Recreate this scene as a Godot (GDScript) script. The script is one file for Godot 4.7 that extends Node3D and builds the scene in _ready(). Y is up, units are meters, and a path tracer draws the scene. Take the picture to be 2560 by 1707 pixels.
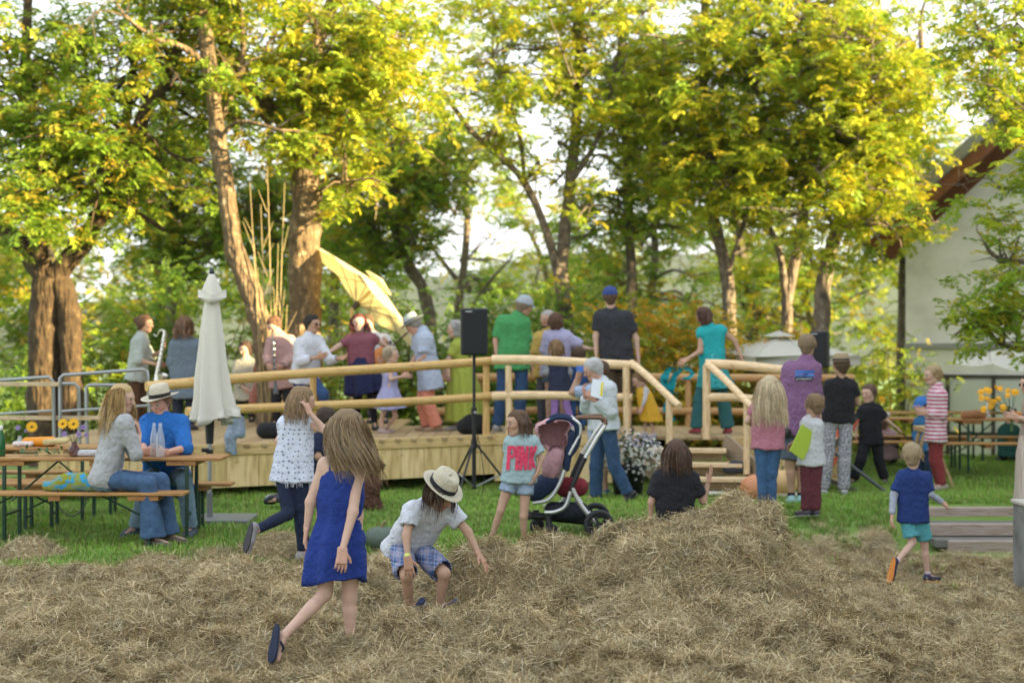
extends Node3D

# ---------- shared helpers ----------
var used := {}
var noise := FastNoiseLite.new()
var mats := {}
var tex := {}

func smooth(a: float, b: float, x: float) -> float:
	var t := clampf((x - a) / (b - a), 0.0, 1.0)
	return t * t * (3.0 - 2.0 * t)

func numbered(called: String) -> String:
	var n: int = used.get(called, -1) + 1
	used[called] = n
	return called if n == 0 else "%s_%03d" % [called, n]

func tag(o: Node, label: String, category: String, group := "", kind := "") -> Node:
	if label: o.set_meta("label", label)
	if category: o.set_meta("category", category)
	if group: o.set_meta("group", group)
	if kind: o.set_meta("kind", kind)
	return o

func thing(called: String, label: String, category: String, at := Vector3.ZERO, turn := 0.0, group := "") -> Node3D:
	var o := Node3D.new()
	o.name = numbered(called)
	add_child(o)
	o.position = at
	o.rotation.y = turn
	tag(o, label, category, group)
	return o

func mesh_part(called: String, m: Mesh, mat: Material, parent: Node = null, at := Vector3.ZERO) -> MeshInstance3D:
	var o := MeshInstance3D.new()
	o.name = called if parent else numbered(called)
	o.mesh = m
	o.material_override = mat
	o.position = at
	(parent if parent else self).add_child(o, true)
	return o

func st_new() -> SurfaceTool:
	var st := SurfaceTool.new()
	st.begin(Mesh.PRIMITIVE_TRIANGLES)
	return st

func part(called: String, st: SurfaceTool, mat: Material, parent: Node = null) -> MeshInstance3D:
	st.generate_normals()
	return mesh_part(called, st.commit(), mat, parent)

func tri(st: SurfaceTool, a: Vector3, b: Vector3, c: Vector3) -> void:
	st.add_vertex(a); st.add_vertex(b); st.add_vertex(c)

# a quad seen from its front runs clockwise a b c d
func quad(st: SurfaceTool, a: Vector3, b: Vector3, c: Vector3, d: Vector3) -> void:
	tri(st, a, b, c); tri(st, a, c, d)

# chamfered box centred at c with size s, turned by basis
func box(st: SurfaceTool, c: Vector3, s: Vector3, bs := Basis(), ch := 0.004) -> void:
	st.set_smooth_group(-1)
	var h := s * 0.5
	ch = minf(ch, minf(h.x, minf(h.y, h.z)) * 0.45)
	var P := func(x: float, y: float, z: float) -> Vector3: return c + bs * Vector3(x, y, z)
	for sg: float in [-1.0, 1.0]:
		for ax in 3:
			var q: Array[Vector3] = []
			for k in 4:
				var u := (h[(ax + 1) % 3] - ch) * (1.0 if k == 1 or k == 2 else -1.0)
				var v := (h[(ax + 2) % 3] - ch) * (1.0 if k >= 2 else -1.0)
				var p := Vector3()
				p[ax] = h[ax] * sg; p[(ax + 1) % 3] = u; p[(ax + 2) % 3] = v
				q.append(c + bs * p)
			if sg > 0: quad(st, q[3], q[2], q[1], q[0])
			else: quad(st, q[0], q[1], q[2], q[3])
	for ax in 3:
		var b1 := (ax + 1) % 3
		var b2 := (ax + 2) % 3
		for s1: float in [-1.0, 1.0]:
			for s2: float in [-1.0, 1.0]:
				var e := func(l: float, m1: float, m2: float) -> Vector3:
					var p := Vector3()
					p[ax] = l; p[b1] = m1; p[b2] = m2
					return c + bs * p
				var a0: Vector3 = e.call(-(h[ax] - ch), s1 * h[b1], s2 * (h[b2] - ch))
				var a1: Vector3 = e.call(h[ax] - ch, s1 * h[b1], s2 * (h[b2] - ch))
				var a2: Vector3 = e.call(h[ax] - ch, s1 * (h[b1] - ch), s2 * h[b2])
				var a3: Vector3 = e.call(-(h[ax] - ch), s1 * (h[b1] - ch), s2 * h[b2])
				if s1 * s2 > 0: quad(st, a3, a2, a1, a0)
				else: quad(st, a0, a1, a2, a3)
	for sx: float in [-1.0, 1.0]:
		for sy: float in [-1.0, 1.0]:
			for sz: float in [-1.0, 1.0]:
				var a: Vector3 = P.call(sx * h.x, sy * (h.y - ch), sz * (h.z - ch))
				var b: Vector3 = P.call(sx * (h.x - ch), sy * h.y, sz * (h.z - ch))
				var d: Vector3 = P.call(sx * (h.x - ch), sy * (h.y - ch), sz * h.z)
				if sx * sy * sz > 0: tri(st, a, d, b)
				else: tri(st, a, b, d)

# a box beam from a to b
func beam(st: SurfaceTool, a: Vector3, b: Vector3, w: float, t: float, ch := 0.003) -> void:
	var d := b - a
	var z := d.normalized()
	var up := Vector3.UP if absf(z.y) < 0.95 else Vector3.RIGHT
	var x := up.cross(z).normalized()
	box(st, (a + b) * 0.5, Vector3(w, t, d.length()), Basis(x, z.cross(x), z), ch)

# swept tube through points
func tube(st: SurfaceTool, pts: Array, radii: Array, sides := 8, caps := true, rough := 0.0) -> void:
	st.set_smooth_group(1)
	var n := pts.size()
	var rings: Array = []
	var last := Vector3.ZERO
	for i in n:
		var p: Vector3 = pts[i]
		var d: Vector3 = (pts[mini(i + 1, n - 1)] as Vector3) - (pts[maxi(i - 1, 0)] as Vector3)
		d = d.normalized()
		if last == Vector3.ZERO:
			last = (Vector3.UP if absf(d.y) < 0.9 else Vector3.RIGHT).cross(d).normalized()
		last = (last - d * last.dot(d)).normalized()
		var y := d.cross(last)
		var ring := PackedVector3Array()
		for k in sides:
			var a := TAU * k / sides
			var dir := last * cos(a) + y * sin(a)
			var r: float = radii[i]
			if rough > 0.0: r *= 1.0 + rough * noise.get_noise_3dv((p + dir * r) * 260.0)
			ring.append(p + dir * r)
		rings.append(ring)
	for i in n - 1:
		var A: PackedVector3Array = rings[i]
		var B: PackedVector3Array = rings[i + 1]
		for k in sides:
			var k2 := (k + 1) % sides
			quad(st, A[k2], B[k2], B[k], A[k])
	if caps:
		st.set_smooth_group(-1)
		for k in sides:
			var k2 := (k + 1) % sides
			tri(st, pts[0], rings[0][k2], rings[0][k])
			tri(st, pts[n - 1], rings[n - 1][k], rings[n - 1][k2])

func rod(st: SurfaceTool, a: Vector3, b: Vector3, r: float, r2 := -1.0, sides := 10) -> void:
	tube(st, [a, b], [r, r if r2 < 0 else r2], sides)

# surface of revolution about y: profile of (radius, height)
func lathe(st: SurfaceTool, prof: Array, sides := 20, c := Vector3.ZERO, bs := Basis()) -> void:
	st.set_smooth_group(1)
	for i in prof.size() - 1:
		var p: Vector2 = prof[i]
		var q: Vector2 = prof[i + 1]
		for k in sides:
			var a := TAU * k / sides
			var b := TAU * (k + 1) / sides
			var v0 := c + bs * Vector3(p.x * cos(a), p.y, p.x * sin(a))
			var v1 := c + bs * Vector3(p.x * cos(b), p.y, p.x * sin(b))
			var v2 := c + bs * Vector3(q.x * cos(b), q.y, q.x * sin(b))
			var v3 := c + bs * Vector3(q.x * cos(a), q.y, q.x * sin(a))
			if p.x > 0.0001: tri(st, v0, v2, v1)
			if q.x > 0.0001: tri(st, v0, v3, v2)

# smooth curve through points
func curve(pts: Array, per := 6) -> Array:
	var out: Array = []
	var n := pts.size()
	for i in n - 1:
		var p0: Vector3 = pts[maxi(i - 1, 0)]
		var p1: Vector3 = pts[i]
		var p2: Vector3 = pts[i + 1]
		var p3: Vector3 = pts[mini(i + 2, n - 1)]
		for k in per:
			out.append(p1.cubic_interpolate(p2, p0, p3, float(k) / per))
	out.append(pts[n - 1])
	return out

func curve_r(r: Array, per := 6) -> Array:
	var out: Array = []
	for i in r.size() - 1:
		for k in per: out.append(lerpf(r[i], r[i + 1], float(k) / per))
	out.append(r[r.size() - 1])
	return out

# ---------- materials ----------
func noise_tex(key: String, freq: float, oct: int, ramp: Array, size := 256, normal := false, bump := 4.0, kind := FastNoiseLite.TYPE_SIMPLEX_SMOOTH, stretch := 1.0) -> Texture2D:
	if tex.has(key): return tex[key]
	var f := FastNoiseLite.new()
	f.seed = key.hash() % 1000
	f.noise_type = kind
	f.frequency = freq
	f.fractal_octaves = oct
	var im := Image.create(size, size, false, Image.FORMAT_RGB8)
	var g := Gradient.new()
	if ramp.size():
		g.offsets = PackedFloat32Array(range(ramp.size()).map(func(i): return float(i) / (ramp.size() - 1)))
		g.colors = PackedColorArray(ramp)
	# a seamless patch: the noise is read on two circles
	for y in size:
		for x in size:
			var u := float(x) / size
			var v := float(y) / size
			var a := f.get_noise_2d(x * stretch, y)
			var b := f.get_noise_2d((x - size) * stretch, y)
			var c := f.get_noise_2d(x * stretch, y - size)
			var d := f.get_noise_2d((x - size) * stretch, y - size)
			var w := lerpf(lerpf(a, b, u), lerpf(c, d, u), v)
			w = clampf(w * 1.1 / sqrt((u * u + (1 - u) * (1 - u)) * (v * v + (1 - v) * (1 - v))) * 0.75 + 0.5, 0.0, 1.0)
			im.set_pixel(y if key.begins_with("v_") else x, x if key.begins_with("v_") else y, g.sample(w) if ramp.size() else Color(w, w, w))
	if key.ends_with("grain"):
		# knots: dark rings in the timber
		var kr := RandomNumberGenerator.new()
		kr.seed = 17
		for k in 5:
			var c := Vector2(kr.randf_range(10, size - 10), kr.randf_range(10, size - 10))
			for y in range(-9, 10):
				for x in range(-9, 10):
					var q := Vector2(x, y * 1.3).length()
					if q < 8.0:
						var at := Vector2i(posmod(int(c.x) + x, size), posmod(int(c.y) + y, size))
						im.set_pixelv(at, im.get_pixelv(at) * Color(1, 1, 1).lerp(Color(0.62, 0.45, 0.3), (1.0 - q / 8.0) * (0.7 + 0.3 * sin(q * 2.2))))
	if normal: im.bump_map_to_normal_map(bump)
	tex[key] = ImageTexture.create_from_image(im)
	return tex[key]

# linear base colour in, plain material out
func paint(r: float, g: float, b: float, rough := 0.7, metal := 0.0) -> StandardMaterial3D:
	var key := "p%.3f,%.3f,%.3f,%.2f,%.2f" % [r, g, b, rough, metal]
	if mats.has(key): return mats[key]
	var m := StandardMaterial3D.new()
	m.albedo_color = Color(r, g, b).linear_to_srgb()
	m.roughness = rough
	m.metallic = metal
	mats[key] = m
	return m

func textured(key: String, r: float, g: float, b: float, t: Texture2D, scale: Vector3, rough := 0.8, bump: Texture2D = null, relief := 0.0, world := false) -> StandardMaterial3D:
	if mats.has(key): return mats[key]
	var m := StandardMaterial3D.new()
	m.albedo_color = Color(r, g, b).linear_to_srgb()
	m.albedo_texture = t
	m.roughness = rough
	m.uv1_triplanar = true
	m.uv1_world_triplanar = world
	m.uv1_scale = scale
	if bump:
		m.heightmap_enabled = true
		m.heightmap_texture = bump
		m.heightmap_scale = relief
	mats[key] = m
	return m

func vcol(key: String, rough := 0.8, back := 0.0) -> StandardMaterial3D:
	if mats.has(key): return mats[key]
	var m := StandardMaterial3D.new()
	m.vertex_color_use_as_albedo = true
	m.roughness = rough
	if back > 0.0:
		m.backlight_enabled = true
		m.backlight = Color(back, back, back)
	mats[key] = m
	return m

# cloth: a fibre tone and a crumple relief over a plain dye
func cloth(r: float, g: float, b: float, rough := 0.92, scale := 5.0, relief := 0.7) -> StandardMaterial3D:
	var key := "cloth%.3f,%.3f,%.3f,%.1f" % [r, g, b, relief]
	var t := noise_tex("fibre", 0.09, 4, [Color(0.80, 0.80, 0.80), Color(0.94, 0.94, 0.94), Color(1, 1, 1)], 256)
	var w := noise_tex("crumple", 0.018, 3, [], 256)
	return textured(key, r, g, b, t, Vector3.ONE * scale, rough, w, relief)

func denim(r: float, g: float, b: float) -> StandardMaterial3D:
	var key := "denim%.3f,%.3f,%.3f" % [r, g, b]
	var t := noise_tex("faded", 0.03, 5, [Color(0.78, 0.79, 0.81), Color(0.90, 0.905, 0.92), Color(1, 1, 1)], 256)
	var w := noise_tex("crumple", 0.018, 3, [], 256)
	return textured(key, r, g, b, t, Vector3.ONE * 1.8, 0.9, w, 0.6)

func wood(key: String, r: float, g: float, b: float, scale := Vector3(3, 3, 3), rough := 0.65, upright := false) -> StandardMaterial3D:
	var v := "v_" if upright else ""
	var t := noise_tex(v + "grain", 0.05, 4, [Color(0.80, 0.74, 0.66), Color(0.93, 0.90, 0.86), Color(1, 1, 1), Color(0.95, 0.92, 0.87)], 256, false, 4.0, FastNoiseLite.TYPE_SIMPLEX_SMOOTH, 0.12)
	return textured(key, r, g, b, t, scale, rough, noise_tex(v + "grain_bump", 0.06, 3, [], 256, false, 4.0, FastNoiseLite.TYPE_SIMPLEX_SMOOTH, 0.1), 0.15)

# ---------- smooth bodies: tapered limbs joined in a distance field and meshed as surface nets ----------
# prims: rows of [ax ay az bx by bz ra rb blend flat]; flat 1 cuts the far end square, 2 both ends
func field_mesh(rows: Array, cell: float) -> Array:
	var lo := Vector3.INF
	var hi := -Vector3.INF
	for q in rows:
		var r: float = maxf(q[6], q[7]) + cell * 2.5
		for k in 3:
			lo[k] = minf(lo[k], minf(q[k], q[k + 3]) - r)
			hi[k] = maxf(hi[k], maxf(q[k], q[k + 3]) + r)
	var nx := int((hi.x - lo.x) / cell) + 2
	var ny := int((hi.y - lo.y) / cell) + 2
	var nz := int((hi.z - lo.z) / cell) + 2
	var nyz := ny * nz
	var val := PackedFloat32Array()
	val.resize(nx * nyz)
	val.fill(1.0)
	for q in rows:
		var ra: float = q[6]
		var rb: float = q[7]
		var kk: float = q[8]
		var flat: int = q[9]
		var m := maxf(ra, rb) + cell * 2.0 + kk
		var ax: float = q[0] - lo.x
		var ay: float = q[1] - lo.y
		var az: float = q[2] - lo.z
		var bx: float = q[3] - lo.x
		var by: float = q[4] - lo.y
		var bz: float = q[5] - lo.z
		var i0 := maxi(0, int((minf(ax, bx) - m) / cell))
		var i1 := mini(nx - 1, int((maxf(ax, bx) + m) / cell) + 1)
		var j0 := maxi(0, int((minf(ay, by) - m) / cell))
		var j1 := mini(ny - 1, int((maxf(ay, by) + m) / cell) + 1)
		var k0 := maxi(0, int((minf(az, bz) - m) / cell))
		var k1 := mini(nz - 1, int((maxf(az, bz) + m) / cell) + 1)
		var dx := bx - ax
		var dy := by - ay
		var dz := bz - az
		var l2 := maxf(dx * dx + dy * dy + dz * dz, 1e-9)
		var ln := sqrt(l2)
		for i in range(i0, i1 + 1):
			var px := i * cell - ax
			for j in range(j0, j1 + 1):
				var py := j * cell - ay
				var base := px * dx + py * dy
				var at := i * nyz + j * nz
				for k in range(k0, k1 + 1):
					var pz := k * cell - az
					var t0 := (base + pz * dz) / l2
					var t := clampf(t0, 0.0, 1.0)
					var ex := px - dx * t
					var ey := py - dy * t
					var ez := pz - dz * t
					var d: float
					if flat > 0 and (t0 > 1.0 or (flat > 1 and t0 < 0.0)):
						var over := (t0 - 1.0) * ln if t0 > 1.0 else -t0 * ln
						var rad := sqrt(maxf(ex * ex + ey * ey + ez * ez - over * over, 0.0)) - (rb if t0 > 1.0 else ra)
						d = maxf(rad, over) if rad < 0.0 else sqrt(rad * rad + over * over)
					else:
						d = sqrt(ex * ex + ey * ey + ez * ez) - (ra + (rb - ra) * t)
					var v := val[at + k]
					if kk > 0.0 and absf(d - v) < kk:
						var h := (kk - absf(d - v)) / kk
						val[at + k] = minf(d, v) - h * h * kk * 0.25
					elif d < v:
						val[at + k] = d
	var verts := PackedVector3Array()
	var index := PackedInt32Array()
	var cell_v := {}
	var near := cell * 1.8
	for i in nx - 1:
		for j in ny - 1:
			var row := i * nyz + j * nz
			for k in nz - 1:
				var c := row + k
				var v0 := val[c]
				if absf(v0) > near: continue
				var v1 := val[c + nyz]
				var v2 := val[c + nz]
				var v3 := val[c + nyz + nz]
				var v4 := val[c + 1]
				var v5 := val[c + nyz + 1]
				var v6 := val[c + nz + 1]
				var v7 := val[c + nyz + nz + 1]
				var s := int(v0 < 0) + int(v1 < 0) + int(v2 < 0) + int(v3 < 0) + int(v4 < 0) + int(v5 < 0) + int(v6 < 0) + int(v7 < 0)
				if s == 0 or s == 8: continue
				var p := Vector3.ZERO
				var n := 0
				if (v0 < 0) != (v1 < 0): p += Vector3(v0 / (v0 - v1), 0, 0); n += 1
				if (v2 < 0) != (v3 < 0): p += Vector3(v2 / (v2 - v3), 1, 0); n += 1
				if (v4 < 0) != (v5 < 0): p += Vector3(v4 / (v4 - v5), 0, 1); n += 1
				if (v6 < 0) != (v7 < 0): p += Vector3(v6 / (v6 - v7), 1, 1); n += 1
				if (v0 < 0) != (v2 < 0): p += Vector3(0, v0 / (v0 - v2), 0); n += 1
				if (v1 < 0) != (v3 < 0): p += Vector3(1, v1 / (v1 - v3), 0); n += 1
				if (v4 < 0) != (v6 < 0): p += Vector3(0, v4 / (v4 - v6), 1); n += 1
				if (v5 < 0) != (v7 < 0): p += Vector3(1, v5 / (v5 - v7), 1); n += 1
				if (v0 < 0) != (v4 < 0): p += Vector3(0, 0, v0 / (v0 - v4)); n += 1
				if (v1 < 0) != (v5 < 0): p += Vector3(1, 0, v1 / (v1 - v5)); n += 1
				if (v2 < 0) != (v6 < 0): p += Vector3(0, 1, v2 / (v2 - v6)); n += 1
				if (v3 < 0) != (v7 < 0): p += Vector3(1, 1, v3 / (v3 - v7)); n += 1
				cell_v[c] = verts.size()
				verts.append(lo + (Vector3(i, j, k) + p / n) * cell)
	for c: int in cell_v:
		var v0 := val[c]
		var inside := v0 < 0
		var k := c % nz
		var j := (c / nz) % ny
		var i := c / nyz
		if j > 0 and k > 0 and (val[c + nyz] < 0) != inside:
			_face(index, cell_v, c, c - nz, c - nz - 1, c - 1, inside)
		if i > 0 and k > 0 and (val[c + nz] < 0) != inside:
			_face(index, cell_v, c, c - 1, c - nyz - 1, c - nyz, inside)
		if i > 0 and j > 0 and (val[c + 1] < 0) != inside:
			_face(index, cell_v, c, c - nyz, c - nyz - nz, c - nz, inside)
	return [verts, index]

func _face(index: PackedInt32Array, m: Dictionary, a: int, b: int, c: int, d: int, flip: bool) -> void:
	if not (m.has(a) and m.has(b) and m.has(c) and m.has(d)): return
	if not flip: index.append_array(PackedInt32Array([m[a], m[b], m[c], m[a], m[c], m[d]]))
	else: index.append_array(PackedInt32Array([m[a], m[c], m[b], m[a], m[d], m[c]]))

func face_normals(v: PackedVector3Array, ix: PackedInt32Array) -> PackedVector3Array:
	var n := PackedVector3Array()
	n.resize(v.size())
	for t in range(0, ix.size(), 3):
		var a := ix[t]
		var b := ix[t + 1]
		var c := ix[t + 2]
		var f := (v[c] - v[a]).cross(v[b] - v[a])
		n[a] += f
		n[b] += f
		n[c] += f
	for i in n.size(): n[i] = n[i].normalized()
	return n

# crumple: pushes cloth out along its normals in stretched waves
func crumple(v: PackedVector3Array, n: PackedVector3Array, amp: float, f: float) -> void:
	for i in v.size():
		var p := v[i]
		var w := noise.get_noise_3d(p.x * f * 620.0, p.y * f * 300.0, p.z * f * 620.0) + 0.55 * noise.get_noise_3d(p.x * f * 1300.0 + p.y * f * 900.0, p.y * f * 1200.0, p.z * f * 1300.0)
		v[i] = p + n[i] * (amp * w)

func array_mesh(v: PackedVector3Array, ix: PackedInt32Array, n: PackedVector3Array, col := PackedColorArray(), uv := PackedVector2Array()) -> ArrayMesh:
	var a := []
	a.resize(Mesh.ARRAY_MAX)
	a[Mesh.ARRAY_VERTEX] = v
	a[Mesh.ARRAY_NORMAL] = n
	if col.size(): a[Mesh.ARRAY_COLOR] = col
	if uv.size(): a[Mesh.ARRAY_TEX_UV] = uv
	a[Mesh.ARRAY_INDEX] = ix
	var m := ArrayMesh.new()
	m.add_surface_from_arrays(Mesh.PRIMITIVE_TRIANGLES, a)
	return m

func cap(rows: Array, a: Vector3, b: Vector3, ra: float, rb: float, k := 0.02, flat := 0) -> void:
	rows.append([a.x, a.y, a.z, b.x, b.y, b.z, ra, rb, k, flat])

func soft(called: String, rows: Array, cell: float, mat: Material, parent: Node, amp := 0.0, f := 1.0) -> MeshInstance3D:
	var r := field_mesh(rows, cell)
	var v: PackedVector3Array = r[0]
	var n := face_normals(v, r[1])
	if amp > 0.0:
		crumple(v, n, amp, f)
		n = face_normals(v, r[1])
	return mesh_part(called, array_mesh(v, r[1], n), mat, parent)

# cloth tube through rings [centre, rx, rz, turn]; folds deepen towards the hem
func drape(called: String, rings: Array, mat: Material, parent: Node, folds := 9, depth := 0.06, seed_ := 1.0, sub := 5, wave := 0.0) -> MeshInstance3D:
	var st := st_new()
	st.set_smooth_group(1)
	var seg := 48
	var all: Array = []
	var n := rings.size()
	for i in (n - 1) * sub + 1:
		var u := float(i) / sub
		var a := mini(int(u), n - 2)
		var t := u - a
		var A: Array = rings[a]
		var B: Array = rings[a + 1]
		var c := (A[0] as Vector3).cubic_interpolate(B[0], rings[maxi(a - 1, 0)][0], rings[mini(a + 2, n - 1)][0], t)
		var sm := t
		var rx := lerpf(A[1], B[1], sm)
		var rz := lerpf(A[2], B[2], sm)
		var turn := lerp_angle(A[3], B[3], t)
		var fall := u / (n - 1)
		var ring := PackedVector3Array()
		for k in seg:
			var th := TAU * k / seg
			var f := 1.0 + depth * fall * (sin(th * folds + seed_ + 0.8 * sin(th * 2.0 + seed_ * 1.7)) + 0.5 * sin(th * (folds * 0.5 + 0.5) + seed_ * 2.3)) + 0.045 * noise.get_noise_3d(cos(th) * 260.0 + seed_ * 40.0, u * 60.0, sin(th) * 260.0) + 0.03 * noise.get_noise_3d(cos(th) * 500.0 + u * 120.0, u * 160.0, sin(th) * 500.0)
			var p := Vector3(cos(th) * rx * f, 0, sin(th) * rz * f).rotated(Vector3.UP, turn)
			if i == (n - 1) * sub: p.y += wave * sin(th * 2.0 + seed_)
			ring.append(c + p)
		all.append(ring)
	for i in all.size() - 1:
		for k in seg:
			var k2 := (k + 1) % seg
			quad(st, all[i][k], all[i][k2], all[i + 1][k2], all[i + 1][k])
	# hem turned inwards so that the cloth has an edge
	var last: PackedVector3Array = all[all.size() - 1]
	var mid: Vector3 = rings[n - 1][0]
	for k in seg:
		var k2 := (k + 1) % seg
		var i1 := last[k] + (mid - last[k]).normalized() * 0.012
		var i2 := last[k2] + (mid - last[k2]).normalized() * 0.012
		quad(st, last[k], last[k2], i2, i1)
		quad(st, i1, i2, i2 + Vector3(0, 0.08, 0), i1 + Vector3(0, 0.08, 0))
	return part(called, st, mat, parent)

# ---------- the place: light, ground, hay, grass, buildings ----------
var rng := RandomNumberGenerator.new()
const TROD := [Vector3(-0.93, -9.0, 0.6), Vector3(-1.27, -8.6, 0.5), Vector3(-0.69, -10.45, 0.55), Vector3(-0.46, -10.4, 0.5), Vector3(-0.16, -13.6, 0.5), Vector3(0.1, -13.6, 0.5), Vector3(-1.7, -12.6, 0.5), Vector3(3.73, -14.2, 0.6), Vector3(3.43, -13.9, 0.5), Vector3(0.7, -13.6, 1.0)]
const PLASTER := [Color(0.88, 0.88, 0.86), Color(0.96, 0.96, 0.95), Color(1, 1, 1)]

func sky_and_camera() -> void:
	var cam := Camera3D.new()
	cam.name = "camera"
	cam.fov = 24.69
	cam.near = 0.1
	cam.far = 4000.0
	cam.position = Vector3(0, 1.78, 0)
	var lens := CameraAttributesPhysical.new()
	lens.frustum_focal_length = 55.0
	lens.frustum_focus_distance = 10.2
	lens.exposure_aperture = 1.8
	cam.attributes = lens
	add_child(cam)
	cam.current = true
	var e := Environment.new()
	e.background_mode = Environment.BG_SKY
	var sk := ProceduralSkyMaterial.new()
	sk.sky_top_color = Color(0.85, 0.88, 0.925)
	sk.sky_horizon_color = Color(0.95, 0.955, 0.95)
	sk.sky_curve = 0.2
	sk.ground_bottom_color = Color(0.30, 0.31, 0.27)
	sk.ground_horizon_color = Color(0.62, 0.68, 0.70)
	sk.sky_energy_multiplier = 1.0
	e.background_energy_multiplier = 0.43
	var sky := Sky.new()
	sky.sky_material = sk
	e.sky = sky
	e.tonemap_mode = Environment.TONE_MAPPER_LINEAR
	e.tonemap_exposure = 4.7
	e.fog_enabled = true
	e.fog_density = 0.00012
	e.fog_light_color = Color(0.80, 0.88, 0.95)
	e.sdfgi_enabled = true
	e.ssao_enabled = true
	e.ssil_enabled = true
	var we := WorldEnvironment.new()
	we.name = "environment"
	we.environment = e
	add_child(we)
	var sun := DirectionalLight3D.new()
	sun.name = "sun"
	sun.light_energy = 1.6
	sun.light_color = Color(1.0, 0.90, 0.68)
	sun.light_angular_distance = 0.6
	sun.shadow_enabled = true
	var el := deg_to_rad(13.0)
	var az := deg_to_rad(-25.0)
	var to_sun := Vector3(cos(el) * cos(az), sin(el), -cos(el) * sin(az))
	sun.basis = Basis.looking_at(-to_sun, Vector3.UP)
	add_child(sun)

# height of the soil
func soil(x: float, z: float) -> float:
	var d := -z
	var lo := lerpf(14.6, 16.55, smooth(3.7, 4.15, x))
	var h := -0.42 * smooth(1.5, 3.7, x) * (1.0 - smooth(lo, 17.0, d))
	h -= 0.05 * smooth(17.5, 19.0, d)
	h -= 1.15 * smooth(24.5, 29.0, d)
	h -= 0.035 * maxf(0.0, d - 29.0) * (1.0 - smooth(60.0, 140.0, d) * 0.6)
	h -= 0.075 * hay_cover(x, z) * (1.0 - smooth(17.0, 17.5, d))
	h += 0.025 * noise.get_noise_2d(x * 14.0, z * 14.0) * (1.0 - smooth(30, 40, d))
	return h

# how thick the hay lies, 0 to 1
func hay_cover(x: float, z: float) -> float:
	var d := -z
	var edge := 12.85 + 0.35 * noise.get_noise_2d(x * 60.0, 9.0) + 0.5 * smooth(0.8, 2.2, x) + 2.4 * smooth(1.9, 2.9, x) + 0.6 * smooth(3.4, 4.0, x) - 0.55 * smooth(-2.4, -3.6, x)
	return 1.0 - smooth(edge - 0.8, edge + 0.35, d + 0.9 * noise.get_noise_2d(x * 35.0, z * 35.0))

func bump_at(x: float, z: float, c: Vector2, r: Vector2, h: float, p := 1.6) -> float:
	var q := Vector2((x - c.x) / r.x, (z - c.y) / r.y).length()
	return h * (1.0 - smooth(0.0, 1.0, pow(q, p)))

var lumps := {}

# steep-sided wads of matted hay, found by half-metre squares
func strew_lumps() -> void:
	var r := RandomNumberGenerator.new()
	r.seed = 303
	for i in 520:
		var d := r.randf_range(7.6, 15.0)
		var x := r.randf_range(-0.36, 0.36) * d
		var on_heap := i % 4 == 0
		if on_heap:
			x = r.randf_range(-0.4, 2.1)
			d = r.randf_range(10.3, 12.2)
		var rad := r.randf_range(0.10, 0.26)
		var q := [x, -d, rad, rad * r.randf_range(0.22, 0.5), r.randf_range(0.6, 1.0), r.randf() * PI]
		for i2 in range(floori((x - rad) * 2.0), floori((x + rad) * 2.0) + 1):
			for j2 in range(floori((-d - rad) * 2.0), floori((-d + rad) * 2.0) + 1):
				var key := Vector2i(i2, j2)
				if not lumps.has(key): lumps[key] = []
				lumps[key].append(q)

func lump_at(x: float, z: float) -> float:
	var best := 0.0
	for q in lumps.get(Vector2i(floori(x * 2.0), floori(z * 2.0)), []):
		var p := Vector2(x - q[0], z - q[1]).rotated(q[5])
		p.y /= q[4]
		var t: float = p.length_squared() / (q[2] * q[2])
		if t < 1.0: best = maxf(best, q[3] * pow(1.0 - t, 0.55))
	return best

func hay_top(x: float, z: float) -> float:
	var c := hay_cover(x, z)
	var h := c * (0.012 + 0.10 * maxf(0.0, noise.get_noise_2d(x * 75.0, z * 75.0) + 0.1) + 0.10 * noise.get_noise_2d(x * 190.0 + 50.0, z * 190.0) + 0.08 * noise.get_noise_2d(x * 420.0, z * 420.0 + 9.0))
	h += c * lump_at(x, z)
	# trodden hollows where the children stand
	for q in TROD: h = lerpf(-0.015, h, smooth(q.z * 0.4, q.z, Vector2(x - q.x, z - q.y).length()))
	return soil(x, z) + maxf(h, -0.03)

func heap_top(x: float, z: float) -> float:
	var h := bump_at(x, z, Vector2(1.35, -11.4), Vector2(1.15 if x < 1.35 else 0.80, 0.86), 0.37, 1.8 if x < 1.35 else 2.6)
	h += bump_at(x, z, Vector2(1.84, -11.6), Vector2(0.28, 0.28), 0.20, 2.0)
	h += bump_at(x, z, Vector2(0.0, -10.9), Vector2(0.55, 0.5), 0.26, 2.0)
	if h > 0.01: h += minf(h, 0.2) * (0.55 * noise.get_noise_2d(x * 110.0, z * 110.0) + 0.45 * noise.get_noise_2d(x * 260.0, z * 260.0))
	return h

func sheet(x0: float, x1: float, z0: float, z1: float, step: float, height: Callable) -> ArrayMesh:
	var st := st_new()
	st.set_smooth_group(1)
	var nx := int((x1 - x0) / step)
	var nz := int((z1 - z0) / step)
	var row := nx + 1
	for j in nz + 1:
		for i in nx + 1:
			var x := x0 + (x1 - x0) * i / nx
			var z := z0 + (z1 - z0) * j / nz
			st.add_vertex(Vector3(x, height.call(x, z), z))
	for j in nz:
		for i in nx:
			var a := j * row + i
			for k: int in [a, a + 1, a + row + 1, a, a + row + 1, a + row]: st.add_index(k)
	st.generate_normals()
	return st.commit()

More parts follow.
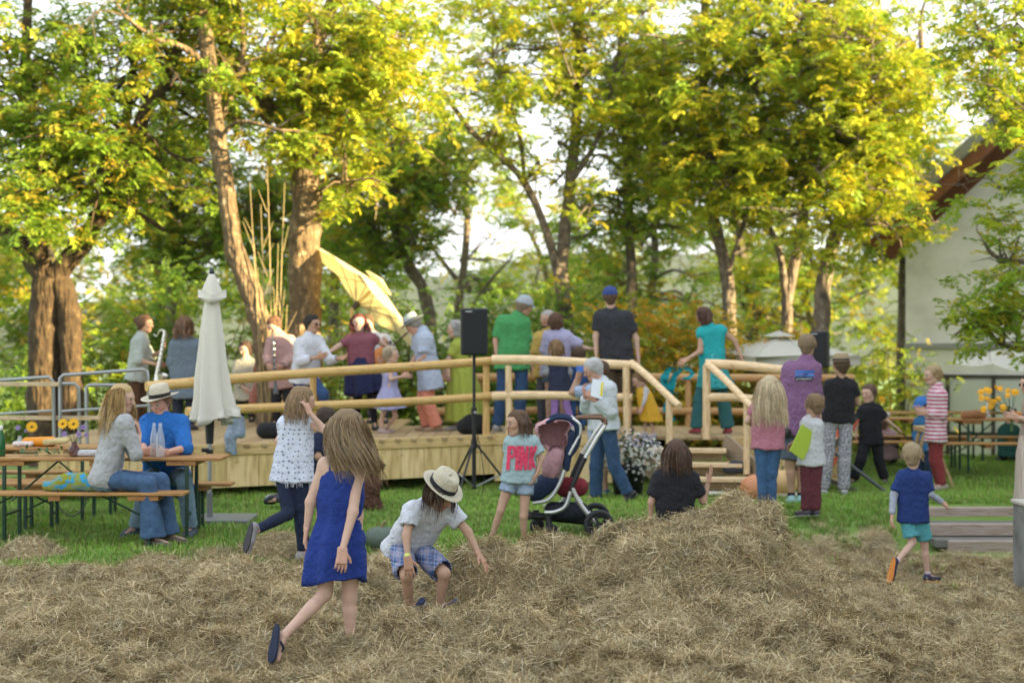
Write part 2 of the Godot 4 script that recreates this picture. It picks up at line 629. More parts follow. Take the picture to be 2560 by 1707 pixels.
func straw_colour() -> Color:
	var t := rng.randf()
	var c := Color(0.49, 0.385, 0.205)
	if t < 0.30: c = Color(0.65, 0.535, 0.315)
	elif t < 0.55: c = Color(0.38, 0.31, 0.16)
	elif t < 0.72: c = Color(0.30, 0.205, 0.105)
	elif t < 0.80: c = Color(0.80, 0.70, 0.465)
	var k := rng.randf_range(0.8, 1.15)
	return Color(c.r * k, c.g * k, c.b * k)

# a tangle of curved dry stalks
func straw_tuft(count: int, spread: float, lift: float, long: float) -> ArrayMesh:
	var st := st_new()
	st.set_smooth_group(-1)
	for i in count:
		var c := straw_colour()
		var a := rng.randf() * TAU
		var p := Vector3(cos(a), 0, sin(a)) * spread * sqrt(rng.randf())
		p.y = rng.randf_range(-0.012, 0.02 + lift * 0.06)
		var b := rng.randf() * TAU
		var pitch := rng.randf_range(-0.25, 0.3 + lift)
		var d := Vector3(cos(b) * cos(pitch), sin(pitch), sin(b) * cos(pitch))
		var bend := Vector3(rng.randf_range(-1, 1), rng.randf_range(-1.1, 0.2), rng.randf_range(-1, 1)) * 0.5
		var l := long * rng.randf_range(0.45, 1.25)
		var wd := rng.randf_range(0.0006, 0.0015)
		var side := d.cross(Vector3(rng.randf() - 0.5, 1, rng.randf() - 0.5)).normalized() * wd
		var q := p - d * l * 0.5
		for k in 3:
			var d2 := (d + bend * (k + 0.5) / 3.0).normalized()
			var r := q + d2 * l / 3.0
			st.set_color(c)
			quad(st, q - side, r - side, r + side, q + side)
			q = r
	st.generate_normals()
	return st.commit()

func scatter(called: String, parent: Node, m: Mesh, mat: Material, where: Array, tints: PackedColorArray) -> MultiMeshInstance3D:
	var mm := MultiMesh.new()
	mm.transform_format = MultiMesh.TRANSFORM_3D
	mm.use_colors = tints.size() > 0
	mm.mesh = m
	mm.instance_count = where.size()
	for i in where.size():
		mm.set_instance_transform(i, where[i])
		if tints.size(): mm.set_instance_color(i, tints[i])
	var o := MultiMeshInstance3D.new()
	o.multimesh = mm
	o.material_override = mat
	o.name = called if parent else numbered(called)
	(parent if parent else self).add_child(o, true)
	return o

func frame_on(n: Vector3, turn: float) -> Basis:
	var x := Vector3(cos(turn), 0, sin(turn))
	x = (x - n * x.dot(n)).normalized()
	return Basis(x, n, x.cross(n))

func slope_of(h: Callable, x: float, z: float) -> Vector3:
	var e := 0.06
	return Vector3(h.call(x - e, z) - h.call(x + e, z), 2 * e, h.call(x, z - e) - h.call(x, z + e)).normalized()

func hay_tint() -> Color:
	var k := rng.randf_range(0.45, 1.2)
	var w := rng.randf_range(-0.05, 0.05)
	return Color(k * (1.0 + w), k, k * (1.0 - w * 1.5))

func ground() -> void:
	rng.seed = 11
	var t := noise_tex("turf", 0.05, 5, [Color(0.14, 0.26, 0.045).linear_to_srgb(), Color(0.17, 0.29, 0.05).linear_to_srgb(), Color(0.24, 0.27, 0.08).linear_to_srgb()], 256)
	var soil_mat := textured("soil", 0.9, 0.9, 0.9, t, Vector3.ONE * 0.35, 0.95, null, 0.0, true)
	var g := mesh_part("ground", sheet(-9, 9, -30, -5, 0.16, soil), soil_mat)
	tag(g, "mown green lawn around the stage and tables", "", "", "structure")
	# the meadow goes on behind and beside, down to the valley
	var st := st_new()
	st.set_smooth_group(1)
	var far_h := func(x: float, z: float) -> float: return soil(x, z) - 0.012
	var xs := [-420, -200, -120, -60, -30, -18, -9.0, -6, -3, 0, 3, 6, 9.0, 18, 30, 60, 120, 200, 420]
	var zs := [-520, -400, -260, -140, -90, -60, -48, -40, -34, -30.0, -27, -24, -20, -16, -12, -8, -5.0, 5, 15, 40, 100]
	for i in xs.size() - 1:
		for j in zs.size() - 1:
			if xs[i] >= -9 and xs[i + 1] <= 9 and zs[j] >= -30 and zs[j + 1] <= -5: continue
			var p: Array[Vector3] = []
			for q in [[i, j], [i + 1, j], [i + 1, j + 1], [i, j + 1]]:
				p.append(Vector3(xs[q[0]], far_h.call(xs[q[0]], zs[q[1]]), zs[q[1]]))
			quad(st, p[0], p[1], p[2], p[3])
	var m := part("terrain", st, soil_mat)
	tag(m, "meadow running down to the valley behind the trees", "", "", "structure")

func hay() -> void:
	strew_lumps()
	rng.seed = 5
	var mat := vcol("straw", 0.9)
	mat.metallic_specular = 0.15
	var litter: Array = []
	var bed_t := noise_tex("hay_bed", 0.11, 5, [Color(0.31, 0.235, 0.125).linear_to_srgb(), Color(0.40, 0.32, 0.17).linear_to_srgb(), Color(0.48, 0.395, 0.225).linear_to_srgb()], 512)
	var bed_mat := textured("hay_bed", 1, 1, 1, bed_t, Vector3.ONE * 1.3, 0.95, noise_tex("hay_bump", 0.16, 4, [], 256), 2.5, true)
	var bed_h := func(x: float, z: float) -> float:
		var c := hay_cover(x, z)
		return hay_top(x, z) - 0.012 if c > 0.25 else soil(x, z) - 0.05
	var bed := mesh_part("hay_layer", sheet(-5.2, 5.6, -16.6, -6.6, 0.045, bed_h), bed_mat)
	tag(bed, "dry cut hay spread thickly over the near lawn", "hay", "", "stuff")
	var tufts: Array = []
	for k in 4: tufts.append(straw_tuft(64, 0.11, 0.10, 0.125))
	for k in 3: tufts.append(straw_tuft(60, 0.08, 0.75, 0.10))
	var sets: Array = []
	var tints: Array = []
	for k in 7:
		sets.append([]); tints.append(PackedColorArray())
	var made := 0
	for i in 44000:
		# nearer ground gets more stalks: points fall evenly over depth
		var d := lerpf(7.4, 16.8, pow(rng.randf(), 1.25))
		var x := rng.randf_range(-0.40, 0.40) * d
		var c := hay_cover(x, -d)
		if rng.randf() > c * (1.15 if d < 12.0 else 0.8): continue
		var k := rng.randi() % 4 if rng.randf() < 0.8 else 4 + rng.randi() % 3
		var y := hay_top(x, -d)
		var b := frame_on(slope_of(hay_top, x, -d), rng.randf() * TAU).scaled(Vector3.ONE * rng.randf_range(0.75, 1.25))
		sets[k].append(Transform3D(b, Vector3(x, y + rng.randf_range(0.0, 0.012), -d)))
		tints[k].append(hay_tint())
		made += 1
	for k in 7: scatter("stalks", bed, tufts[k], mat, sets[k], tints[k]).set_meta("kind", "stuff")
	# the great heap
	var heap_y := func(x: float, z: float) -> float:
		var h := heap_top(x, z)
		return (hay_top(x, z) + h) if h > 0.015 else hay_top(x, z) - 0.06
	var heap := mesh_part("hay_heap", sheet(-1.0, 3.0, -13.4, -9.6, 0.04, heap_y), bed_mat)
	tag(heap, "broad heap of dry hay in front of the girl in black", "hay heap")
	for k in 7:
		sets[k] = []; tints[k] = PackedColorArray()
	for i in 14000:
		var x := rng.randf_range(-0.9, 2.95)
		var z := rng.randf_range(-13.2, -9.8)
		var h := heap_top(x, z)
		if h < 0.02: continue
		var k := rng.randi() % 4 if rng.randf() < 0.62 else 4 + rng.randi() % 3
		var b := frame_on(slope_of(heap_y, x, z), rng.randf() * TAU).scaled(Vector3.ONE * rng.randf_range(0.8, 1.3))
		sets[k].append(Transform3D(b, Vector3(x, heap_y.call(x, z) + rng.randf_range(-0.005, 0.015), z)))
		tints[k].append(hay_tint())
	for k in 7: scatter("stalks", heap, tufts[k], mat, sets[k], tints[k]).set_meta("kind", "stuff")
	# loose clumps
	var clumps := [
		[Vector3(-0.885, 0, -8.85), 0.30, 0.17, "dark hay clump by the foot of the girl in blue"],
		[Vector3(2.211, 0, -11.2), 0.30, 0.16, "dark hay clump below the end of the big heap"],
		[Vector3(3.48, 0, -11.7), 0.36, 0.17, "hay clump in front of the concrete post"],
		[Vector3(2.766, 0, -12.4), 0.24, 0.10, "low hay clump beyond the end of the big heap"],
		[Vector3(-3.908, 0, -12.7), 0.30, 0.15, "small hay clump on the lawn edge under the benches"],
		[Vector3(-2.731, 0, -11.9), 0.32, 0.14, "hay clump lying left of the girl running in leggings"],
		[Vector3(-2.16, 0, -11.7), 0.42, 0.13, "wide hay clump behind the raised sandal"],
		[Vector3(-3.034, 0, -10.2), 0.45, 0.17, "wide brown hay clump at the frame's left edge"],
		[Vector3(-2.337, 0, -9.8), 0.34, 0.13, "flat hay clump between the brown clump and the sandal"],
		[Vector3(4.028, 0, -13.2), 0.40, 0.16, "dark hay clump against the concrete post"],
		[Vector3(-1.948, 0, -13.1), 0.34, 0.13, "hay clump between the running girl's feet"],
		[Vector3(0.372, 0, -13.2), 0.36, 0.13, "hay clump by the feet of the girl in the printed top"],
		[Vector3(-0.264, 0, -10.3), 0.30, 0.12, "hay clump in front of the boy's feet"],
		[Vector3(0.895, 0, -9.7), 0.34, 0.11, "hay clump at the front foot of the big heap"],
		[Vector3(2.509, 0, -10.3), 0.4, 0.11, "hay clump near the lower right corner"],
		[Vector3(-1.461, 0, -8.9), 0.32, 0.1, "hay clump left of the raised sandal"],
	]
	for c in clumps:
		var at: Vector3 = c[0]
		var r: float = c[1]
		var hh: float = c[2]
		var o := thing("hay_clump", c[3], "hay", Vector3(at.x, hay_top(at.x, at.z), at.z), 0.0, "loose clumps of hay")
		var st := st_new()
		var prof: Array = []
		for k in 9:
			var q := k / 8.0
			prof.append(Vector2(maxf(r * sin(q * PI * 0.5), 0.0), hh * cos(q * PI * 0.5) - 0.02))
		lathe(st, prof, 16)
		var core := part("core", st, bed_mat, o)
		var at2: Array = []
		var ti := PackedColorArray()
		var at3: Array = []
		var ti3 := PackedColorArray()
		for i in int(700 * r):
			var a := rng.randf() * TAU
			var q := sqrt(rng.randf())
			var y := hh * cos(q * PI * 0.5) - 0.01
			var n := Vector3(cos(a) * q, 0.9, sin(a) * q).normalized()
			var tr := Transform3D(frame_on(n, rng.randf() * TAU).scaled(Vector3.ONE * rng.randf_range(0.7, 1.15)), Vector3(cos(a) * q * r, y, sin(a) * q * r))
			var tone := hay_tint()
			if rng.randf() < 0.5:
				at2.append(tr); ti.append(tone)
			else:
				at3.append(tr); ti3.append(tone)
		scatter("stalks", o, tufts[5], mat, at2, ti).set_meta("kind", "stuff")
		scatter("stalks", o, tufts[1], mat, at3, ti3).set_meta("kind", "stuff")

func grass_tuft(count: int, spread: float, tall: float) -> ArrayMesh:
	var st := st_new()
	st.set_smooth_group(-1)
	for i in count:
		var k := rng.randf_range(0.75, 1.25)
		st.set_color(Color(0.21 * k, 0.40 * k, 0.05 * k) if rng.randf() < 0.85 else Color(0.36 * k, 0.35 * k, 0.14 * k))
		var a := rng.randf() * TAU
		var p := Vector3(cos(a), 0, sin(a)) * spread * sqrt(rng.randf())
		var b := rng.randf() * TAU
		var lean := Vector3(cos(b), 0, sin(b)) * rng.randf_range(0.2, 0.9)
		var h := tall * rng.randf_range(0.5, 1.2)
		var s := Vector3(-sin(b), 0, cos(b)) * 0.0028
		var m := p + Vector3(0, h * 0.6, 0) + lean * h * 0.35
		var e := p + Vector3(0, h * 0.9, 0) + lean * h
		quad(st, p - s, m - s * 0.8, m + s * 0.8, p + s)
		tri(st, m - s * 0.8, e, m + s * 0.8)
	st.generate_normals()
	return st.commit()

func lawn() -> void:
	rng.seed = 21
	var mat := vcol("blade", 0.6, 0.5)
	var tufts := [grass_tuft(26, 0.075, 0.05), grass_tuft(26, 0.075, 0.065), grass_tuft(20, 0.06, 0.08)]
	var sets := [[], [], []]
	var ti := [PackedColorArray(), PackedColorArray(), PackedColorArray()]
	for i in 39000:
		var d := lerpf(11.5, 25.5, pow(rng.randf(), 1.3))
		var x := rng.randf_range(-0.42, 0.42) * d
		if d > 20.5 and x < 2.0: continue
		var c := hay_cover(x, -d)
		if rng.randf() < c * 1.25: continue
		if x > 4.1 and d < 17.0: continue
		var k := rng.randi() % 3
		sets[k].append(Transform3D(Basis(Vector3.UP, rng.randf() * TAU).scaled(Vector3.ONE * rng.randf_range(0.7, 1.25)), Vector3(x, soil(x, -d) - 0.004, -d)))
		var p := 0.85 + 0.35 * noise.get_noise_2d(x * 40.0, d * 40.0)
		ti[k].append(Color(p * rng.randf_range(0.9, 1.2), p, p * 0.9))
	# green sprouts coming through the hay on the bank
	for i in 60:
		var q: Vector2 = [Vector2(2.9, -14.6), Vector2(3.6, -13.2), Vector2(2.5, -15.3), Vector2(4.1, -14.9), Vector2(3.2, -12.2), Vector2(-0.6, -12.9)][i % 6]
		var x := q.x + rng.randfn() * 0.16
		var z := q.y + rng.randfn() * 0.14
		sets[2].append(Transform3D(Basis(Vector3.UP, rng.randf() * TAU), Vector3(x, hay_top(x, z), z)))
		ti[2].append(Color(1.2, 1.25, 0.9))
	var g := Node3D.new()
	g.name = "grass"
	add_child(g)
	tag(g, "short green grass of the lawn under the tables", "grass", "", "stuff")
	for k in 3: scatter("blades", g, tufts[k], mat, sets[k], ti[k]).set_meta("kind", "stuff")

func plaster(key: String, r: float, g: float, b: float) -> StandardMaterial3D:
	return textured(key, r, g, b, noise_tex("plaster", 0.012, 5, PLASTER), Vector3.ONE * 0.6, 0.9, noise_tex("render_coat", 0.2, 3, [], 256), 0.4, true)

# gable house whose near gable stands across z; base is its front left corner
func house() -> void:
	var o := thing("farmhouse", "white rendered house with overhanging brown roof behind the striped woman", "house", Vector3(7.05, -1.25, -28.0), deg_to_rad(-26.0))
	var wl := plaster("house_wall", 0.84, 0.84, 0.79)
	var W := 10.0
	var Dp := 11.0
	var eh := 5.0
	var rise := 4.4
	var st := st_new()
	st.set_smooth_group(-1)
	var t := 0.3
	# gable wall as a slab with a real thickness
	var poly := [Vector2(0, -0.6), Vector2(0, eh), Vector2(W / 2, eh + rise), Vector2(W, eh), Vector2(W, -0.6)]
	for z: float in [0.0, -Dp]:
		for k in range(1, 4):
			var a := Vector3(poly[0].x, poly[0].y, z)
			var b := Vector3(poly[k].x, poly[k].y, z)
			var c := Vector3(poly[k + 1].x, poly[k + 1].y, z)
			if z == 0.0: tri(st, a, b, c)
			else: tri(st, a, c, b)
	quad(st, Vector3(0, -0.6, -Dp), Vector3(0, eh, -Dp), Vector3(0, eh, 0), Vector3(0, -0.6, 0))
	quad(st, Vector3(W, -0.6, 0), Vector3(W, eh, 0), Vector3(W, eh, -Dp), Vector3(W, -0.6, -Dp))
	part("wall", st, wl, o)
	# roof slabs, with the verge board and the purlin under the overhang
	var roof_mat := textured("roof_sheet", 0.24, 0.25, 0.24, noise_tex("plaster", 0.012, 5, PLASTER), Vector3.ONE * 0.8, 0.7)
	var over := 1.1
	var slope := atan2(rise, W / 2)
	for s: float in [0.0, 1.0]:
		var st2 := st_new()
		var ridge := Vector3(W / 2, eh + rise + 0.12, 0)
		var eave := Vector3(-0.35 if s == 0.0 else W + 0.35, eh - 0.35 * rise / (W / 2) + 0.12, 0)
		var c := (ridge + eave) * 0.5 + Vector3(0, 0.1, -Dp / 2)
		var dir := (ridge - eave)
		var x := dir.normalized()
		var y := Vector3(0, 0, 1).cross(x)
		box(st2, c, Vector3(dir.length(), 0.2, Dp + over * 2), Basis(x, y, Vector3(0, 0, 1)), 0.02)
		part("roof", st2, roof_mat, o)
		var st3 := st_new()
		box(st3, c + Vector3(0, -0.24, Dp / 2 + over - 0.14) , Vector3(dir.length(), 0.27, 0.06), Basis(x, y, Vector3(0, 0, 1)), 0.01)
		part("verge_board", st3, wood("verge", 0.20, 0.075, 0.03), o)
		var st4 := st_new()
		box(st4, c + Vector3(0, -0.3, Dp / 2 + 0.02), Vector3(dir.length(), 0.34, 0.05), Basis(x, y, Vector3(0, 0, 1)), 0.01)
		part("wall_rafter", st4, wood("verge", 0.20, 0.075, 0.03), o)
	# string course, then the row of grey panels framed in dark timber
	var st5 := st_new()
	box(st5, Vector3(W / 2, 2.95, 0.05), Vector3(W, 0.10, 0.12), Basis(), 0.01)
	part("string_course", st5, paint(0.30, 0.31, 0.30), o)
	var dark := paint(0.05, 0.04, 0.035, 0.6)
	for k in 4:
		for j in 2:
			var p := st_new()
			box(p, Vector3(0.36 + 0.78 * k, 0.92 + 0.98 * j, 0.03), Vector3(0.72, 0.92, 0.03), Basis(), 0.006)
			part("panel", p, paint(0.52, 0.55, 0.50, 0.5), o)
	for k in 5:
		var p := st_new()
		box(p, Vector3(-0.03 + 0.78 * k, 1.4, 0.05), Vector3(0.06, 2.1, 0.07), Basis(), 0.005)
		part("mullion", p, dark, o)
	for y: float in [0.4, 1.41, 2.42]:
		var p := st_new()
		box(p, Vector3(1.53, y, 0.046), Vector3(3.06, 0.055, 0.05), Basis(), 0.005)
		part("rail", p, dark, o)
	# the doorway with its brown frame
	var dr := st_new()
	box(dr, Vector3(4.4, 0.75, 0.02), Vector3(0.86, 1.9, 0.04), Basis(), 0.004)
	part("door", dr, wood("door_leaf", 0.10, 0.07, 0.05), o)
	var fr := st_new()
	box(fr, Vector3(3.93, 0.75, 0.04), Vector3(0.08, 1.95, 0.1))
	box(fr, Vector3(4.87, 0.75, 0.04), Vector3(0.08, 1.95, 0.1))
	box(fr, Vector3(4.4, 1.76, 0.04), Vector3(1.02, 0.08, 0.1))
	part("door_frame", fr, wood("door_frame", 0.22, 0.12, 0.06), o)

# barns along the right side of the green, out of the picture: they keep the low evening sun off the lawn
func barn(called: String, label: String, at: Vector3, L: float, eh: float, rise: float) -> void:
	var o := thing(called, label, "barn", at, 0.0, "farm buildings beside the green")
	var W := 8.0
	var st := st_new()
	box(st, Vector3(W / 2, eh / 2 - 0.5, L / 2), Vector3(W, eh + 1.0, L), Basis(), 0.02)
	for z: float in [0.02, L - 0.02]:
		st.set_smooth_group(-1)
		tri(st, Vector3(0.02, eh, z), Vector3(W / 2, eh + rise, z), Vector3(W - 0.02, eh, z))
	part("wall", st, plaster("barn_wall", 0.50, 0.49, 0.45), o)
	for s: float in [-1.0, 1.0]:
		var x := Vector3(W / 2, rise * -s, 0).normalized()
		var st2 := st_new()
		box(st2, Vector3(W / 2 + s * (W / 4 + 0.2), eh + rise / 2 - 0.02, L / 2), Vector3(Vector2(W / 2, rise).length() + 0.5, 0.18, L + 0.6), Basis(x, Vector3(0, 0, 1).cross(x), Vector3(0, 0, 1)), 0.02)
		part("roof", st2, paint(0.16, 0.08, 0.06, 0.85), o)

func hills() -> void:
	for spec in [[260.0, 26.0, 3.0, "wooded_hill", "near wooded hillside seen through the trees"], [460.0, 62.0, 5.0, "far_hill", "pale blue mountain ridge on the horizon"]]:
		var st := st_new()
		st.set_smooth_group(1)
		var d: float = spec[0]
		var n := 60
		var deep := d * 0.5
		var P := func(i: int, j: int) -> Vector3:
			var x := (float(i) / n - 0.5) * d * 2.2
			var q := j / 8.0
			var hh: float = spec[1] * (0.62 + 0.5 * noise.get_noise_2d(x * 20.0 / d * spec[2], d) + 0.12 * noise.get_noise_2d(x * 130.0 / d * spec[2], d + 30.0 + j * 4.0))
			return Vector3(x, -12.0 + hh * sin(q * PI * 0.5), -d - deep * q)
		for i in n:
			for j in 8:
				quad(st, P.call(i, j + 1), P.call(i + 1, j + 1), P.call(i + 1, j), P.call(i, j))
		var m := part(spec[3], st, textured("hill_wood", 0.075, 0.10, 0.05, noise_tex("plaster", 0.012, 5, PLASTER), Vector3.ONE * 0.02, 1.0))
		tag(m, spec[4], "", "", "structure")

func steps_and_post() -> void:
	var mat := wood("sleeper", 0.38, 0.32, 0.28, Vector3(1.5, 3, 3), 0.85)
	var o := thing("garden_steps", "three low timber steps with gravel treads by the concrete post", "steps", Vector3(4.3, 0, -16.9))
	rng.seed = 3
	for k in 3:
		var st := st_new()
		box(st, Vector3(1.6 + 0.12 * k, -0.075 - 0.14 * k, 0.30 * k), Vector3(3.2, 0.135, 0.10), Basis(Vector3.UP, rng.randf_range(-0.01, 0.01)), 0.012)
		part("riser", st, mat, o)
		var g := st_new()
		box(g, Vector3(1.6 + 0.12 * k, -0.185 - 0.14 * k, 0.18 + 0.30 * k), Vector3(3.2, 0.08, 0.25), Basis(), 0.004)
		part("gravel_tread", g, textured("gravel", 0.42, 0.41, 0.39, noise_tex("grit", 0.35, 3, [Color(0.55, 0.55, 0.52), Color(0.9, 0.9, 0.88), Color(1, 1, 1)]), Vector3.ONE * 3.0, 0.95, noise_tex("grit_bump", 0.4, 2, []), 1.5), o)
	var p := thing("concrete_post", "squat grey concrete post at the right edge of the hay", "post", Vector3(4.62, -0.42, -13.6))
	var st2 := st_new()
	box(st2, Vector3(0, 0.36, 0), Vector3(0.40, 0.84, 0.40), Basis(), 0.012)
	part("block", st2, textured("concrete", 0.24, 0.25, 0.24, noise_tex("concrete", 0.008, 6, [Color(0.72, 0.72, 0.69), Color(0.92, 0.92, 0.90), Color(1, 1, 1)]), Vector3.ONE * 1.0, 0.95), p)
	var cap := st_new()
	box(cap, Vector3(0, 0.795, 0), Vector3(0.43, 0.035, 0.43), Basis(), 0.008)
	part("cap_slab", cap, paint(0.42, 0.40, 0.34, 0.9), p)

# ---------- trees and shrubs ----------
var sprigs: Array = []
var thin := 0.44

func bark(key: String, base: Array, patches: Array) -> StandardMaterial3D:
	var t := noise_tex("bark_" + key, 0.035, 5, [Color(base[0] * 0.45, base[1] * 0.45, base[2] * 0.45).linear_to_srgb(), Color(base[0], base[1], base[2]).linear_to_srgb(), Color(base[0] * 1.25, base[1] * 1.2, base[2] * 1.1).linear_to_srgb(), Color(patches[0], patches[1], patches[2]).linear_to_srgb()], 256)
	return textured("bark_" + key, 1, 1, 1, t, Vector3(0.9, 0.6, 0.9), 0.95, noise_tex("v_bark_bump", 0.05, 5, [], 256, false, 4.0, FastNoiseLite.TYPE_SIMPLEX_SMOOTH, 0.3), 4.0, true)

# a leafy twig: leaflets in pairs along a bent stalk
func sprig(pairs: int, leaf: float, gap: float) -> ArrayMesh:
	var st := st_new()
	st.set_smooth_group(-1)
	var p := Vector3.ZERO
	var d := Vector3(0, 0.25, 1).normalized()
	for k in pairs:
		p += d * gap
		d = (d + Vector3(rng.randf_range(-0.2, 0.2), -0.16, 0)).normalized()
		for s: float in [-1.0, 1.0]:
			var out := (Vector3(s, rng.randf_range(-0.5, 0.35), 0) + d * rng.randf_range(0.3, 0.9)).normalized()
			var l := leaf * rng.randf_range(0.75, 1.2)
			var side := out.cross(Vector3(rng.randf_range(-0.5, 0.5), 1, rng.randf_range(-0.5, 0.5))).normalized() * l * 0.23
			var k2 := rng.randf_range(0.8, 1.2)
			st.set_color(Color(k2, k2, k2))
			var m := p + out * l * 0.45 + Vector3(0, -l * 0.05, 0)
			var e := p + out * l + Vector3(0, -l * 0.22, 0)
			tri(st, p, m + side, e)
			tri(st, p, e, m - side)
	st.generate_normals()
	return st.commit()

func leaf_tint(pal: Array) -> Color:
	var c: Color = pal[rng.randi() % pal.size()]
	var k := rng.randf_range(0.75, 1.25)
	return Color(c.r * k * rng.randf_range(0.9, 1.12), c.g * k, c.b * k)

# limbs: [points, r0, r1]; clumps: [centre, radius, count]; a twig runs from the nearest limb to each clump
func tree(called: String, label: String, group: String, base: Vector3, limbs: Array, clumps: Array, pal: Array, bk: Material, sc := 1.0, sides := 9) -> Node3D:
	var o := thing(called, label, "tree", base, 0.0, group)
	var st := st_new()
	var spots: Array = []
	var nl := 0
	for l in limbs:
		var pts := curve((l[0] as Array).map(func(p): return p - base), 6)
		var rr: Array = []
		for i in pts.size(): rr.append(lerpf(l[1], l[2], pow(float(i) / (pts.size() - 1), 0.8)))
		if nl == 0:
			for i in 4: rr[i] *= 1.0 + 0.5 * (1.0 - i / 4.0)
		tube(st, pts, rr, sides if l[1] > 0.08 else 6, true, 0.30)
		for i in range(2, pts.size()): spots.append([pts[i], rr[i]])
		nl += 1
	part("trunk", st, bk, o)
	var tw := st_new()
	var sets: Array = [[], [], []]
	var ti: Array = [PackedColorArray(), PackedColorArray(), PackedColorArray()]
	var any := false
	for c in clumps:
		var cc: Vector3 = c[0] - base
		var r: float = c[1]
		var best: Array = spots[0]
		for s in spots:
			if (s[0] as Vector3).distance_squared_to(cc) < (best[0] as Vector3).distance_squared_to(cc): best = s
		var root: Vector3 = best[0]
		var mid := root.lerp(cc, 0.5) + Vector3(rng.randf_range(-0.2, 0.2), rng.randf_range(-0.1, 0.35), rng.randf_range(-0.2, 0.2))
		var r0 := minf(0.045 * sc, best[1] * 0.6)
		tube(tw, curve([root, mid, cc], 4), curve_r([r0, r0 * 0.65, r0 * 0.35], 4), 5)
		for k in 4:
			var e := cc + Vector3(rng.randfn(), rng.randfn() * 0.7, rng.randfn()) * r * 0.7
			tube(tw, [cc.lerp(mid, rng.randf() * 0.5), cc.lerp(e, 0.55) + Vector3(0, 0.06, 0), e], [r0 * 0.45, r0 * 0.3, r0 * 0.12], 4)
		any = true
		# leaves sit in hanging sub-clusters with gaps between them
		var n: int = c[2]
		var cores: Array = []
		for k in maxi(3, n / 26): cores.append(cc + Vector3(rng.randfn() * 0.62, rng.randfn() * 0.5, rng.randfn() * 0.62) * r)
		for k in n:
			var q: Vector3 = cores[rng.randi() % cores.size()]
			var p := q + Vector3(rng.randfn(), rng.randfn() * 0.75 - 0.15, rng.randfn()) * r * 0.26
			var bs := Basis.from_euler(Vector3(rng.randf_range(-0.9, 0.7), rng.randf() * TAU, rng.randf_range(-0.6, 0.6))).scaled(Vector3.ONE * sc * rng.randf_range(0.75, 1.3))
			var v := rng.randi() % 3
			sets[v].append(Transform3D(bs, p))
			ti[v].append(leaf_tint(pal))
	if any:
		part("twigs", tw, bk, o)
		var crown := Node3D.new()
		crown.name = "crown"
		o.add_child(crown, true)
		for v in 3: scatter("leaves", crown, sprigs[v], vcol("leaf", 0.55, 1.0), sets[v], ti[v]).set_meta("kind", "stuff")
	return o

func clumps_in(lo: Vector3, hi: Vector3, n: int, r0: float, r1: float, per: int) -> Array:
	var out: Array = []
	for i in n:
		var r := rng.randf_range(r0, r1)
		out.append([Vector3(rng.randf_range(lo.x, hi.x), rng.randf_range(lo.y, hi.y), rng.randf_range(lo.z, hi.z)), r, int(per * r * r * thin)])
	return out

func on_limbs(limbs: Array, from: int, n: int, reach: float, r0: float, r1: float, per: int, ymin: float) -> Array:
	var out: Array = []
	var tries := 0
	while out.size() < n and tries < n * 8:
		tries += 1
		var l: Array = limbs[from + rng.randi() % (limbs.size() - from)][0]
		var k := rng.randi() % (l.size() - 1)
		var p: Vector3 = (l[k] as Vector3).lerp(l[k + 1], rng.randf())
		p += Vector3(rng.randfn() * reach, rng.randfn() * reach * 0.6, rng.randfn() * reach)
		if p.y < ymin: continue
		var r := rng.randf_range(r0, r1)
		out.append([p, r, int(per * r * r * thin)])
	return out

func shrub(label: String, at: Vector3, r: Vector3, n: int, pal: Array, group: String, sc := 1.0) -> void:
	var o := thing("shrub", label, "shrub", at, 0.0, group)
	var st := st_new()
	var sets: Array = [[], [], []]
	var ti: Array = [PackedColorArray(), PackedColorArray(), PackedColorArray()]
	var cores: Array = []
	for k in 16:
		var a := rng.randf() * TAU
		var u := rng.randf_range(0.25, 1.0)
		var e := Vector3(cos(a) * r.x * 0.8 * sqrt(rng.randf()), r.y * 2.0 * u, sin(a) * r.z * 0.8 * sqrt(rng.randf()))
		var foot := Vector3(cos(a) * 0.15, -0.05, sin(a) * 0.15)
		tube(st, curve([foot, foot.lerp(e, 0.5) + Vector3(rng.randfn() * 0.1, 0.1, 0), e], 3), curve_r([0.022, 0.014, 0.006], 3), 5)
		cores.append(e)
		cores.append(foot.lerp(e, rng.randf_range(0.4, 0.8)) + Vector3(rng.randfn() * 0.15, 0, rng.randfn() * 0.15))
	part("stems", st, paint(0.12, 0.09, 0.06, 0.9), o)
	for k in n:
		var q: Vector3 = cores[rng.randi() % cores.size()]
		var p := q + Vector3(rng.randfn() * r.x, rng.randfn() * r.y * 0.8, rng.randfn() * r.z) * 0.24
		if p.y < 0.02: p.y = 0.05
		var v := rng.randi() % 3
		sets[v].append(Transform3D(Basis.from_euler(Vector3(rng.randf_range(-0.9, 0.9), rng.randf() * TAU, rng.randf_range(-0.6, 0.6))).scaled(Vector3.ONE * sc * rng.randf_range(0.6, 1.1)), p))
		ti[v].append(leaf_tint(pal))
	var crown := Node3D.new()
	crown.name = "foliage"
	o.add_child(crown, true)
	for v in 3: scatter("leaves", crown, sprigs[v], vcol("leaf", 0.55, 1.0), sets[v], ti[v]).set_meta("kind", "stuff")

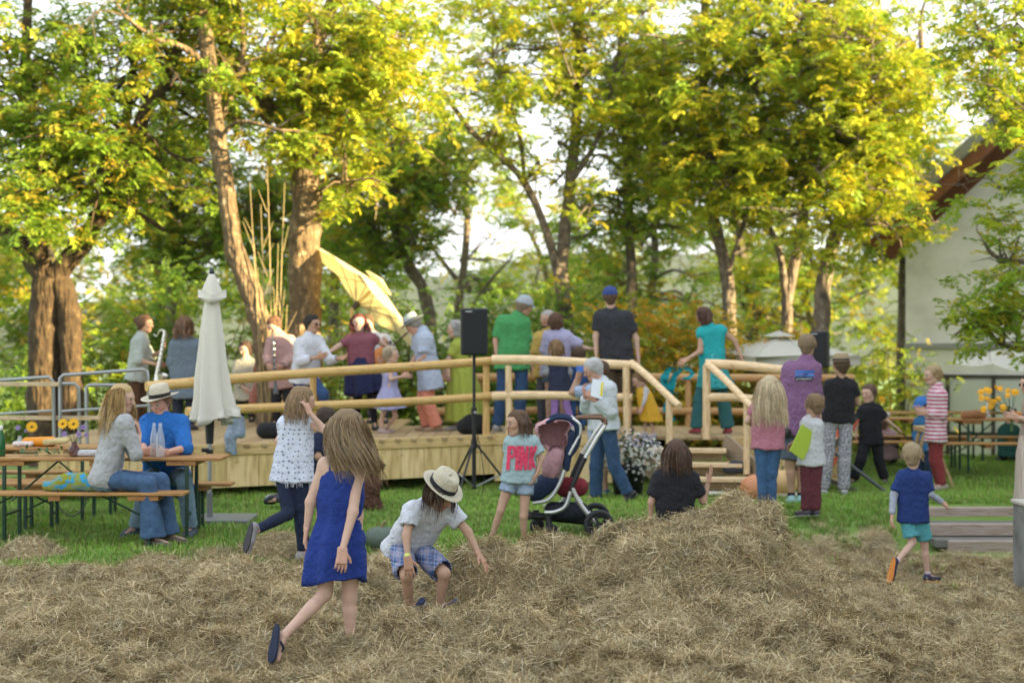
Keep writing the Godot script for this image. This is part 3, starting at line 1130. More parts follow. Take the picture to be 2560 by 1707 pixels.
func trees() -> void:
	rng.seed = 77
	sprigs = [sprig(6, 0.082, 0.036), sprig(5, 0.095, 0.04), sprig(7, 0.07, 0.031)]
	var green := [Color(0.26, 0.40, 0.035), Color(0.34, 0.45, 0.035), Color(0.22, 0.34, 0.035), Color(0.40, 0.47, 0.04), Color(0.24, 0.36, 0.035), Color(0.50, 0.40, 0.04)]
	var warm := [Color(0.46, 0.52, 0.035), Color(0.56, 0.57, 0.035), Color(0.36, 0.46, 0.035), Color(0.60, 0.53, 0.04), Color(0.28, 0.40, 0.035)]
	var dark := [Color(0.17, 0.30, 0.035), Color(0.22, 0.34, 0.035), Color(0.25, 0.37, 0.035), Color(0.16, 0.27, 0.035)]
	var gold := [Color(0.66, 0.46, 0.03), Color(0.58, 0.46, 0.03), Color(0.36, 0.40, 0.035), Color(0.25, 0.32, 0.035), Color(0.70, 0.38, 0.03)]
	var old_bark := bark("old", [0.06, 0.038, 0.02], [0.16, 0.12, 0.06])
	var ash_bark := bark("ash", [0.15, 0.105, 0.06], [0.46, 0.38, 0.25])
	var grey_bark := bark("grey", [0.15, 0.12, 0.095], [0.34, 0.31, 0.26])
	var G := "broadleaf trees behind the stage"
	# the gnarled tree at the left
	var limbs := [
		[[Vector3(-6.75, -0.2, -23), Vector3(-6.855, 0.651, -23), Vector3(-6.875, 1.678, -23), Vector3(-6.83, 2.705, -23)], 0.27, 0.24],
		[[Vector3(-6.429, -0.2, -22.9), Vector3(-6.461, 1.551, -22.9), Vector3(-6.506, 2.318, -22.9), Vector3(-6.746, 2.834, -23)], 0.18, 0.16],
		[[Vector3(-6.83, 2.641, -23), Vector3(-7.195, 3.161, -23.1), Vector3(-7.517, 3.476, -23), Vector3(-7.928, 4.097, -22.8), Vector3(-8.21, 5.164, -22.7)], 0.19, 0.08],
		[[Vector3(-6.843, 2.705, -23), Vector3(-6.928, 3.213, -22.9), Vector3(-6.974, 4.097, -22.8), Vector3(-7.132, 5.513, -22.9), Vector3(-7.099, 7.199, -23)], 0.14, 0.06],
		[[Vector3(-6.791, 2.641, -23), Vector3(-6.397, 3.085, -22.9), Vector3(-5.866, 3.77, -22.7), Vector3(-5.588, 4.077, -22.6), Vector3(-5.312, 5.009, -22.5), Vector3(-4.976, 5.494, -22.4), Vector3(-4.643, 6.287, -22.3)], 0.17, 0.07],
		[[Vector3(-5.62, 4.014, -22.6), Vector3(-5.638, 4.861, -22.8), Vector3(-5.591, 5.658, -23), Vector3(-5.431, 6.685, -23)], 0.09, 0.05],
		[[Vector3(-5.866, 3.77, -22.7), Vector3(-5.336, 3.572, -22.6), Vector3(-4.999, 3.376, -22.5)], 0.07, 0.03],
	]
	var cl := on_limbs(limbs, 2, 36, 0.55, 0.35, 0.65, 470, 3.9)
	cl += clumps_in(Vector3(-7.483, 3.588, -22.8), Vector3(-5.242, 6.267, -22.2), 26, 0.4, 0.75, 470)
	cl += clumps_in(Vector3(-6.914, 3.541, -22.2), Vector3(-5.354, 4.556, -21.9), 14, 0.35, 0.6, 480)
	cl += clumps_in(Vector3(-9.024, 4.955, -23.5), Vector3(-4.151, 8.437, -22), 6, 0.6, 0.9, 160)
	tree("gnarled_tree", "gnarled thick tree with low forked trunk at the left edge", G, Vector3(-6.8, -0.1, -23), limbs, cl, green, old_bark, 1.0, 14)
	# the pale leaning ash
	limbs = [
		[[Vector3(-3.34, -0.15, -22), Vector3(-3.463, 1.56, -22), Vector3(-3.629, 2.358, -22), Vector3(-3.874, 2.972, -22), Vector3(-3.997, 3.648, -22), Vector3(-4.151, 4.753, -22), Vector3(-4.261, 5.674, -22), Vector3(-4.366, 6.595, -22), Vector3(-4.458, 7.7, -22)], 0.18, 0.09],
		[[Vector3(-4.273, 5.674, -22), Vector3(-4.621, 5.9, -21.9), Vector3(-5.002, 6.014, -21.7), Vector3(-5.316, 6.245, -21.5)], 0.06, 0.025],
		[[Vector3(-4.163, 4.814, -22), Vector3(-3.985, 5.198, -22.1), Vector3(-3.817, 5.895, -22.2), Vector3(-3.927, 6.847, -22.3)], 0.06, 0.03],
		[[Vector3(-4.366, 6.533, -22), Vector3(-4.089, 7.086, -22), Vector3(-3.782, 7.823, -22)], 0.06, 0.03],
	]
	cl = on_limbs(limbs, 1, 20, 0.45, 0.3, 0.55, 460, 4.6)
	cl += clumps_in(Vector3(-5.021, 6.347, -22.6), Vector3(-3.231, 8.014, -21.6), 12, 0.45, 0.7, 360)
	tree("leaning_ash_tree", "slender pale-barked trunk leaning to the left behind the musicians", G, Vector3(-3.34, -0.15, -22), limbs, cl, green, ash_bark, 1.0, 14)
	# water shoots at its foot, dry and straw coloured
	var shoots := thing("dry_shrub", "bare straw-coloured shoots standing at the leaning trunk", "shrub", Vector3(-3.352, 1.684, -21.8), 0.0)
	for s in [[Vector3(-3.444, 1.927, -21.8), Vector3(-3.64, 3.985, -21.7)], [Vector3(-3.383, 1.927, -21.8), Vector3(-3.416, 4.712, -21.7)], [Vector3(-3.334, 1.866, -21.8), Vector3(-3.505, 3.691, -21.8)], [Vector3(-3.261, 1.866, -21.8), Vector3(-3.155, 3.985, -21.7)], [Vector3(-3.398, 1.805, -21.7), Vector3(-3.246, 3.138, -21.7)], [Vector3(-3.295, 1.805, -21.7), Vector3(-3.563, 3.131, -21.6)], [Vector3(-3.155, 1.079, -21.7), Vector3(-3.125, 2.29, -21.7)]]:
		var st := st_new()
		var a: Vector3 = s[0] - shoots.position
		var b: Vector3 = s[1] - shoots.position
		a.y = -1.6
		tube(st, curve([a, a.lerp(b, 0.5) + Vector3(rng.randf_range(-0.06, 0.06), 0, 0), b], 4), curve_r([0.013, 0.01, 0.004], 4), 5)
		for k in 3:
			var q := a.lerp(b, rng.randf_range(0.5, 0.85))
			tube(st, [q, q + Vector3(rng.randf_range(-0.16, 0.16), rng.randf_range(0.2, 0.45), 0.05)], [0.007, 0.003], 4)
		part("shoot", st, paint(0.38, 0.29, 0.14, 0.8), shoots)
	# the straight thick trunk
	limbs = [
		[[Vector3(-3.089, -0.2, -23.5), Vector3(-3.122, 1.152, -23.5), Vector3(-3.109, 2.07, -23.5), Vector3(-3.122, 2.988, -23.5), Vector3(-3.096, 3.906, -23.5), Vector3(-3.135, 4.693, -23.5)], 0.27, 0.23],
		[[Vector3(-3.174, 4.562, -23.5), Vector3(-3.435, 5.072, -23.4), Vector3(-3.908, 5.579, -23.3), Vector3(-4.248, 6.145, -23.2), Vector3(-4.532, 6.685, -23), Vector3(-4.789, 7.391, -23)], 0.14, 0.07],
		[[Vector3(-3.122, 4.627, -23.5), Vector3(-3.174, 5.203, -23.4), Vector3(-3.263, 5.886, -23.2), Vector3(-3.147, 6.598, -23.2), Vector3(-3.147, 7.634, -23.2)], 0.12, 0.06],
		[[Vector3(-3.096, 4.627, -23.5), Vector3(-2.99, 5.364, -23.6), Vector3(-2.964, 6.154, -23.6), Vector3(-2.752, 6.834, -23.7), Vector3(-2.498, 7.786, -23.8)], 0.17, 0.08],
		[[Vector3(-2.99, 5.364, -23.6), Vector3(-2.586, 5.66, -23.4), Vector3(-2.111, 6.08, -23.2), Vector3(-1.643, 6.236, -23)], 0.06, 0.03],
	]
	cl = on_limbs(limbs, 1, 44, 0.6, 0.35, 0.65, 470, 4.4)
	cl += clumps_in(Vector3(-3.569, 4.695, -23), Vector3(-1.215, 6.762, -22.2), 26, 0.35, 0.65, 470)
	cl += clumps_in(Vector3(-2.978, 3.832, -23.4), Vector3(-1.741, 5.086, -22.6), 9, 0.3, 0.5, 460)
	cl += clumps_in(Vector3(-4.622, 7.278, -24.5), Vector3(-1.419, 8.713, -22.5), 5, 0.6, 0.9, 160)
	tree("straight_ash_tree", "thick straight trunk with mossy bark behind the tilted yellow parasol", G, Vector3(-3.089, -0.2, -23.5), limbs, cl, warm, ash_bark, 1.0, 16)
	# mid trees: [label, pts, r, extra limbs, crown box lo hi, clumps, palette]
	var mid := [
		["leafy tree filling the gap between gnarled and leaning trunks", [Vector3(-6.8, -1.3, -31), Vector3(-6.757, 2.162, -31), Vector3(-6.714, 3.719, -31), Vector3(-6.627, 5.104, -31), Vector3(-6.714, 6.834, -31)], 0.13, [], Vector3(-7.437, 3.047, -31.5), Vector3(-5.698, 5.608, -30.2), 30, green, 0.45, 0.8],
		["leafy tree between the leaning ash and the straight trunk", [Vector3(-4.787, -1.4, -32), Vector3(-4.787, 2.175, -32), Vector3(-4.876, 3.782, -32), Vector3(-4.966, 5.211, -32), Vector3(-4.966, 6.64, -32)], 0.12, [], Vector3(-5.587, 3.088, -32.5), Vector3(-4.232, 4.951, -31.2), 16, green, 0.45, 0.7],
		["dark slender tree bending left, behind the tilted parasol", [Vector3(-1.39, -1.2, -30), Vector3(-1.599, 2.317, -30), Vector3(-2.018, 3.322, -30), Vector3(-2.437, 4.578, -30), Vector3(-2.73, 5.834, -30), Vector3(-2.897, 7.341, -30)], 0.15,
			[[[Vector3(-2.06, 3.322, -30), Vector3(-2.479, 3.657, -30), Vector3(-2.981, 4.829, -30)], 0.06, 0.03]], Vector3(-3.371, 3.177, -30.5), Vector3(-0.946, 5.726, -29.2), 26, green, 0.45, 0.8],
		["twin-stemmed tree with wide boughs, behind the man in green", [Vector3(1.009, -0.9, -27), Vector3(0.934, 2.113, -27), Vector3(0.844, 3.017, -27), Vector3(1.009, 4.524, -27), Vector3(1.145, 6.182, -27), Vector3(1.198, 8.141, -27)], 0.16,
			[[[Vector3(0.904, 1.962, -27), Vector3(0.72, 3.238, -26.9), Vector3(0.217, 4.504, -26.8), Vector3(-0.639, 5.3, -26.6), Vector3(-1.228, 6.1, -26.5)], 0.10, 0.035], [[Vector3(0.217, 4.504, -26.8), Vector3(0.104, 5.388, -26.7), Vector3(-0.342, 6.636, -26.6)], 0.05, 0.025], [[Vector3(1.024, 4.524, -27), Vector3(1.537, 5.428, -27), Vector3(1.838, 6.785, -27)], 0.06, 0.03]], Vector3(-1.048, 5.972, -27.6), Vector3(1.915, 7.905, -26), 30, warm, 0.4, 0.75],
		["slim grey tree behind the man in the blue cap", [Vector3(2.298, -1.1, -29), Vector3(2.233, 2.138, -29), Vector3(2.201, 3.271, -29), Vector3(2.136, 4.889, -29), Vector3(2.055, 6.913, -29), Vector3(1.974, 8.612, -29)], 0.13, [], Vector3(1.345, 3.619, -29.4), Vector3(3.043, 6.886, -28.4), 24, green, 0.45, 0.8],
		["grey tree with a long bough, behind the woman in turquoise", [Vector3(3.873, -0.9, -27), Vector3(3.767, 1.962, -27), Vector3(3.684, 3.017, -27), Vector3(3.383, 4.449, -27), Vector3(3.308, 6.182, -27), Vector3(3.345, 8.292, -27)], 0.15,
			[[[Vector3(3.707, 2.866, -27), Vector3(4.143, 4.354, -26.8), Vector3(4.426, 5.164, -26.7)], 0.05, 0.025], [[Vector3(3.383, 4.449, -27), Vector3(2.893, 5.428, -27), Vector3(2.667, 6.785, -27)], 0.06, 0.03]], Vector3(2.486, 4.191, -27.5), Vector3(4.455, 7.688, -26), 40, warm, 0.4, 0.75],
		["forked tree with bright leaves above the open white parasol", [Vector3(4.792, -0.9, -27), Vector3(4.747, 1.962, -27), Vector3(4.822, 2.866, -27), Vector3(5.078, 4.147, -27), Vector3(5.139, 5.73, -27), Vector3(5.078, 8.292, -27)], 0.13,
			[[[Vector3(4.747, 2.414, -27), Vector3(4.579, 3.388, -26.9), Vector3(4.218, 4.055, -26.8), Vector3(3.593, 4.929, -26.6), Vector3(3.061, 5.731, -26.5)], 0.08, 0.03], [[Vector3(5.078, 4.147, -27), Vector3(4.684, 5.19, -26.9), Vector3(4.218, 6, -26.8), Vector3(3.606, 6.729, -26.7)], 0.06, 0.03]], Vector3(3.548, 4.106, -27.4), Vector3(6.005, 7.858, -25.8), 52, warm, 0.4, 0.75],
		["straight dark trunk behind the second loudspeaker", [Vector3(5.108, -0.8, -26), Vector3(5.137, 1.955, -26), Vector3(5.224, 2.971, -26), Vector3(5.485, 4.06, -26), Vector3(5.58, 5.874, -26), Vector3(5.507, 8.05, -26)], 0.17,
			[[[Vector3(5.485, 4.06, -26), Vector3(5.956, 4.918, -25.9), Vector3(6.509, 5.554, -25.8)], 0.06, 0.03], [[Vector3(5.558, 5.293, -26), Vector3(5.181, 6.019, -26), Vector3(4.745, 6.817, -26)], 0.06, 0.03]], Vector3(4.597, 3.432, -26.4), Vector3(6.795, 6.833, -25), 50, warm, 0.4, 0.75],
		["small tree with bare lower boughs beside the house wall", [Vector3(7.401, -1.3, -30), Vector3(7.485, 2.15, -30), Vector3(7.526, 3.657, -30), Vector3(7.736, 4.996, -30), Vector3(7.861, 6.671, -30), Vector3(7.836, 7.843, -30)], 0.10,
			[[[Vector3(7.526, 3.657, -30), Vector3(8.017, 4.809, -29.8), Vector3(8.706, 5.532, -29.6)], 0.05, 0.02]], Vector3(6.776, 3.332, -30.2), Vector3(8.344, 5.074, -29.2), 20, warm, 0.4, 0.65],
	]
	for s in mid:
		var ls := [[s[1], s[2], s[2] * 0.45]] + (s[3] as Array)
		var c2 := on_limbs(ls, 0, 16, 0.6, 0.35, 0.6, 420, 3.4)
		var lo: Vector3 = s[4]
		var hi: Vector3 = s[5]
		c2 += clumps_in(lo, hi, s[6], s[8], s[9], 400)
		c2 += clumps_in(Vector3(lo.x, 7.5, lo.z), Vector3(hi.x, 10.5, hi.z), 3, 0.7, 1.0, 120)
		tree("slender_tree", s[0], G, s[1][0], ls, c2, s[7], grey_bark, 1.1)
	# branches reaching in from trees that stand just right of the picture
	limbs = [[[Vector3(8.6, -0.3, -21.0), Vector3(8.5, 2.0, -21.0), Vector3(8.2, 4.2, -21.0), Vector3(7.6, 6.5, -21.2), Vector3(7.2, 9.0, -21.5)], 0.17, 0.06],
		[[Vector3(8.5, 1.8, -21.0), Vector3(6.699, 1.688, -20.8), Vector3(6.174, 2.034, -20.6), Vector3(5.801, 1.861, -20.5)], 0.06, 0.015],
		[[Vector3(8.4, 2.8, -21.0), Vector3(6.64, 2.849, -20.8), Vector3(6.232, 3.069, -20.6)], 0.06, 0.02],
		[[Vector3(8.2, 4.2, -21.0), Vector3(6.757, 3.836, -20.8), Vector3(6.404, 3.816, -20.6)], 0.05, 0.02],
		[[Vector3(7.7, 6.2, -21.1), Vector3(6.587, 5.672, -21), Vector3(6.235, 6.024, -21)], 0.06, 0.02]]
	cl = clumps_in(Vector3(6.206, 1.688, -20.9), Vector3(6.934, 3.503, -20.3), 11, 0.28, 0.5, 480)
	cl += clumps_in(Vector3(5.915, 1.804, -20.7), Vector3(6.171, 2.316, -20.4), 4, 0.22, 0.32, 330)
	cl += clumps_in(Vector3(6.295, 4.672, -21.4), Vector3(7.152, 6.633, -20.6), 16, 0.35, 0.55, 430)
	cl += on_limbs(limbs, 0, 14, 0.6, 0.4, 0.6, 420, 3.4)
	tree("maple_tree", "yellow-green tree whose branches hang before the white house wall", G, Vector3(8.6, -0.3, -21.0), limbs, cl, [warm[0], green[0], green[1], warm[3], dark[2]], grey_bark, 1.05)
	# the wood behind
	for k in 13:
		thin = 0.25
		var x := -17.0 + 2.55 * k + rng.randf_range(-0.6, 0.6)
		var z := -rng.randf_range(37.0, 46.0)
		var b := Vector3(x, soil(x, z) - 0.1, z)
		var tall := rng.randf_range(7.5, 11.0)
		var ls := [[[b, b + Vector3(0.1, tall * 0.35, 0), b + Vector3(rng.randf_range(-0.5, 0.5), tall * 0.7, 0), b + Vector3(rng.randf_range(-0.8, 0.8), tall, 0.1)], 0.18, 0.05]]
		for j in 4:
			var y := tall * rng.randf_range(0.3, 0.7)
			var e := b + Vector3(rng.randf_range(-2.0, 2.0), y + rng.randf_range(0.8, 2.2), rng.randf_range(-1.2, 1.2))
			ls.append([[b + Vector3(0.1, y, 0), b.lerp(e, 0.5) + Vector3(0, y * 0.55, 0), e], 0.07, 0.025])
		var gap := 1.0 if absf(x + 1.2) < 2.5 else 1.0
		var c2 := on_limbs(ls, 0, int(34 * gap), 0.85, 0.6, 1.0, 190, 0.8)
		var what: String = ["far broadleaf tree in deep green, %s", "far broadleaf tree turning yellow, %s"][k % 2]
		var where: String = ["behind the left end of the metal railing", "behind the gnarled trunk", "between gnarled and leaning trunks", "behind the saxophone player", "behind the closed parasol", "behind the leaning ash", "right of the straight trunk", "above the tilted parasol", "behind the green polo shirt", "behind the blue cap", "behind the turquoise dancer", "behind the white parasol", "behind the house corner"][k]
		tree("far_tree", what % where, "far trees of the wood", b, ls, c2, green if k % 2 == 0 else warm, grey_bark, 1.7)
	# shrubs behind the stage
	var SG := "shrubs behind the stage"
	var list := [
		["dense green shrub at the left end of the metal railing", Vector3(-8.066, -0.6, -25), Vector3(1.1, 1.0, 0.8), 700, dark],
		["dense green shrub between the gnarled trunk and the saxophone player", Vector3(-6.321, -0.6, -25), Vector3(1.3, 1.5, 0.9), 1100, green],
		["tall green shrub behind the closed parasol", Vector3(-5.167, -0.6, -25.5), Vector3(1.3, 1.7, 0.9), 1100, dark],
		["green shrub behind the double bass", Vector3(-4.18, -0.6, -26), Vector3(1.1, 1.3, 0.8), 750, green],
		["green shrub behind the red-haired dancer", Vector3(-2.676, -0.6, -25.5), Vector3(1.2, 1.5, 0.9), 900, green],
		["dark shrub below the tilted yellow parasol", Vector3(-1.64, -0.6, -26), Vector3(1.2, 1.7, 0.9), 1000, dark],
		["dark shrub behind the lime green dress", Vector3(-0.624, -0.6, -26), Vector3(1.1, 1.5, 0.9), 900, dark],
		["dark shrub behind the green polo shirt", Vector3(0.399, -0.6, -26.5), Vector3(1.2, 1.5, 0.9), 900, dark],
		["green shrub between the two men on the platform", Vector3(1.36, -0.6, -26.5), Vector3(1.0, 1.2, 0.9), 700, green],
		["golden leafed shrub between the blue cap and the turquoise dancer", Vector3(2.484, -0.5, -24.8), Vector3(1.25, 1.35, 0.8), 1900, gold],
		["golden leafed shrub behind the turquoise dancer", Vector3(3.658, -0.6, -25.5), Vector3(1.15, 1.25, 0.8), 1300, gold],
		["loose yellow-green shrub right of the second loudspeaker", Vector3(5.579, -0.7, -25.5), Vector3(0.9, 1.1, 0.7), 420, warm],
		["loose green shrub at the corner of the house", Vector3(6.463, -0.9, -26.5), Vector3(0.9, 1.3, 0.7), 520, green],
	]
	for s in list: shrub(s[0], s[1], s[2], int(s[3] * 1.5), s[4], SG)

# ---------- stage, furniture and the other things ----------
func pole_wood() -> StandardMaterial3D:
	return wood("pole", 0.70, 0.47, 0.18, Vector3(2, 2, 2), 0.55)

func log_pole(st: SurfaceTool, a: Vector3, b: Vector3, r: float) -> void:
	var pts: Array = []
	var rr: Array = []
	for k in 9:
		var t := k / 8.0
		pts.append(a.lerp(b, t) + Vector3(0, 0.012 * sin(t * 5.0 + a.x * 3.0), 0))
		rr.append(r * (1.0 + 0.015 * sin(t * 11.0 + a.x * 7.0) - 0.08 * t))
	tube(st, pts, rr, 12, true, 0.03)

# the stage front runs from L over the corner C to R; the deck is 0.6 m high
func stage() -> void:
	rng.seed = 31
	var L := Vector3(-3.62, 0, -17.7)
	var C := Vector3(-0.22, 0, -19.75)
	var R := Vector3(2.12, 0, -19.35)
	var o := thing("wooden_stage", "low timber stage faced with pale vertical boards", "stage", Vector3.ZERO)
	var H := 0.6
	# deck boards, running away from the viewer
	var deck_mats := [wood("deck_a", 0.44, 0.33, 0.18, Vector3(3, 3, 1)), wood("deck_b", 0.40, 0.29, 0.15, Vector3(3, 3, 1)), wood("deck_c", 0.48, 0.36, 0.2, Vector3(3, 3, 1))]
	for k in 52:
		var x := -5.6 + 0.185 * k
		var zf := -17.72
		if x < L.x: zf = lerpf(-17.1, -17.7, (x + 5.6) / (L.x + 5.6))
		elif x < C.x: zf = lerpf(L.z, C.z, (x - L.x) / (C.x - L.x))
		elif x < R.x: zf = lerpf(C.z, R.z, (x - C.x) / (R.x - C.x))
		else: zf = lerpf(-19.35, -19.1, clampf((x - R.x) / 3.0, 0, 1))
		var st := st_new()
		var zb := 23.8 if x < -1.6 else 21.9
		box(st, Vector3(x + 0.09, H - 0.02, (zf - zb) * 0.5), Vector3(0.178, 0.04, zb + zf), Basis(), 0.004)
		part("deck_board", st, deck_mats[k % 3], o)
	# face boards under a cap board
	var bm: Array = []
	for k in 5:
		var q := rng.randf_range(0.85, 1.12)
		bm.append(wood("face_%d" % k, 0.82 * q, 0.64 * q, 0.32 * q * rng.randf_range(0.9, 1.1), Vector3(1.1, 1.1, 1.1), 0.7, true))
	var runs := [[Vector3(-5.2, 0, -17.15), L, 0.12], [L, C, 0.11], [C, Vector3(1.4, 0, -19.47), 0.02], [Vector3(2.62, 0, -19.2), Vector3(4.0, 0, -19.05), 0.05]]
	for run in runs:
		var a: Vector3 = run[0]
		var b: Vector3 = run[1]
		var d := (b - a)
		var ln := d.length()
		var x := d.normalized()
		var out := Vector3(-x.z, 0, x.x)
		if out.z < 0: out = -out
		var bs := Basis(x, Vector3.UP, x.cross(Vector3.UP))
		var t := 0.0
		var lift: float = run[2]
		while t < ln - 0.02:
			var w := minf(rng.randf_range(0.24, 0.42), ln - t)
			var st := st_new()
			box(st, a + x * (t + w * 0.5) + out * (0.018 + rng.randf_range(0, 0.004)) + Vector3(0, (lift + H - 0.05) * 0.5, 0), Vector3(w - 0.006, H - 0.05 - lift, 0.024), bs, 0.004)
			part("plank", st, bm[rng.randi() % 5], o)
			t += w
		var st2 := st_new()
		box(st2, (a + b) * 0.5 + out * 0.04 + Vector3(0, H - 0.055, 0), Vector3(ln, 0.13, 0.03), bs, 0.006)
		part("cap_board", st2, wood("cap", 0.74, 0.55, 0.26, Vector3(2, 3, 2)), o)
	# dark void and blocks below
	for bx in [[-3.2, -18.6], [-1.6, -19.4], [-0.1, -20.2], [1.6, -20.0], [-4.6, -17.6]]:
		var st := st_new()
		box(st, Vector3(bx[0], 0.2, bx[1] - 0.2), Vector3(0.12, 0.72, 0.12))
		part("support_post", st, wood("post", 0.25, 0.18, 0.1), o)
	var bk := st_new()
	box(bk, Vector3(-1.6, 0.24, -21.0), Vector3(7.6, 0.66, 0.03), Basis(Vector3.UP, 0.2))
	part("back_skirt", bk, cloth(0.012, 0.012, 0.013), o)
	# railings: each length of pole rail is a thing with its posts
	var pw := pole_wood()
	var pale := wood("pole_pale", 0.86, 0.66, 0.40, Vector3(2, 2, 2), 0.5)
	var pw_up := wood("pole_up", 0.70, 0.47, 0.18, Vector3(2, 2, 2), 0.55, true)
	var pale_up := wood("pole_pale_up", 0.86, 0.66, 0.40, Vector3(2, 2, 2), 0.5, true)
	rail("long_pole_railing", "long sloping pole railing along the stage front left of the corner", [[Vector3(-4.023, 1.282, -17.2), Vector3(-0.231, 1.55, -19.7), 0.058], [Vector3(-3.612, 0.987, -17.35), Vector3(-0.231, 1.094, -19.7), 0.055]], [[Vector3(-2.361, 0.663, -18.55), Vector3(-2.361, 1.439, -18.55), 0.042], [Vector3(-0.325, 0.647, -19.72), Vector3(-0.325, 1.5, -19.72), 0.045]], pw, pw_up)
	rail("corner_pole_railing", "pale pole railing in front of the men on the platform", [[Vector3(-0.247, 1.551, -19.65), Vector3(1.486, 1.501, -19.3), 0.06], [Vector3(-0.247, 1.095, -19.65), Vector3(1.486, 1.102, -19.3), 0.055]], [[Vector3(-0.033, 0.643, -19.6), Vector3(-0.044, 1.486, -19.6), 0.045], [Vector3(1.422, 0.698, -19.3), Vector3(1.411, 1.469, -19.3), 0.048]], pale, pale_up)
	rail("stair_handrail", "sloping pole handrail beside the toddler in yellow", [[Vector3(1.476, 1.512, -19.3), Vector3(1.961, 1.035, -18.3), 0.046]], [[Vector3(1.864, 0.511, -18.5), Vector3(1.858, 1.156, -18.5), 0.042]], pale, pale_up)
	rail("right_pole_railing", "pale pole railing right of the stairs with a sloping handrail", [[Vector3(2.379, 1.502, -19.2), Vector3(3.494, 1.431, -19), 0.06], [Vector3(2.406, 1.095, -19.2), Vector3(3.494, 1.049, -19), 0.052], [Vector3(2.394, 1.503, -19.15), Vector3(2.839, 0.989, -18.2), 0.045]], [[Vector3(2.39, 0.677, -19.2), Vector3(2.39, 1.502, -19.2), 0.05], [Vector3(2.762, 0.21, -18.4), Vector3(2.762, 1.108, -18.4), 0.04]], pale, pale_up)
	rail("back_pole_railing", "pole railing along the back edge of the stage", [[Vector3(-1.012, 1.269, -21.85), Vector3(4.759, 1.283, -21.75), 0.058], [Vector3(-1.073, 0.805, -21.85), Vector3(4.759, 0.81, -21.75), 0.052]], [[Vector3(-0.464, 0.403, -21.85), Vector3(-0.464, 1.269, -21.85), 0.045], [Vector3(1.119, 0.406, -21.8), Vector3(1.119, 1.27, -21.8), 0.045], [Vector3(2.458, 0.406, -21.8), Vector3(2.458, 1.27, -21.8), 0.045], [Vector3(4.161, 0.406, -21.8), Vector3(4.161, 1.27, -21.8), 0.045]], wood("pole_back", 0.54, 0.33, 0.14), wood("pole_back_up", 0.54, 0.33, 0.14, Vector3(2, 2, 2), 0.6, true))
	# stairs
	var s := thing("wooden_stairs", "short flight of plank steps up to the stage", "stairs", Vector3.ZERO)
	var sm := wood("step", 0.76, 0.60, 0.38, Vector3(2, 3, 2))
	var grey := wood("stringer", 0.36, 0.29, 0.21, Vector3(2, 3, 2))
	for k in 4:
		var st := st_new()
		box(st, Vector3(2.0 + 0.15 * k, 0.47 - 0.15 * k, -18.85 + 0.27 * k), Vector3(1.16 + (0.5 if k == 3 else 0.0), 0.045, 0.28), Basis(Vector3.UP, -0.12), 0.005)
		part("tread", st, sm if k < 3 else wood("step_low", 0.66, 0.62, 0.55), s)
	for k in 3:
		var st := st_new()
		box(st, Vector3(2.0 + 0.15 * k, 0.39 - 0.15 * k, -18.97 + 0.27 * k), Vector3(1.1, 0.11, 0.02), Basis(Vector3.UP, -0.12), 0.003)
		part("riser", st, sm, s)
	for side: float in [-0.58, 0.6]:
		var st := st_new()
		beam(st, Vector3(1.98 + side, 0.55, -19.0), Vector3(2.5 + side, 0.0, -17.95), 0.04, 0.26, 0.005)
		part("stringer", st, grey, s)

func rail(called: String, label: String, rails: Array, posts: Array, mat: Material, up: Material) -> void:
	var o := thing(called, label, "railing", Vector3(rails[0][0].x, 0.6, rails[0][0].z), 0.0, "pole railings of the stage")
	for q in rails:
		var st := st_new()
		log_pole(st, q[0] - o.position, q[1] - o.position, q[2])
		part("rail", st, mat, o)
	for q in posts:
		var st := st_new()
		var foot: Vector3 = q[0] - o.position
		foot.y = minf(foot.y, -0.02)
		log_pole(st, foot, q[1] - o.position, q[2])
		part("post", st, up, o)

func folding_legs(o: Node3D, x: float, w: float, h: float, green: Material) -> void:
	for z: float in [-w, w]:
		var st := st_new()
		beam(st, Vector3(x, -0.02, z), Vector3(x, h, z), 0.032, 0.03)
		part("leg", st, green, o)
	var st2 := st_new()
	beam(st2, Vector3(x, h * 0.35, -w), Vector3(x, h * 0.35, w), 0.02, 0.02)
	part("crossbar", st2, green, o)
	var st3 := st_new()
	var inn := 0.42 if x < 0 else -0.42
	rod(st3, Vector3(x, h * 0.5, 0), Vector3(x + inn, h - 0.01, 0), 0.009)
	part("brace", st3, green, o)

func trestle(kind: String, label: String, at: Vector3, turn: float, group: String, long := 2.2) -> Node3D:
	var is_table := kind == "beer_table"
	var h := 0.76 if is_table else 0.47
	var w := 0.5 if is_table else 0.25
	var o := thing(kind, label, "table" if is_table else "bench", at, turn, group)
	var top := wood("beer_top", 0.44, 0.235, 0.075, Vector3(1.6, 2, 3), 0.45)
	var edge := wood("beer_batten", 0.36, 0.18, 0.055, Vector3(2, 2, 2), 0.5)
	for k in (2 if is_table else 1):
		var st := st_new()
		var n := 2 if is_table else 1
		box(st, Vector3(0, h - 0.014, (k - (n - 1) * 0.5) * w / n), Vector3(long, 0.028, w / n - 0.002), Basis(), 0.006)
		part("plank", st, top, o)
	for x: float in [-long * 0.5 + 0.35, long * 0.5 - 0.35, 0.0]:
		var st := st_new()
		box(st, Vector3(x, h - 0.05, 0), Vector3(0.26 if x != 0.0 else 0.1, 0.042, w - 0.02), Basis(), 0.004)
		part("batten", st, edge, o)
	var green := paint(0.012, 0.05, 0.028, 0.45)
	for x: float in [-long * 0.5 + 0.3, long * 0.5 - 0.3]: folding_legs(o, x, w * 0.5 - 0.03, h - 0.03, green)
	return o

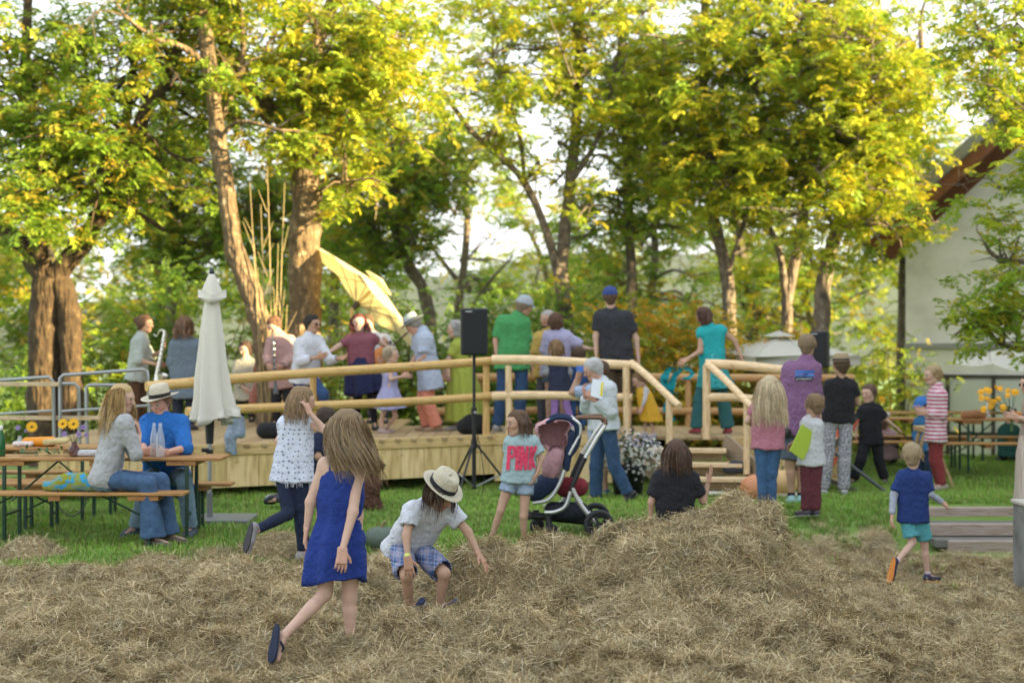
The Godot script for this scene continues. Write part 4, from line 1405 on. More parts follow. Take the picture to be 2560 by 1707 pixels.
func flower_head(st: SurfaceTool, c: Vector3, n: Vector3, r: float, petals: int) -> void:
	st.set_smooth_group(-1)
	var x := n.cross(Vector3(0.3, 1, 0.2)).normalized()
	var y := n.cross(x)
	for k in petals:
		var a := TAU * k / petals
		var d := x * cos(a) + y * sin(a)
		var s := n.cross(d) * r * 0.2
		tri(st, c, c + d * r * 0.6 + s + n * r * 0.1, c + d * r + n * r * 0.05)
		tri(st, c, c + d * r + n * r * 0.05, c + d * r * 0.6 - s + n * r * 0.1)

# vase or bottle of flowers; heads: [offset, radius, petals, material]
func posy(label: String, at: Vector3, glass: Material, heads: Array, wide: float, tall: float) -> void:
	var o := thing("flower_vase", label, "vase", at, 0.0, "vases of flowers on the tables")
	var st := st_new()
	lathe(st, [Vector2(0, 0.002), Vector2(wide * 0.8, 0.002), Vector2(wide, tall * 0.25), Vector2(wide * 0.95, tall * 0.55), Vector2(wide * 0.5, tall * 0.8), Vector2(wide * 0.58, tall), Vector2(wide * 0.5, tall), Vector2(wide * 0.42, tall * 0.8), Vector2(wide * 0.85, tall * 0.5), Vector2(0, 0.012)], 18)
	part("vase", st, glass, o)
	var sm := st_new()
	for hd in heads: tube(sm, curve([Vector3(0, 0.01, 0), Vector3(hd[0].x * 0.15, tall, hd[0].z * 0.2), hd[0]], 4), curve_r([0.003, 0.003, 0.0025], 4), 5)
	part("stems", sm, paint(0.08, 0.14, 0.04), o)
	for hd in heads:
		var f := st_new()
		var n := Vector3(hd[0].x * 1.5, 0.25, 0.8).normalized()
		flower_head(f, hd[0], n, hd[1], hd[2])
		flower_head(f, hd[0] - n * 0.004, n, hd[1] * 0.8, hd[2])
		var fl := part("flower", f, hd[3], o)
		var c := st_new()
		lathe(c, [Vector2(0, 0.008), Vector2(hd[1] * 0.2, 0.004), Vector2(hd[1] * 0.24, -0.004), Vector2(0, -0.006)], 8, hd[0] + n * 0.004, Basis(Quaternion(Vector3.UP, n)))
		part("flower_centre", c, paint(0.22, 0.12, 0.02), fl)

func bottle(called: String, label: String, at: Vector3, mat: Material, r: float, h: float, cap_mat: Material, group := "") -> void:
	var o := thing(called, label, "bottle", at, 0.0, group)
	var st := st_new()
	lathe(st, [Vector2(0, 0.0), Vector2(r * 0.92, 0.0), Vector2(r, r * 0.2), Vector2(r, h * 0.45), Vector2(r * 0.82, h * 0.62), Vector2(r * 0.45, h * 0.84), Vector2(r * 0.36, h), Vector2(r * 0.28, h), Vector2(r * 0.36, h * 0.84), Vector2(r * 0.74, h * 0.62), Vector2(r * 0.92, h * 0.45), Vector2(r * 0.92, r * 0.25), Vector2(0, r * 0.2)], 18)
	part("glass", st, mat, o)
	if cap_mat:
		var c := st_new()
		lathe(c, [Vector2(0, h + 0.012), Vector2(r * 0.44, h + 0.01), Vector2(r * 0.46, h - 0.03), Vector2(0, h - 0.03)], 12)
		part("label_and_cap", c, cap_mat, o)

func glass_mat(r: float, g: float, b: float, a := 0.12) -> StandardMaterial3D:
	var key := "glass%.2f%.2f%.2f" % [r, g, b]
	if mats.has(key): return mats[key]
	var m := StandardMaterial3D.new()
	m.albedo_color = Color(r, g, b, a)
	m.transparency = BaseMaterial3D.TRANSPARENCY_ALPHA
	m.roughness = 0.04
	mats[key] = m
	return m

func blob(called: String, label: String, category: String, at: Vector3, rows: Array, mat: Material, cell := 0.012, group := "", amp := 0.0) -> Node3D:
	var o := thing(called, label, category, at, 0.0, group)
	soft("body", rows, cell, mat, o, amp)
	return o

func left_tables() -> void:
	var G := "beer tables and benches on the lawn"
	var t1 := trestle("beer_table", "folding wooden table where the seated pair lean", Vector3(-3.66, 0.0, -13.95), 0.01, G)
	trestle("beer_bench", "near wooden bench the blond woman sits on", Vector3(-3.88, 0.03, -13.35), 0.01, G)
	trestle("beer_bench", "wooden bench under the man in the blue shirt", Vector3(-3.70, 0.0, -14.55), 0.01, G)
	trestle("beer_table", "second folding table behind, with squash and a vase", Vector3(-4.95, 0.0, -15.3), 0.01, G)
	trestle("beer_bench", "near bench of the second table on the left", Vector3(-5.15, 0.0, -14.85), 0.01, G)
	trestle("beer_bench", "far bench of the second table on the left", Vector3(-4.85, 0.0, -15.85), 0.01, G)
	var ty := 0.762
	var yel := paint(0.80, 0.45, 0.01, 0.7)
	var vio := paint(0.30, 0.22, 0.50, 0.7)
	posy("dark red vase with two yellow daisies on the near table", Vector3(-3.88, 0.762, -13.85), glass_mat(0.35, 0.03, 0.08, 0.5), [[Vector3(-0.10, 0.29, 0), 0.055, 12, yel], [Vector3(0.0, 0.29, 0.02), 0.06, 12, yel], [Vector3(0.08, 0.26, 0), 0.03, 9, vio], [Vector3(-0.08, 0.2, 0.02), 0.03, 9, vio], [Vector3(0.05, 0.2, 0.03), 0.03, 9, vio], [Vector3(0.1, 0.19, -0.02), 0.025, 9, vio]], 0.05, 0.13)
	posy("clear vase with a single yellow gerbera on the second table", Vector3(-4.784, 0.762, -15.2), glass_mat(0.9, 0.95, 0.95, 0.15), [[Vector3(0.12, 0.19, 0.02), 0.06, 16, yel], [Vector3(-0.02, 0.18, 0), 0.03, 9, vio], [Vector3(0.06, 0.15, 0), 0.025, 9, vio], [Vector3(0.05, 0.34, 0), 0.015, 6, paint(0.55, 0.42, 0.2)]], 0.035, 0.1)
	bottle("water_bottle", "clear glass bottle before the man in blue, the left one", Vector3(-3.165, 0.762, -13.82), glass_mat(0.9, 0.95, 0.97), 0.036, 0.30, null, "clear bottles on the near table")
	bottle("water_bottle", "clear glass bottle before the man in blue, the right one", Vector3(-3.101, 0.762, -13.78), glass_mat(0.9, 0.95, 0.97), 0.04, 0.30, null, "clear bottles on the near table")
	bottle("wine_bottle", "green bottle with white neck label at the frame's left edge", Vector3(-4.546, 0.762, -13.9), paint(0.01, 0.10, 0.03, 0.1), 0.04, 0.26, paint(0.7, 0.7, 0.7))
	var rows: Array = []
	cap(rows, Vector3(-0.15, 0.045, 0), Vector3(0.1, 0.045, 0), 0.043, 0.05, 0.02)
	blob("orange_squash", "long orange squash lying on the second table", "squash", Vector3(-4.572, 0.762, -15.2), rows, paint(0.75, 0.28, 0.01, 0.5))
	rows = []
	cap(rows, Vector3(-0.12, 0.04, 0), Vector3(0.12, 0.07, 0.02), 0.038, 0.02, 0.02)
	cap(rows, Vector3(-0.1, 0.04, 0.05), Vector3(0.1, 0.05, 0.06), 0.035, 0.02, 0.02)
	blob("corn_cob", "dried corn cobs in pale husks beside the squash", "corn", Vector3(-4.417, 0.762, -15.2), rows, cloth(0.62, 0.50, 0.24))
	rows = []
	for k in 4: cap(rows, Vector3(k * 0.05 - 0.08, 0.026, 0.02 * (k % 2)), Vector3(k * 0.05 - 0.07, 0.03, 0), 0.028, 0.024, 0.006)
	blob("garlic_bulbs", "white garlic bulbs at the foot of the clear vase", "garlic", Vector3(-4.737, 0.762, -15.15), rows, paint(0.66, 0.58, 0.54, 0.6))
	rows = []
	cap(rows, Vector3(-0.11, 0.03, 0), Vector3(0.11, 0.03, 0), 0.03, 0.032, 0.02)
	blob("napkin_roll", "rolled white napkin on the near table", "napkin", Vector3(-3.747, 0.762, -13.85), rows, cloth(0.62, 0.64, 0.66))
	# sprigs of green laid along the table
	var g := thing("greenery", "green leafy sprigs laid along the near table", "greenery", Vector3(-4.042, 0.765, -13.95))
	var st := st_new()
	st.set_smooth_group(-1)
	rng.seed = 12
	for k in 90:
		var p := Vector3(rng.randf_range(-0.35, 0.3), rng.randf_range(0.0, 0.05), rng.randf_range(-0.1, 0.1))
		var d := Vector3(rng.randfn(), rng.randf_range(-0.2, 0.6), rng.randfn()).normalized() * 0.06
		var s := d.cross(Vector3.UP).normalized() * 0.014
		quad(st, p, p + d * 0.5 + s, p + d, p + d * 0.5 - s)
	part("leaves", st, paint(0.06, 0.13, 0.04, 0.6), g)
	# the bundled cloth bag on the bench
	rows = []
	cap(rows, Vector3(-0.22, 0.045, 0), Vector3(0.2, 0.05, 0.02), 0.045, 0.05, 0.06)
	cap(rows, Vector3(-0.08, 0.09, 0), Vector3(0.1, 0.10, 0), 0.06, 0.055, 0.06)
	cap(rows, Vector3(0.1, 0.08, 0.03), Vector3(0.24, 0.03, 0.03), 0.05, 0.03, 0.05)
	var bag := blob("cloth_bag", "crumpled blue and olive cloth bag on the near bench", "bag", Vector3(-3.759, 0.502, -13.38), rows, pattern("bag", 128, func(im: Image) -> void:
		im.fill(lin(0.25, 0.27, 0.02))
		var f := FastNoiseLite.new()
		f.seed = 5
		f.frequency = 0.03
		for y in 128:
			for x in 128:
				var v := f.get_noise_2d(x, y)
				if v > 0.12: im.set_pixel(x, y, lin(0.02, 0.30, 0.58)), Vector3.ONE * 2.6), 0.012, "", 0.012)
	var strap := st_new()
	tube(strap, curve([Vector3(-0.1, 0.02, 0.1), Vector3(-0.08, -0.12, 0.13), Vector3(0.02, -0.2, 0.14), Vector3(0.12, -0.14, 0.13), Vector3(0.17, 0.02, 0.1)], 5), curve_r([0.006, 0.006, 0.006, 0.006, 0.006], 5), 6)
	part("strap", strap, paint(0.03, 0.04, 0.03), bag)

func tube_fence() -> void:
	var m := paint(0.34, 0.36, 0.36, 0.35, 0.6)
	var G := "galvanised tube barriers left of the stage"
	var list := [
		["bent tube barrier at the left edge before the gnarled trunk", [Vector3(-6.208, 1.318, -17.6), Vector3(-5.776, 1.343, -17.6), Vector3(-5.215, 1.38, -17.6), Vector3(-5.172, 1.333, -17.6), Vector3(-5.158, 0.951, -17.6), Vector3(-5.155, 0.678, -17.6)], [[Vector3(-6.208, 0.937, -17.6), Vector3(-5.165, 1.002, -17.6)]]],
		["bent tube barrier between gnarled trunk and saxophone player", [Vector3(-5.074, 0.688, -17.55), Vector3(-5.074, 0.997, -17.55), Vector3(-5.074, 1.37, -17.55), Vector3(-5.042, 1.401, -17.55), Vector3(-4.236, 1.461, -17.9), Vector3(-4.18, 1.442, -17.9), Vector3(-4.162, 1.201, -17.9), Vector3(-4.148, 0.864, -17.9)], [[Vector3(-5.074, 0.997, -17.55), Vector3(-4.155, 1.047, -17.9)]]],
		["lower tube hoop left of the blond woman", [Vector3(-5.143, 1.299, -17.8), Vector3(-4.983, 1.299, -17.8), Vector3(-4.937, 1.255, -17.8), Vector3(-4.928, 0.956, -17.8), Vector3(-4.925, 0.665, -17.8)], []],
		["lower tube hoop beside the blond woman's head", [Vector3(-4.811, 0.643, -17.7), Vector3(-4.819, 0.961, -17.7), Vector3(-4.819, 1.258, -17.7), Vector3(-4.789, 1.287, -17.7), Vector3(-4.387, 1.284, -17.8)], []],
	]
	for q in list:
		var base: Vector3 = q[1][0]
		base.y = 0.0
		var o := thing("tube_barrier", q[0], "barrier", base, 0.0, G)
		var st := st_new()
		var pts: Array = q[1].map(func(p): return p - base)
		# legs go on down to the ground
		if (pts[0] as Vector3).y < 1.0: pts.push_front(Vector3(pts[0].x, -0.05, pts[0].z))
		if (pts[-1] as Vector3).y < 1.0: pts.append(Vector3(pts[-1].x, -0.05, pts[-1].z))
		tube(st, pts, pts.map(func(_p): return 0.021), 8)
		part("frame", st, m, o)
		for r in q[2]:
			var st2 := st_new()
			rod(st2, r[0] - base, r[1] - base, 0.016)
			part("bar", st2, m, o)
	var w := thing("batten_rail", "pale wooden batten lashed to the tube barrier", "rail", Vector3(-5.744, 0, -17.5))
	for y: Array in [[Vector3(-6.03, 1.305, -17.5), Vector3(-5.071, 1.302, -17.5)], [Vector3(-6.047, 0.922, -17.55), Vector3(-4.536, 0.915, -17.7)]]:
		var st := st_new()
		beam(st, y[0] - w.position, y[1] - w.position, 0.02, 0.05)
		part("batten", st, wood("batten", 0.62, 0.50, 0.33), w)

func closed_parasol() -> void:
	var o := thing("closed_parasol", "closed cream parasol on a steel stand beside the tables", "parasol", Vector3(-2.94, 0.0, -15.3))
	var fab := cloth(0.80, 0.77, 0.67, 0.92, 5.0, 0.12)
	fab.backlight_enabled = true
	fab.backlight = Color(0.3, 0.3, 0.3)
	var x := func(v: float) -> float: return (v - 487.0) * 1.0884 / 3900.0 * 15.3
	var y := func(v: float) -> float: return 1.78 - (v * 1.0884 - 853.5) / 3900.0 * 15.3
	drape("canopy", [[Vector3(0, y.call(680), 0), 0.06, 0.06, 0.0], [Vector3(0, y.call(760), 0), 0.105, 0.10, 0.0], [Vector3(0.0, y.call(860), 0), 0.14, 0.125, 0.0], [Vector3(0.02, y.call(940), 0), 0.175, 0.15, 0.0], [Vector3(0.02, y.call(962), 0), 0.185, 0.16, 0.0]], fab, o, 7, 0.36, 0.4, 5, 0.07)
	drape("cap_flap", [[Vector3(0, y.call(630), 0), 0.025, 0.025, 0.0], [Vector3(0, y.call(655), 0), 0.07, 0.07, 0.0], [Vector3(0, y.call(690), 0), 0.13, 0.11, 0.0]], fab, o, 4, 0.12, 2.0, 4, 0.03)
	var tip := st_new()
	lathe(tip, [Vector2(0, y.call(614)), Vector2(0.022, y.call(618)), Vector2(0.026, y.call(630)), Vector2(0.0, y.call(633))], 12)
	part("finial", tip, paint(0.03, 0.04, 0.06, 0.4), o)
	var st := st_new()
	rod(st, Vector3(-0.02, 0.05, 0), Vector3(-0.02, 1.9, 0), 0.022)
	part("pole", st, paint(0.45, 0.46, 0.46, 0.35, 0.7), o)
	var sl := st_new()
	rod(sl, Vector3(-0.02, 0.66, 0), Vector3(-0.02, 0.72, 0), 0.036)
	rod(sl, Vector3(-0.02, 0.78, 0), Vector3(-0.02, 1.05, 0), 0.036, 0.05)
	part("pole_sleeve", sl, paint(0.015, 0.016, 0.018, 0.5), o)
	var kn := st_new()
	rod(kn, Vector3(-0.02, 0.72, 0.03), Vector3(-0.09, 0.72, 0.03), 0.02)
	part("knob", kn, paint(0.015, 0.016, 0.018, 0.5), o)
	var b := st_new()
	box(b, Vector3(0.1, 0.04, 0), Vector3(0.62, 0.055, 0.62), Basis(), 0.008)
	rod(b, Vector3(-0.02, 0.06, 0), Vector3(-0.02, 0.3, 0), 0.03)
	part("base_plate", b, paint(0.18, 0.19, 0.19, 0.5, 0.3), o)

# an open parasol: square canopy of side 2 r on eight ribs
func open_parasol(label: String, hub: Vector3, r: float, drop: float, axis: Vector3, turn: float, foot: Vector3, fab: Material, valance := 0.0) -> void:
	var o := thing("open_parasol", label, "parasol", foot, 0.0, "open parasols")
	var y := axis.normalized()
	var x := (Vector3.RIGHT - y * y.x).normalized()
	var bs := Basis(x, y, x.cross(y)) * Basis(Vector3.UP, turn)
	var c := hub - foot
	var rim: Array = []
	for k in 8:
		var a := TAU * k / 8 + PI / 4
		var l := r * (1.4142 if k % 2 == 0 else 1.0)
		rim.append(c + bs * Vector3(cos(a) * l, -drop * (1.0 if k % 2 == 0 else 0.92), sin(a) * l))
	for k in 8:
		var st := st_new()
		st.set_smooth_group(1)
		var a: Vector3 = rim[k]
		var b: Vector3 = rim[(k + 1) % 8]
		var n := 6
		for i in n:
			for j in 4:
				var q: Array[Vector3] = []
				for e in [[i, j], [i + 1, j], [i + 1, j + 1], [i, j + 1]]:
					var t: float = float(e[0]) / n
					var p := c.lerp(a.lerp(b, e[1] / 4.0), t)
					p -= y * 0.05 * t * sin(PI * e[1] / 4.0)
					q.append(p)
				quad(st, q[0], q[1], q[2], q[3])
		if valance > 0.0: quad(st, a, b, b - y * valance, a - y * valance)
		part("canopy_panel", st, fab, o)
		var rb := st_new()
		rod(rb, c - y * 0.04, a - y * 0.02, 0.007, 0.005, 5)
		var rib := part("rib", rb, paint(0.22, 0.18, 0.12, 0.5), o)
		var sr := st_new()
		rod(sr, c - y * (drop + 0.2), c.lerp(a, 0.5) - y * 0.03, 0.006, -1, 5)
		part("strut", sr, paint(0.10, 0.09, 0.08, 0.5), rib)
	var vt := st_new()
	drape_cap(vt, c, bs, r * 0.3, drop * 0.3)
	part("vent_cap", vt, fab, o)
	var hb := st_new()
	rod(hb, c - y * (drop + 0.26), c - y * (drop + 0.14), 0.045)
	part("hub", hb, paint(0.02, 0.02, 0.02, 0.5), o)
	var st2 := st_new()
	var joint := c - y * (drop + 0.3)
	tube(st2, [c, joint, Vector3(joint.x, joint.y - 0.2, joint.z), Vector3(joint.x, 0.0, joint.z)], [0.024, 0.024, 0.026, 0.028], 8)
	part("pole", st2, wood("parasol_pole", 0.55, 0.45, 0.25), o)
	var bp := st_new()
	box(bp, Vector3(joint.x, 0.03, joint.z), Vector3(0.6, 0.06, 0.6))
	part("base_plate", bp, paint(0.25, 0.25, 0.25), o)

func drape_cap(st: SurfaceTool, c: Vector3, bs: Basis, r: float, drop: float) -> void:
	st.set_smooth_group(-1)
	for k in 8:
		var a := TAU * k / 8 + PI / 4
		var b := TAU * (k + 1) / 8 + PI / 4
		tri(st, c + bs * Vector3(0, 0.09, 0), c + bs * Vector3(cos(a) * r, 0.09 - drop, sin(a) * r), c + bs * Vector3(cos(b) * r, 0.09 - drop, sin(b) * r))

func speaker(label: String, at: Vector3, size: Vector3, turn: float, stand: bool, stand_label: String, foot_y: float) -> void:
	var o := thing("loudspeaker", label, "loudspeaker", at, turn, "loudspeakers on stands")
	var black := textured("speaker_box", 0.02, 0.021, 0.024, noise_tex("grit_plain", 0.35, 3, [Color(0.8, 0.8, 0.8), Color(1, 1, 1)]), Vector3.ONE * 8.0, 0.6)
	var st := st_new()
	box(st, Vector3(0, 0, 0), size, Basis(), 0.015)
	part("cabinet", st, black, o)
	var gr := st_new()
	box(gr, Vector3(0, 0, size.z * 0.5 + 0.004), Vector3(size.x - 0.03, size.y - 0.03, 0.012), Basis(), 0.008)
	var g := part("grille", gr, textured("speaker_grille", 0.012, 0.013, 0.016, noise_tex("mesh_dots", 0.5, 1, [Color(0.6, 0.6, 0.6), Color(1, 1, 1)]), Vector3.ONE * 30.0, 0.7), o)
	var lg := st_new()
	box(lg, Vector3(-size.x * 0.22, size.y * 0.43, size.z * 0.5 + 0.012), Vector3(0.075, 0.014, 0.004), Basis(), 0.001)
	part("badge", lg, paint(0.4, 0.4, 0.4, 0.4), g)
	var dk := paint(0.014, 0.014, 0.016, 0.45)
	var s := thing("speaker_stand", stand_label, "stand", Vector3(at.x, foot_y, at.z), 0.3, "speaker stands")
	var h := at.y - size.y * 0.5 - foot_y
	var p := st_new()
	rod(p, Vector3(0, 0.14, 0), Vector3(0, h * 0.62, 0), 0.024)
	rod(p, Vector3(0, h * 0.6, 0), Vector3(0, h + 0.01, 0), 0.018)
	part("pole", p, dk, s)
	var cl := st_new()
	rod(cl, Vector3(0, h * 0.58, 0), Vector3(0, h * 0.64, 0), 0.034)
	part("collar", cl, dk, s)
	var kb := st_new()
	rod(kb, Vector3(0, h * 0.61, 0.02), Vector3(0, h * 0.61, 0.07), 0.014)
	part("knob", kb, paint(0.5, 0.5, 0.5, 0.4, 0.5), s)
	var cj := st_new()
	rod(cj, Vector3(0, h * 0.36, 0), Vector3(0, h * 0.42, 0), 0.036)
	part("leg_joint", cj, dk, s)
	for k in 3:
		var a := TAU * k / 3 + 0.15
		var e := Vector3(cos(a), 0, sin(a))
		var lgm := st_new()
		rod(lgm, Vector3(0, h * 0.39, 0) + e * 0.03, e * 0.52 + Vector3(0, 0.02, 0), 0.013)
		var leg := part("leg", lgm, dk, s)
		var br := st_new()
		rod(br, Vector3(0, 0.16, 0), e * 0.3 + Vector3(0, h * 0.18, 0), 0.009)
		part("leg_brace", br, paint(0.3, 0.31, 0.32, 0.4, 0.6), leg)

func wheel(o: Node3D, c: Vector3, r: float, w: float, turn: float, spokes: int) -> void:
	var bs := Basis(Vector3.UP, turn)
	var ty := st_new()
	var pts: Array = []
	for k in 25: pts.append(c + bs * Vector3(cos(TAU * k / 24), sin(TAU * k / 24), 0) * (r - w * 0.5))
	tube(ty, pts, pts.map(func(_p): return w * 0.5), 8, false)
	var t := part("wheel", ty, paint(0.03, 0.031, 0.033, 0.8), o)
	var rm := st_new()
	pts = []
	for k in 25: pts.append(c + bs * Vector3(cos(TAU * k / 24), sin(TAU * k / 24), 0) * (r - w * 1.1))
	tube(rm, pts, pts.map(func(_p): return w * 0.2), 6, false)
	for k in spokes: beam(rm, c, c + bs * Vector3(cos(TAU * k / spokes), sin(TAU * k / spokes), 0) * (r - w), w * 0.45, w * 0.5)
	rod(rm, c + bs * Vector3(0, 0, -w * 0.5), c + bs * Vector3(0, 0, w * 0.5), r * 0.2)
	part("rim", rm, paint(0.02, 0.021, 0.024, 0.4), t)

func stroller() -> void:
	# crop metres: x right, y up, built round its own base
	var o := thing("stroller", "pink and navy pushchair with silver frame beside the girl in the printed tee", "stroller", Vector3(0.66, -0.01, -14.1), 0.0)
	var sil := paint(0.62, 0.64, 0.64, 0.3, 0.75)
	var blk := paint(0.018, 0.019, 0.022, 0.5)
	var K := 14.1 / 3900.0
	var Q := func(px: float, py: float, z: float) -> Vector3: return Vector3((1140.0 + px * 0.31891 - 1280.0) * K - 0.66, 1.78 - (880.0 + py * 0.31891 - 853.5) * K + 0.01, z)
	# seat shell and hood
	var rows: Array = []
	for q in [[785, 800, 0.07], [765, 850, 0.08], [745, 905, 0.08], [735, 945, 0.065]]: cap(rows, Q.call(q[0], q[1], -0.13), Q.call(q[0], q[1], 0.13), q[2], q[2], 0.03)
	soft("seat", rows, 0.014, cloth(0.50, 0.28, 0.30), o, 0.008)
	rows = []
	for q in [[672, 605, 0.062], [735, 600, 0.085], [810, 590, 0.08], [850, 570, 0.05], [700, 670, 0.08], [790, 680, 0.095], [770, 730, 0.08]]: cap(rows, Q.call(q[0], q[1], -0.14), Q.call(q[0], q[1], 0.14), q[2], q[2], 0.02, 2)
	soft("sun_hood", rows, 0.014, cloth(0.62, 0.36, 0.37), o, 0.012)
	var nv := st_new()
	for z: float in [-0.19, 0.19]:
		tube(nv, curve([Q.call(700, 545, z), Q.call(790, 505, z), Q.call(890, 520, z), Q.call(950, 590, z), Q.call(945, 700, z), Q.call(895, 800, z)], 5), curve_r([0.012, 0.02, 0.022, 0.024, 0.024, 0.014], 5), 8)
	part("hood_piping", nv, cloth(0.012, 0.03, 0.08), o)
	var hb := st_new()
	for z: float in [-0.2, 0.2]:
		tube(hb, curve([Q.call(905, 510, z), Q.call(962, 560, z), Q.call(958, 640, z), Q.call(905, 740, z), Q.call(880, 790, z)], 5), curve_r([0.013, 0.015, 0.015, 0.015, 0.013], 5), 8)
	part("hood_bow", hb, sil, o)
	rows = []
	for q in [[740, 1000, 0.07], [690, 1035, 0.085], [640, 1085, 0.075], [600, 1110, 0.05]]: cap(rows, Q.call(q[0], q[1], -0.13), Q.call(q[0], q[1], 0.13), q[2], q[2], 0.04)
	for z: float in [-0.17, 0.17]: cap(rows, Q.call(905, 640, z), Q.call(860, 900, z), 0.035, 0.03, 0.03)
	soft("footmuff", rows, 0.016, cloth(0.014, 0.03, 0.075), o, 0.006)
	rows = []
	cap(rows, Q.call(850, 1060, -0.05), Q.call(960, 1050, 0.05), 0.09, 0.085, 0.06)
	soft("red_bundle", rows, 0.018, cloth(0.22, 0.02, 0.03), o, 0.01)
	# chassis
	for z: float in [-0.24, 0.24]:
		var f := st_new()
		tube(f, [Q.call(1160, 560, z), Q.call(1100, 640, z), Q.call(990, 830, z), Q.call(930, 960, z)], [0.016, 0.018, 0.018, 0.016], 8)
		part("handle_tube", f, paint(0.68, 0.69, 0.68, 0.35, 0.4), o)
		var f1 := st_new()
		tube(f1, [Q.call(1000, 810, z), Q.call(930, 960, z), Q.call(890, 1060, z)], [0.024, 0.024, 0.02], 8)
		part("joint_sleeve", f1, blk, o)
		var f2 := st_new()
		tube(f2, curve([Q.call(900, 1040, z), Q.call(960, 1160, z), Q.call(1060, 1290, z), Q.call(1100, 1320, z)], 4), curve_r([0.02, 0.022, 0.02, 0.016], 4), 8)
		part("rear_tube", f2, sil, o)
		var f3 := st_new()
		tube(f3, curve([Q.call(845, 905, z), Q.call(800, 1020, z), Q.call(720, 1130, z), Q.call(600, 1160, z)], 5), curve_r([0.016, 0.018, 0.018, 0.014], 5), 8)
		part("seat_bow", f3, sil, o)
		var f4 := st_new()
		tube(f4, curve([Q.call(890, 1070, z), Q.call(850, 1180, z), Q.call(770, 1225, z), Q.call(690, 1230, z)], 5), curve_r([0.02, 0.02, 0.02, 0.018], 5), 8)
		part("front_tube", f4, sil, o)
	var hd := st_new()
	tube(hd, curve([Q.call(1160, 560, -0.24), Q.call(1150, 512, -0.22), Q.call(1060, 505, -0.15), Q.call(945, 512, 0.0), Q.call(1060, 505, 0.15), Q.call(1150, 512, 0.22), Q.call(1160, 560, 0.24)], 6), curve_r([0.016, 0.018, 0.018, 0.018, 0.018, 0.018, 0.016], 6), 8)
	part("handlebar", hd, wood("leather", 0.16, 0.09, 0.05), o)
	var ax := st_new()
	rod(ax, Q.call(560, 1275, 0), Q.call(1040, 1325, 0), 0.035)
	rod(ax, Q.call(570, 1270, -0.26), Q.call(570, 1270, 0.26), 0.022)
	rod(ax, Q.call(1100, 1320, -0.28), Q.call(1100, 1320, 0.28), 0.016)
	part("axle_bar", ax, blk, o)
	rows = []
	cap(rows, Q.call(760, 1240, -0.12), Q.call(980, 1240, -0.12), 0.07, 0.07, 0.05)
	cap(rows, Q.call(760, 1240, 0.12), Q.call(980, 1240, 0.12), 0.07, 0.07, 0.05)
	soft("basket", rows, 0.018, cloth(0.015, 0.02, 0.03), o, 0.006)
	for z: float in [-0.3, 0.3]: wheel(o, Q.call(1105, 1318, z), 0.135, 0.045, 0.05, 3)
	for z: float in [-0.22, 0.22]:
		wheel(o, Q.call(740 if z > 0 else 640, 1385, z), 0.075, 0.045, 0.5, 3)
		var fk := st_new()
		tube(fk, [Q.call(720 if z > 0 else 630, 1255, z), Q.call(722 if z > 0 else 632, 1320, z), Q.call(740 if z > 0 else 640, 1385, z + 0.03)], [0.03, 0.03, 0.018], 8)
		part("caster_fork", fk, blk, o)

func flower_pot() -> void:
	var o := thing("flower_planter", "black pot of white flowers beside the steps", "planter", Vector3(1.33, -0.04, -17.9))
	var st := st_new()
	lathe(st, [Vector2(0, 0), Vector2(0.15, 0), Vector2(0.2, 0.36), Vector2(0.22, 0.36), Vector2(0.22, 0.4), Vector2(0.19, 0.4), Vector2(0.18, 0.34), Vector2(0, 0.34)], 20)
	part("pot", st, paint(0.012, 0.012, 0.013, 0.5), o)
	rng.seed = 19
	var lf := st_new()
	lf.set_smooth_group(-1)
	for k in 700:
		var d := Vector3(rng.randfn(), rng.randf_range(-0.35, 1.2), rng.randfn()).normalized()
		var p := Vector3(0, 0.5, 0) + d * Vector3(0.36, 0.28, 0.36) * rng.randf_range(0.4, 1.0)
		var e := (d + Vector3(rng.randfn(), rng.randfn(), rng.randfn()) * 0.6).normalized() * 0.06
		var s := e.cross(Vector3(0.2, 1, 0.1)).normalized() * 0.014
		quad(lf, p, p + e * 0.5 + s, p + e, p + e * 0.5 - s)
	part("leaves", lf, paint(0.09, 0.13, 0.07, 0.7), o)
	for kind in [["white_blooms", 520, Color(0.62, 0.62, 0.56)], ["lilac_blooms", 130, Color(0.34, 0.30, 0.40)]]:
		var bl := st_new()
		for k in int(kind[1]):
			var d := Vector3(rng.randfn(), rng.randf_range(-0.45, 0.9) if kind[0] == "white_blooms" else rng.randf_range(0.5, 1.3), rng.randfn()).normalized()
			var c := Vector3(0, 0.5, 0) + d * Vector3(0.39, 0.30, 0.39) * rng.randf_range(0.85, 1.08)
			flower_head(bl, c, (d + Vector3(0, 0.3, 0.4)).normalized(), rng.randf_range(0.014, 0.026), 6)
		var c2: Color = kind[2]
		part(kind[0], bl, paint(c2.r, c2.g, c2.b, 0.8), o)

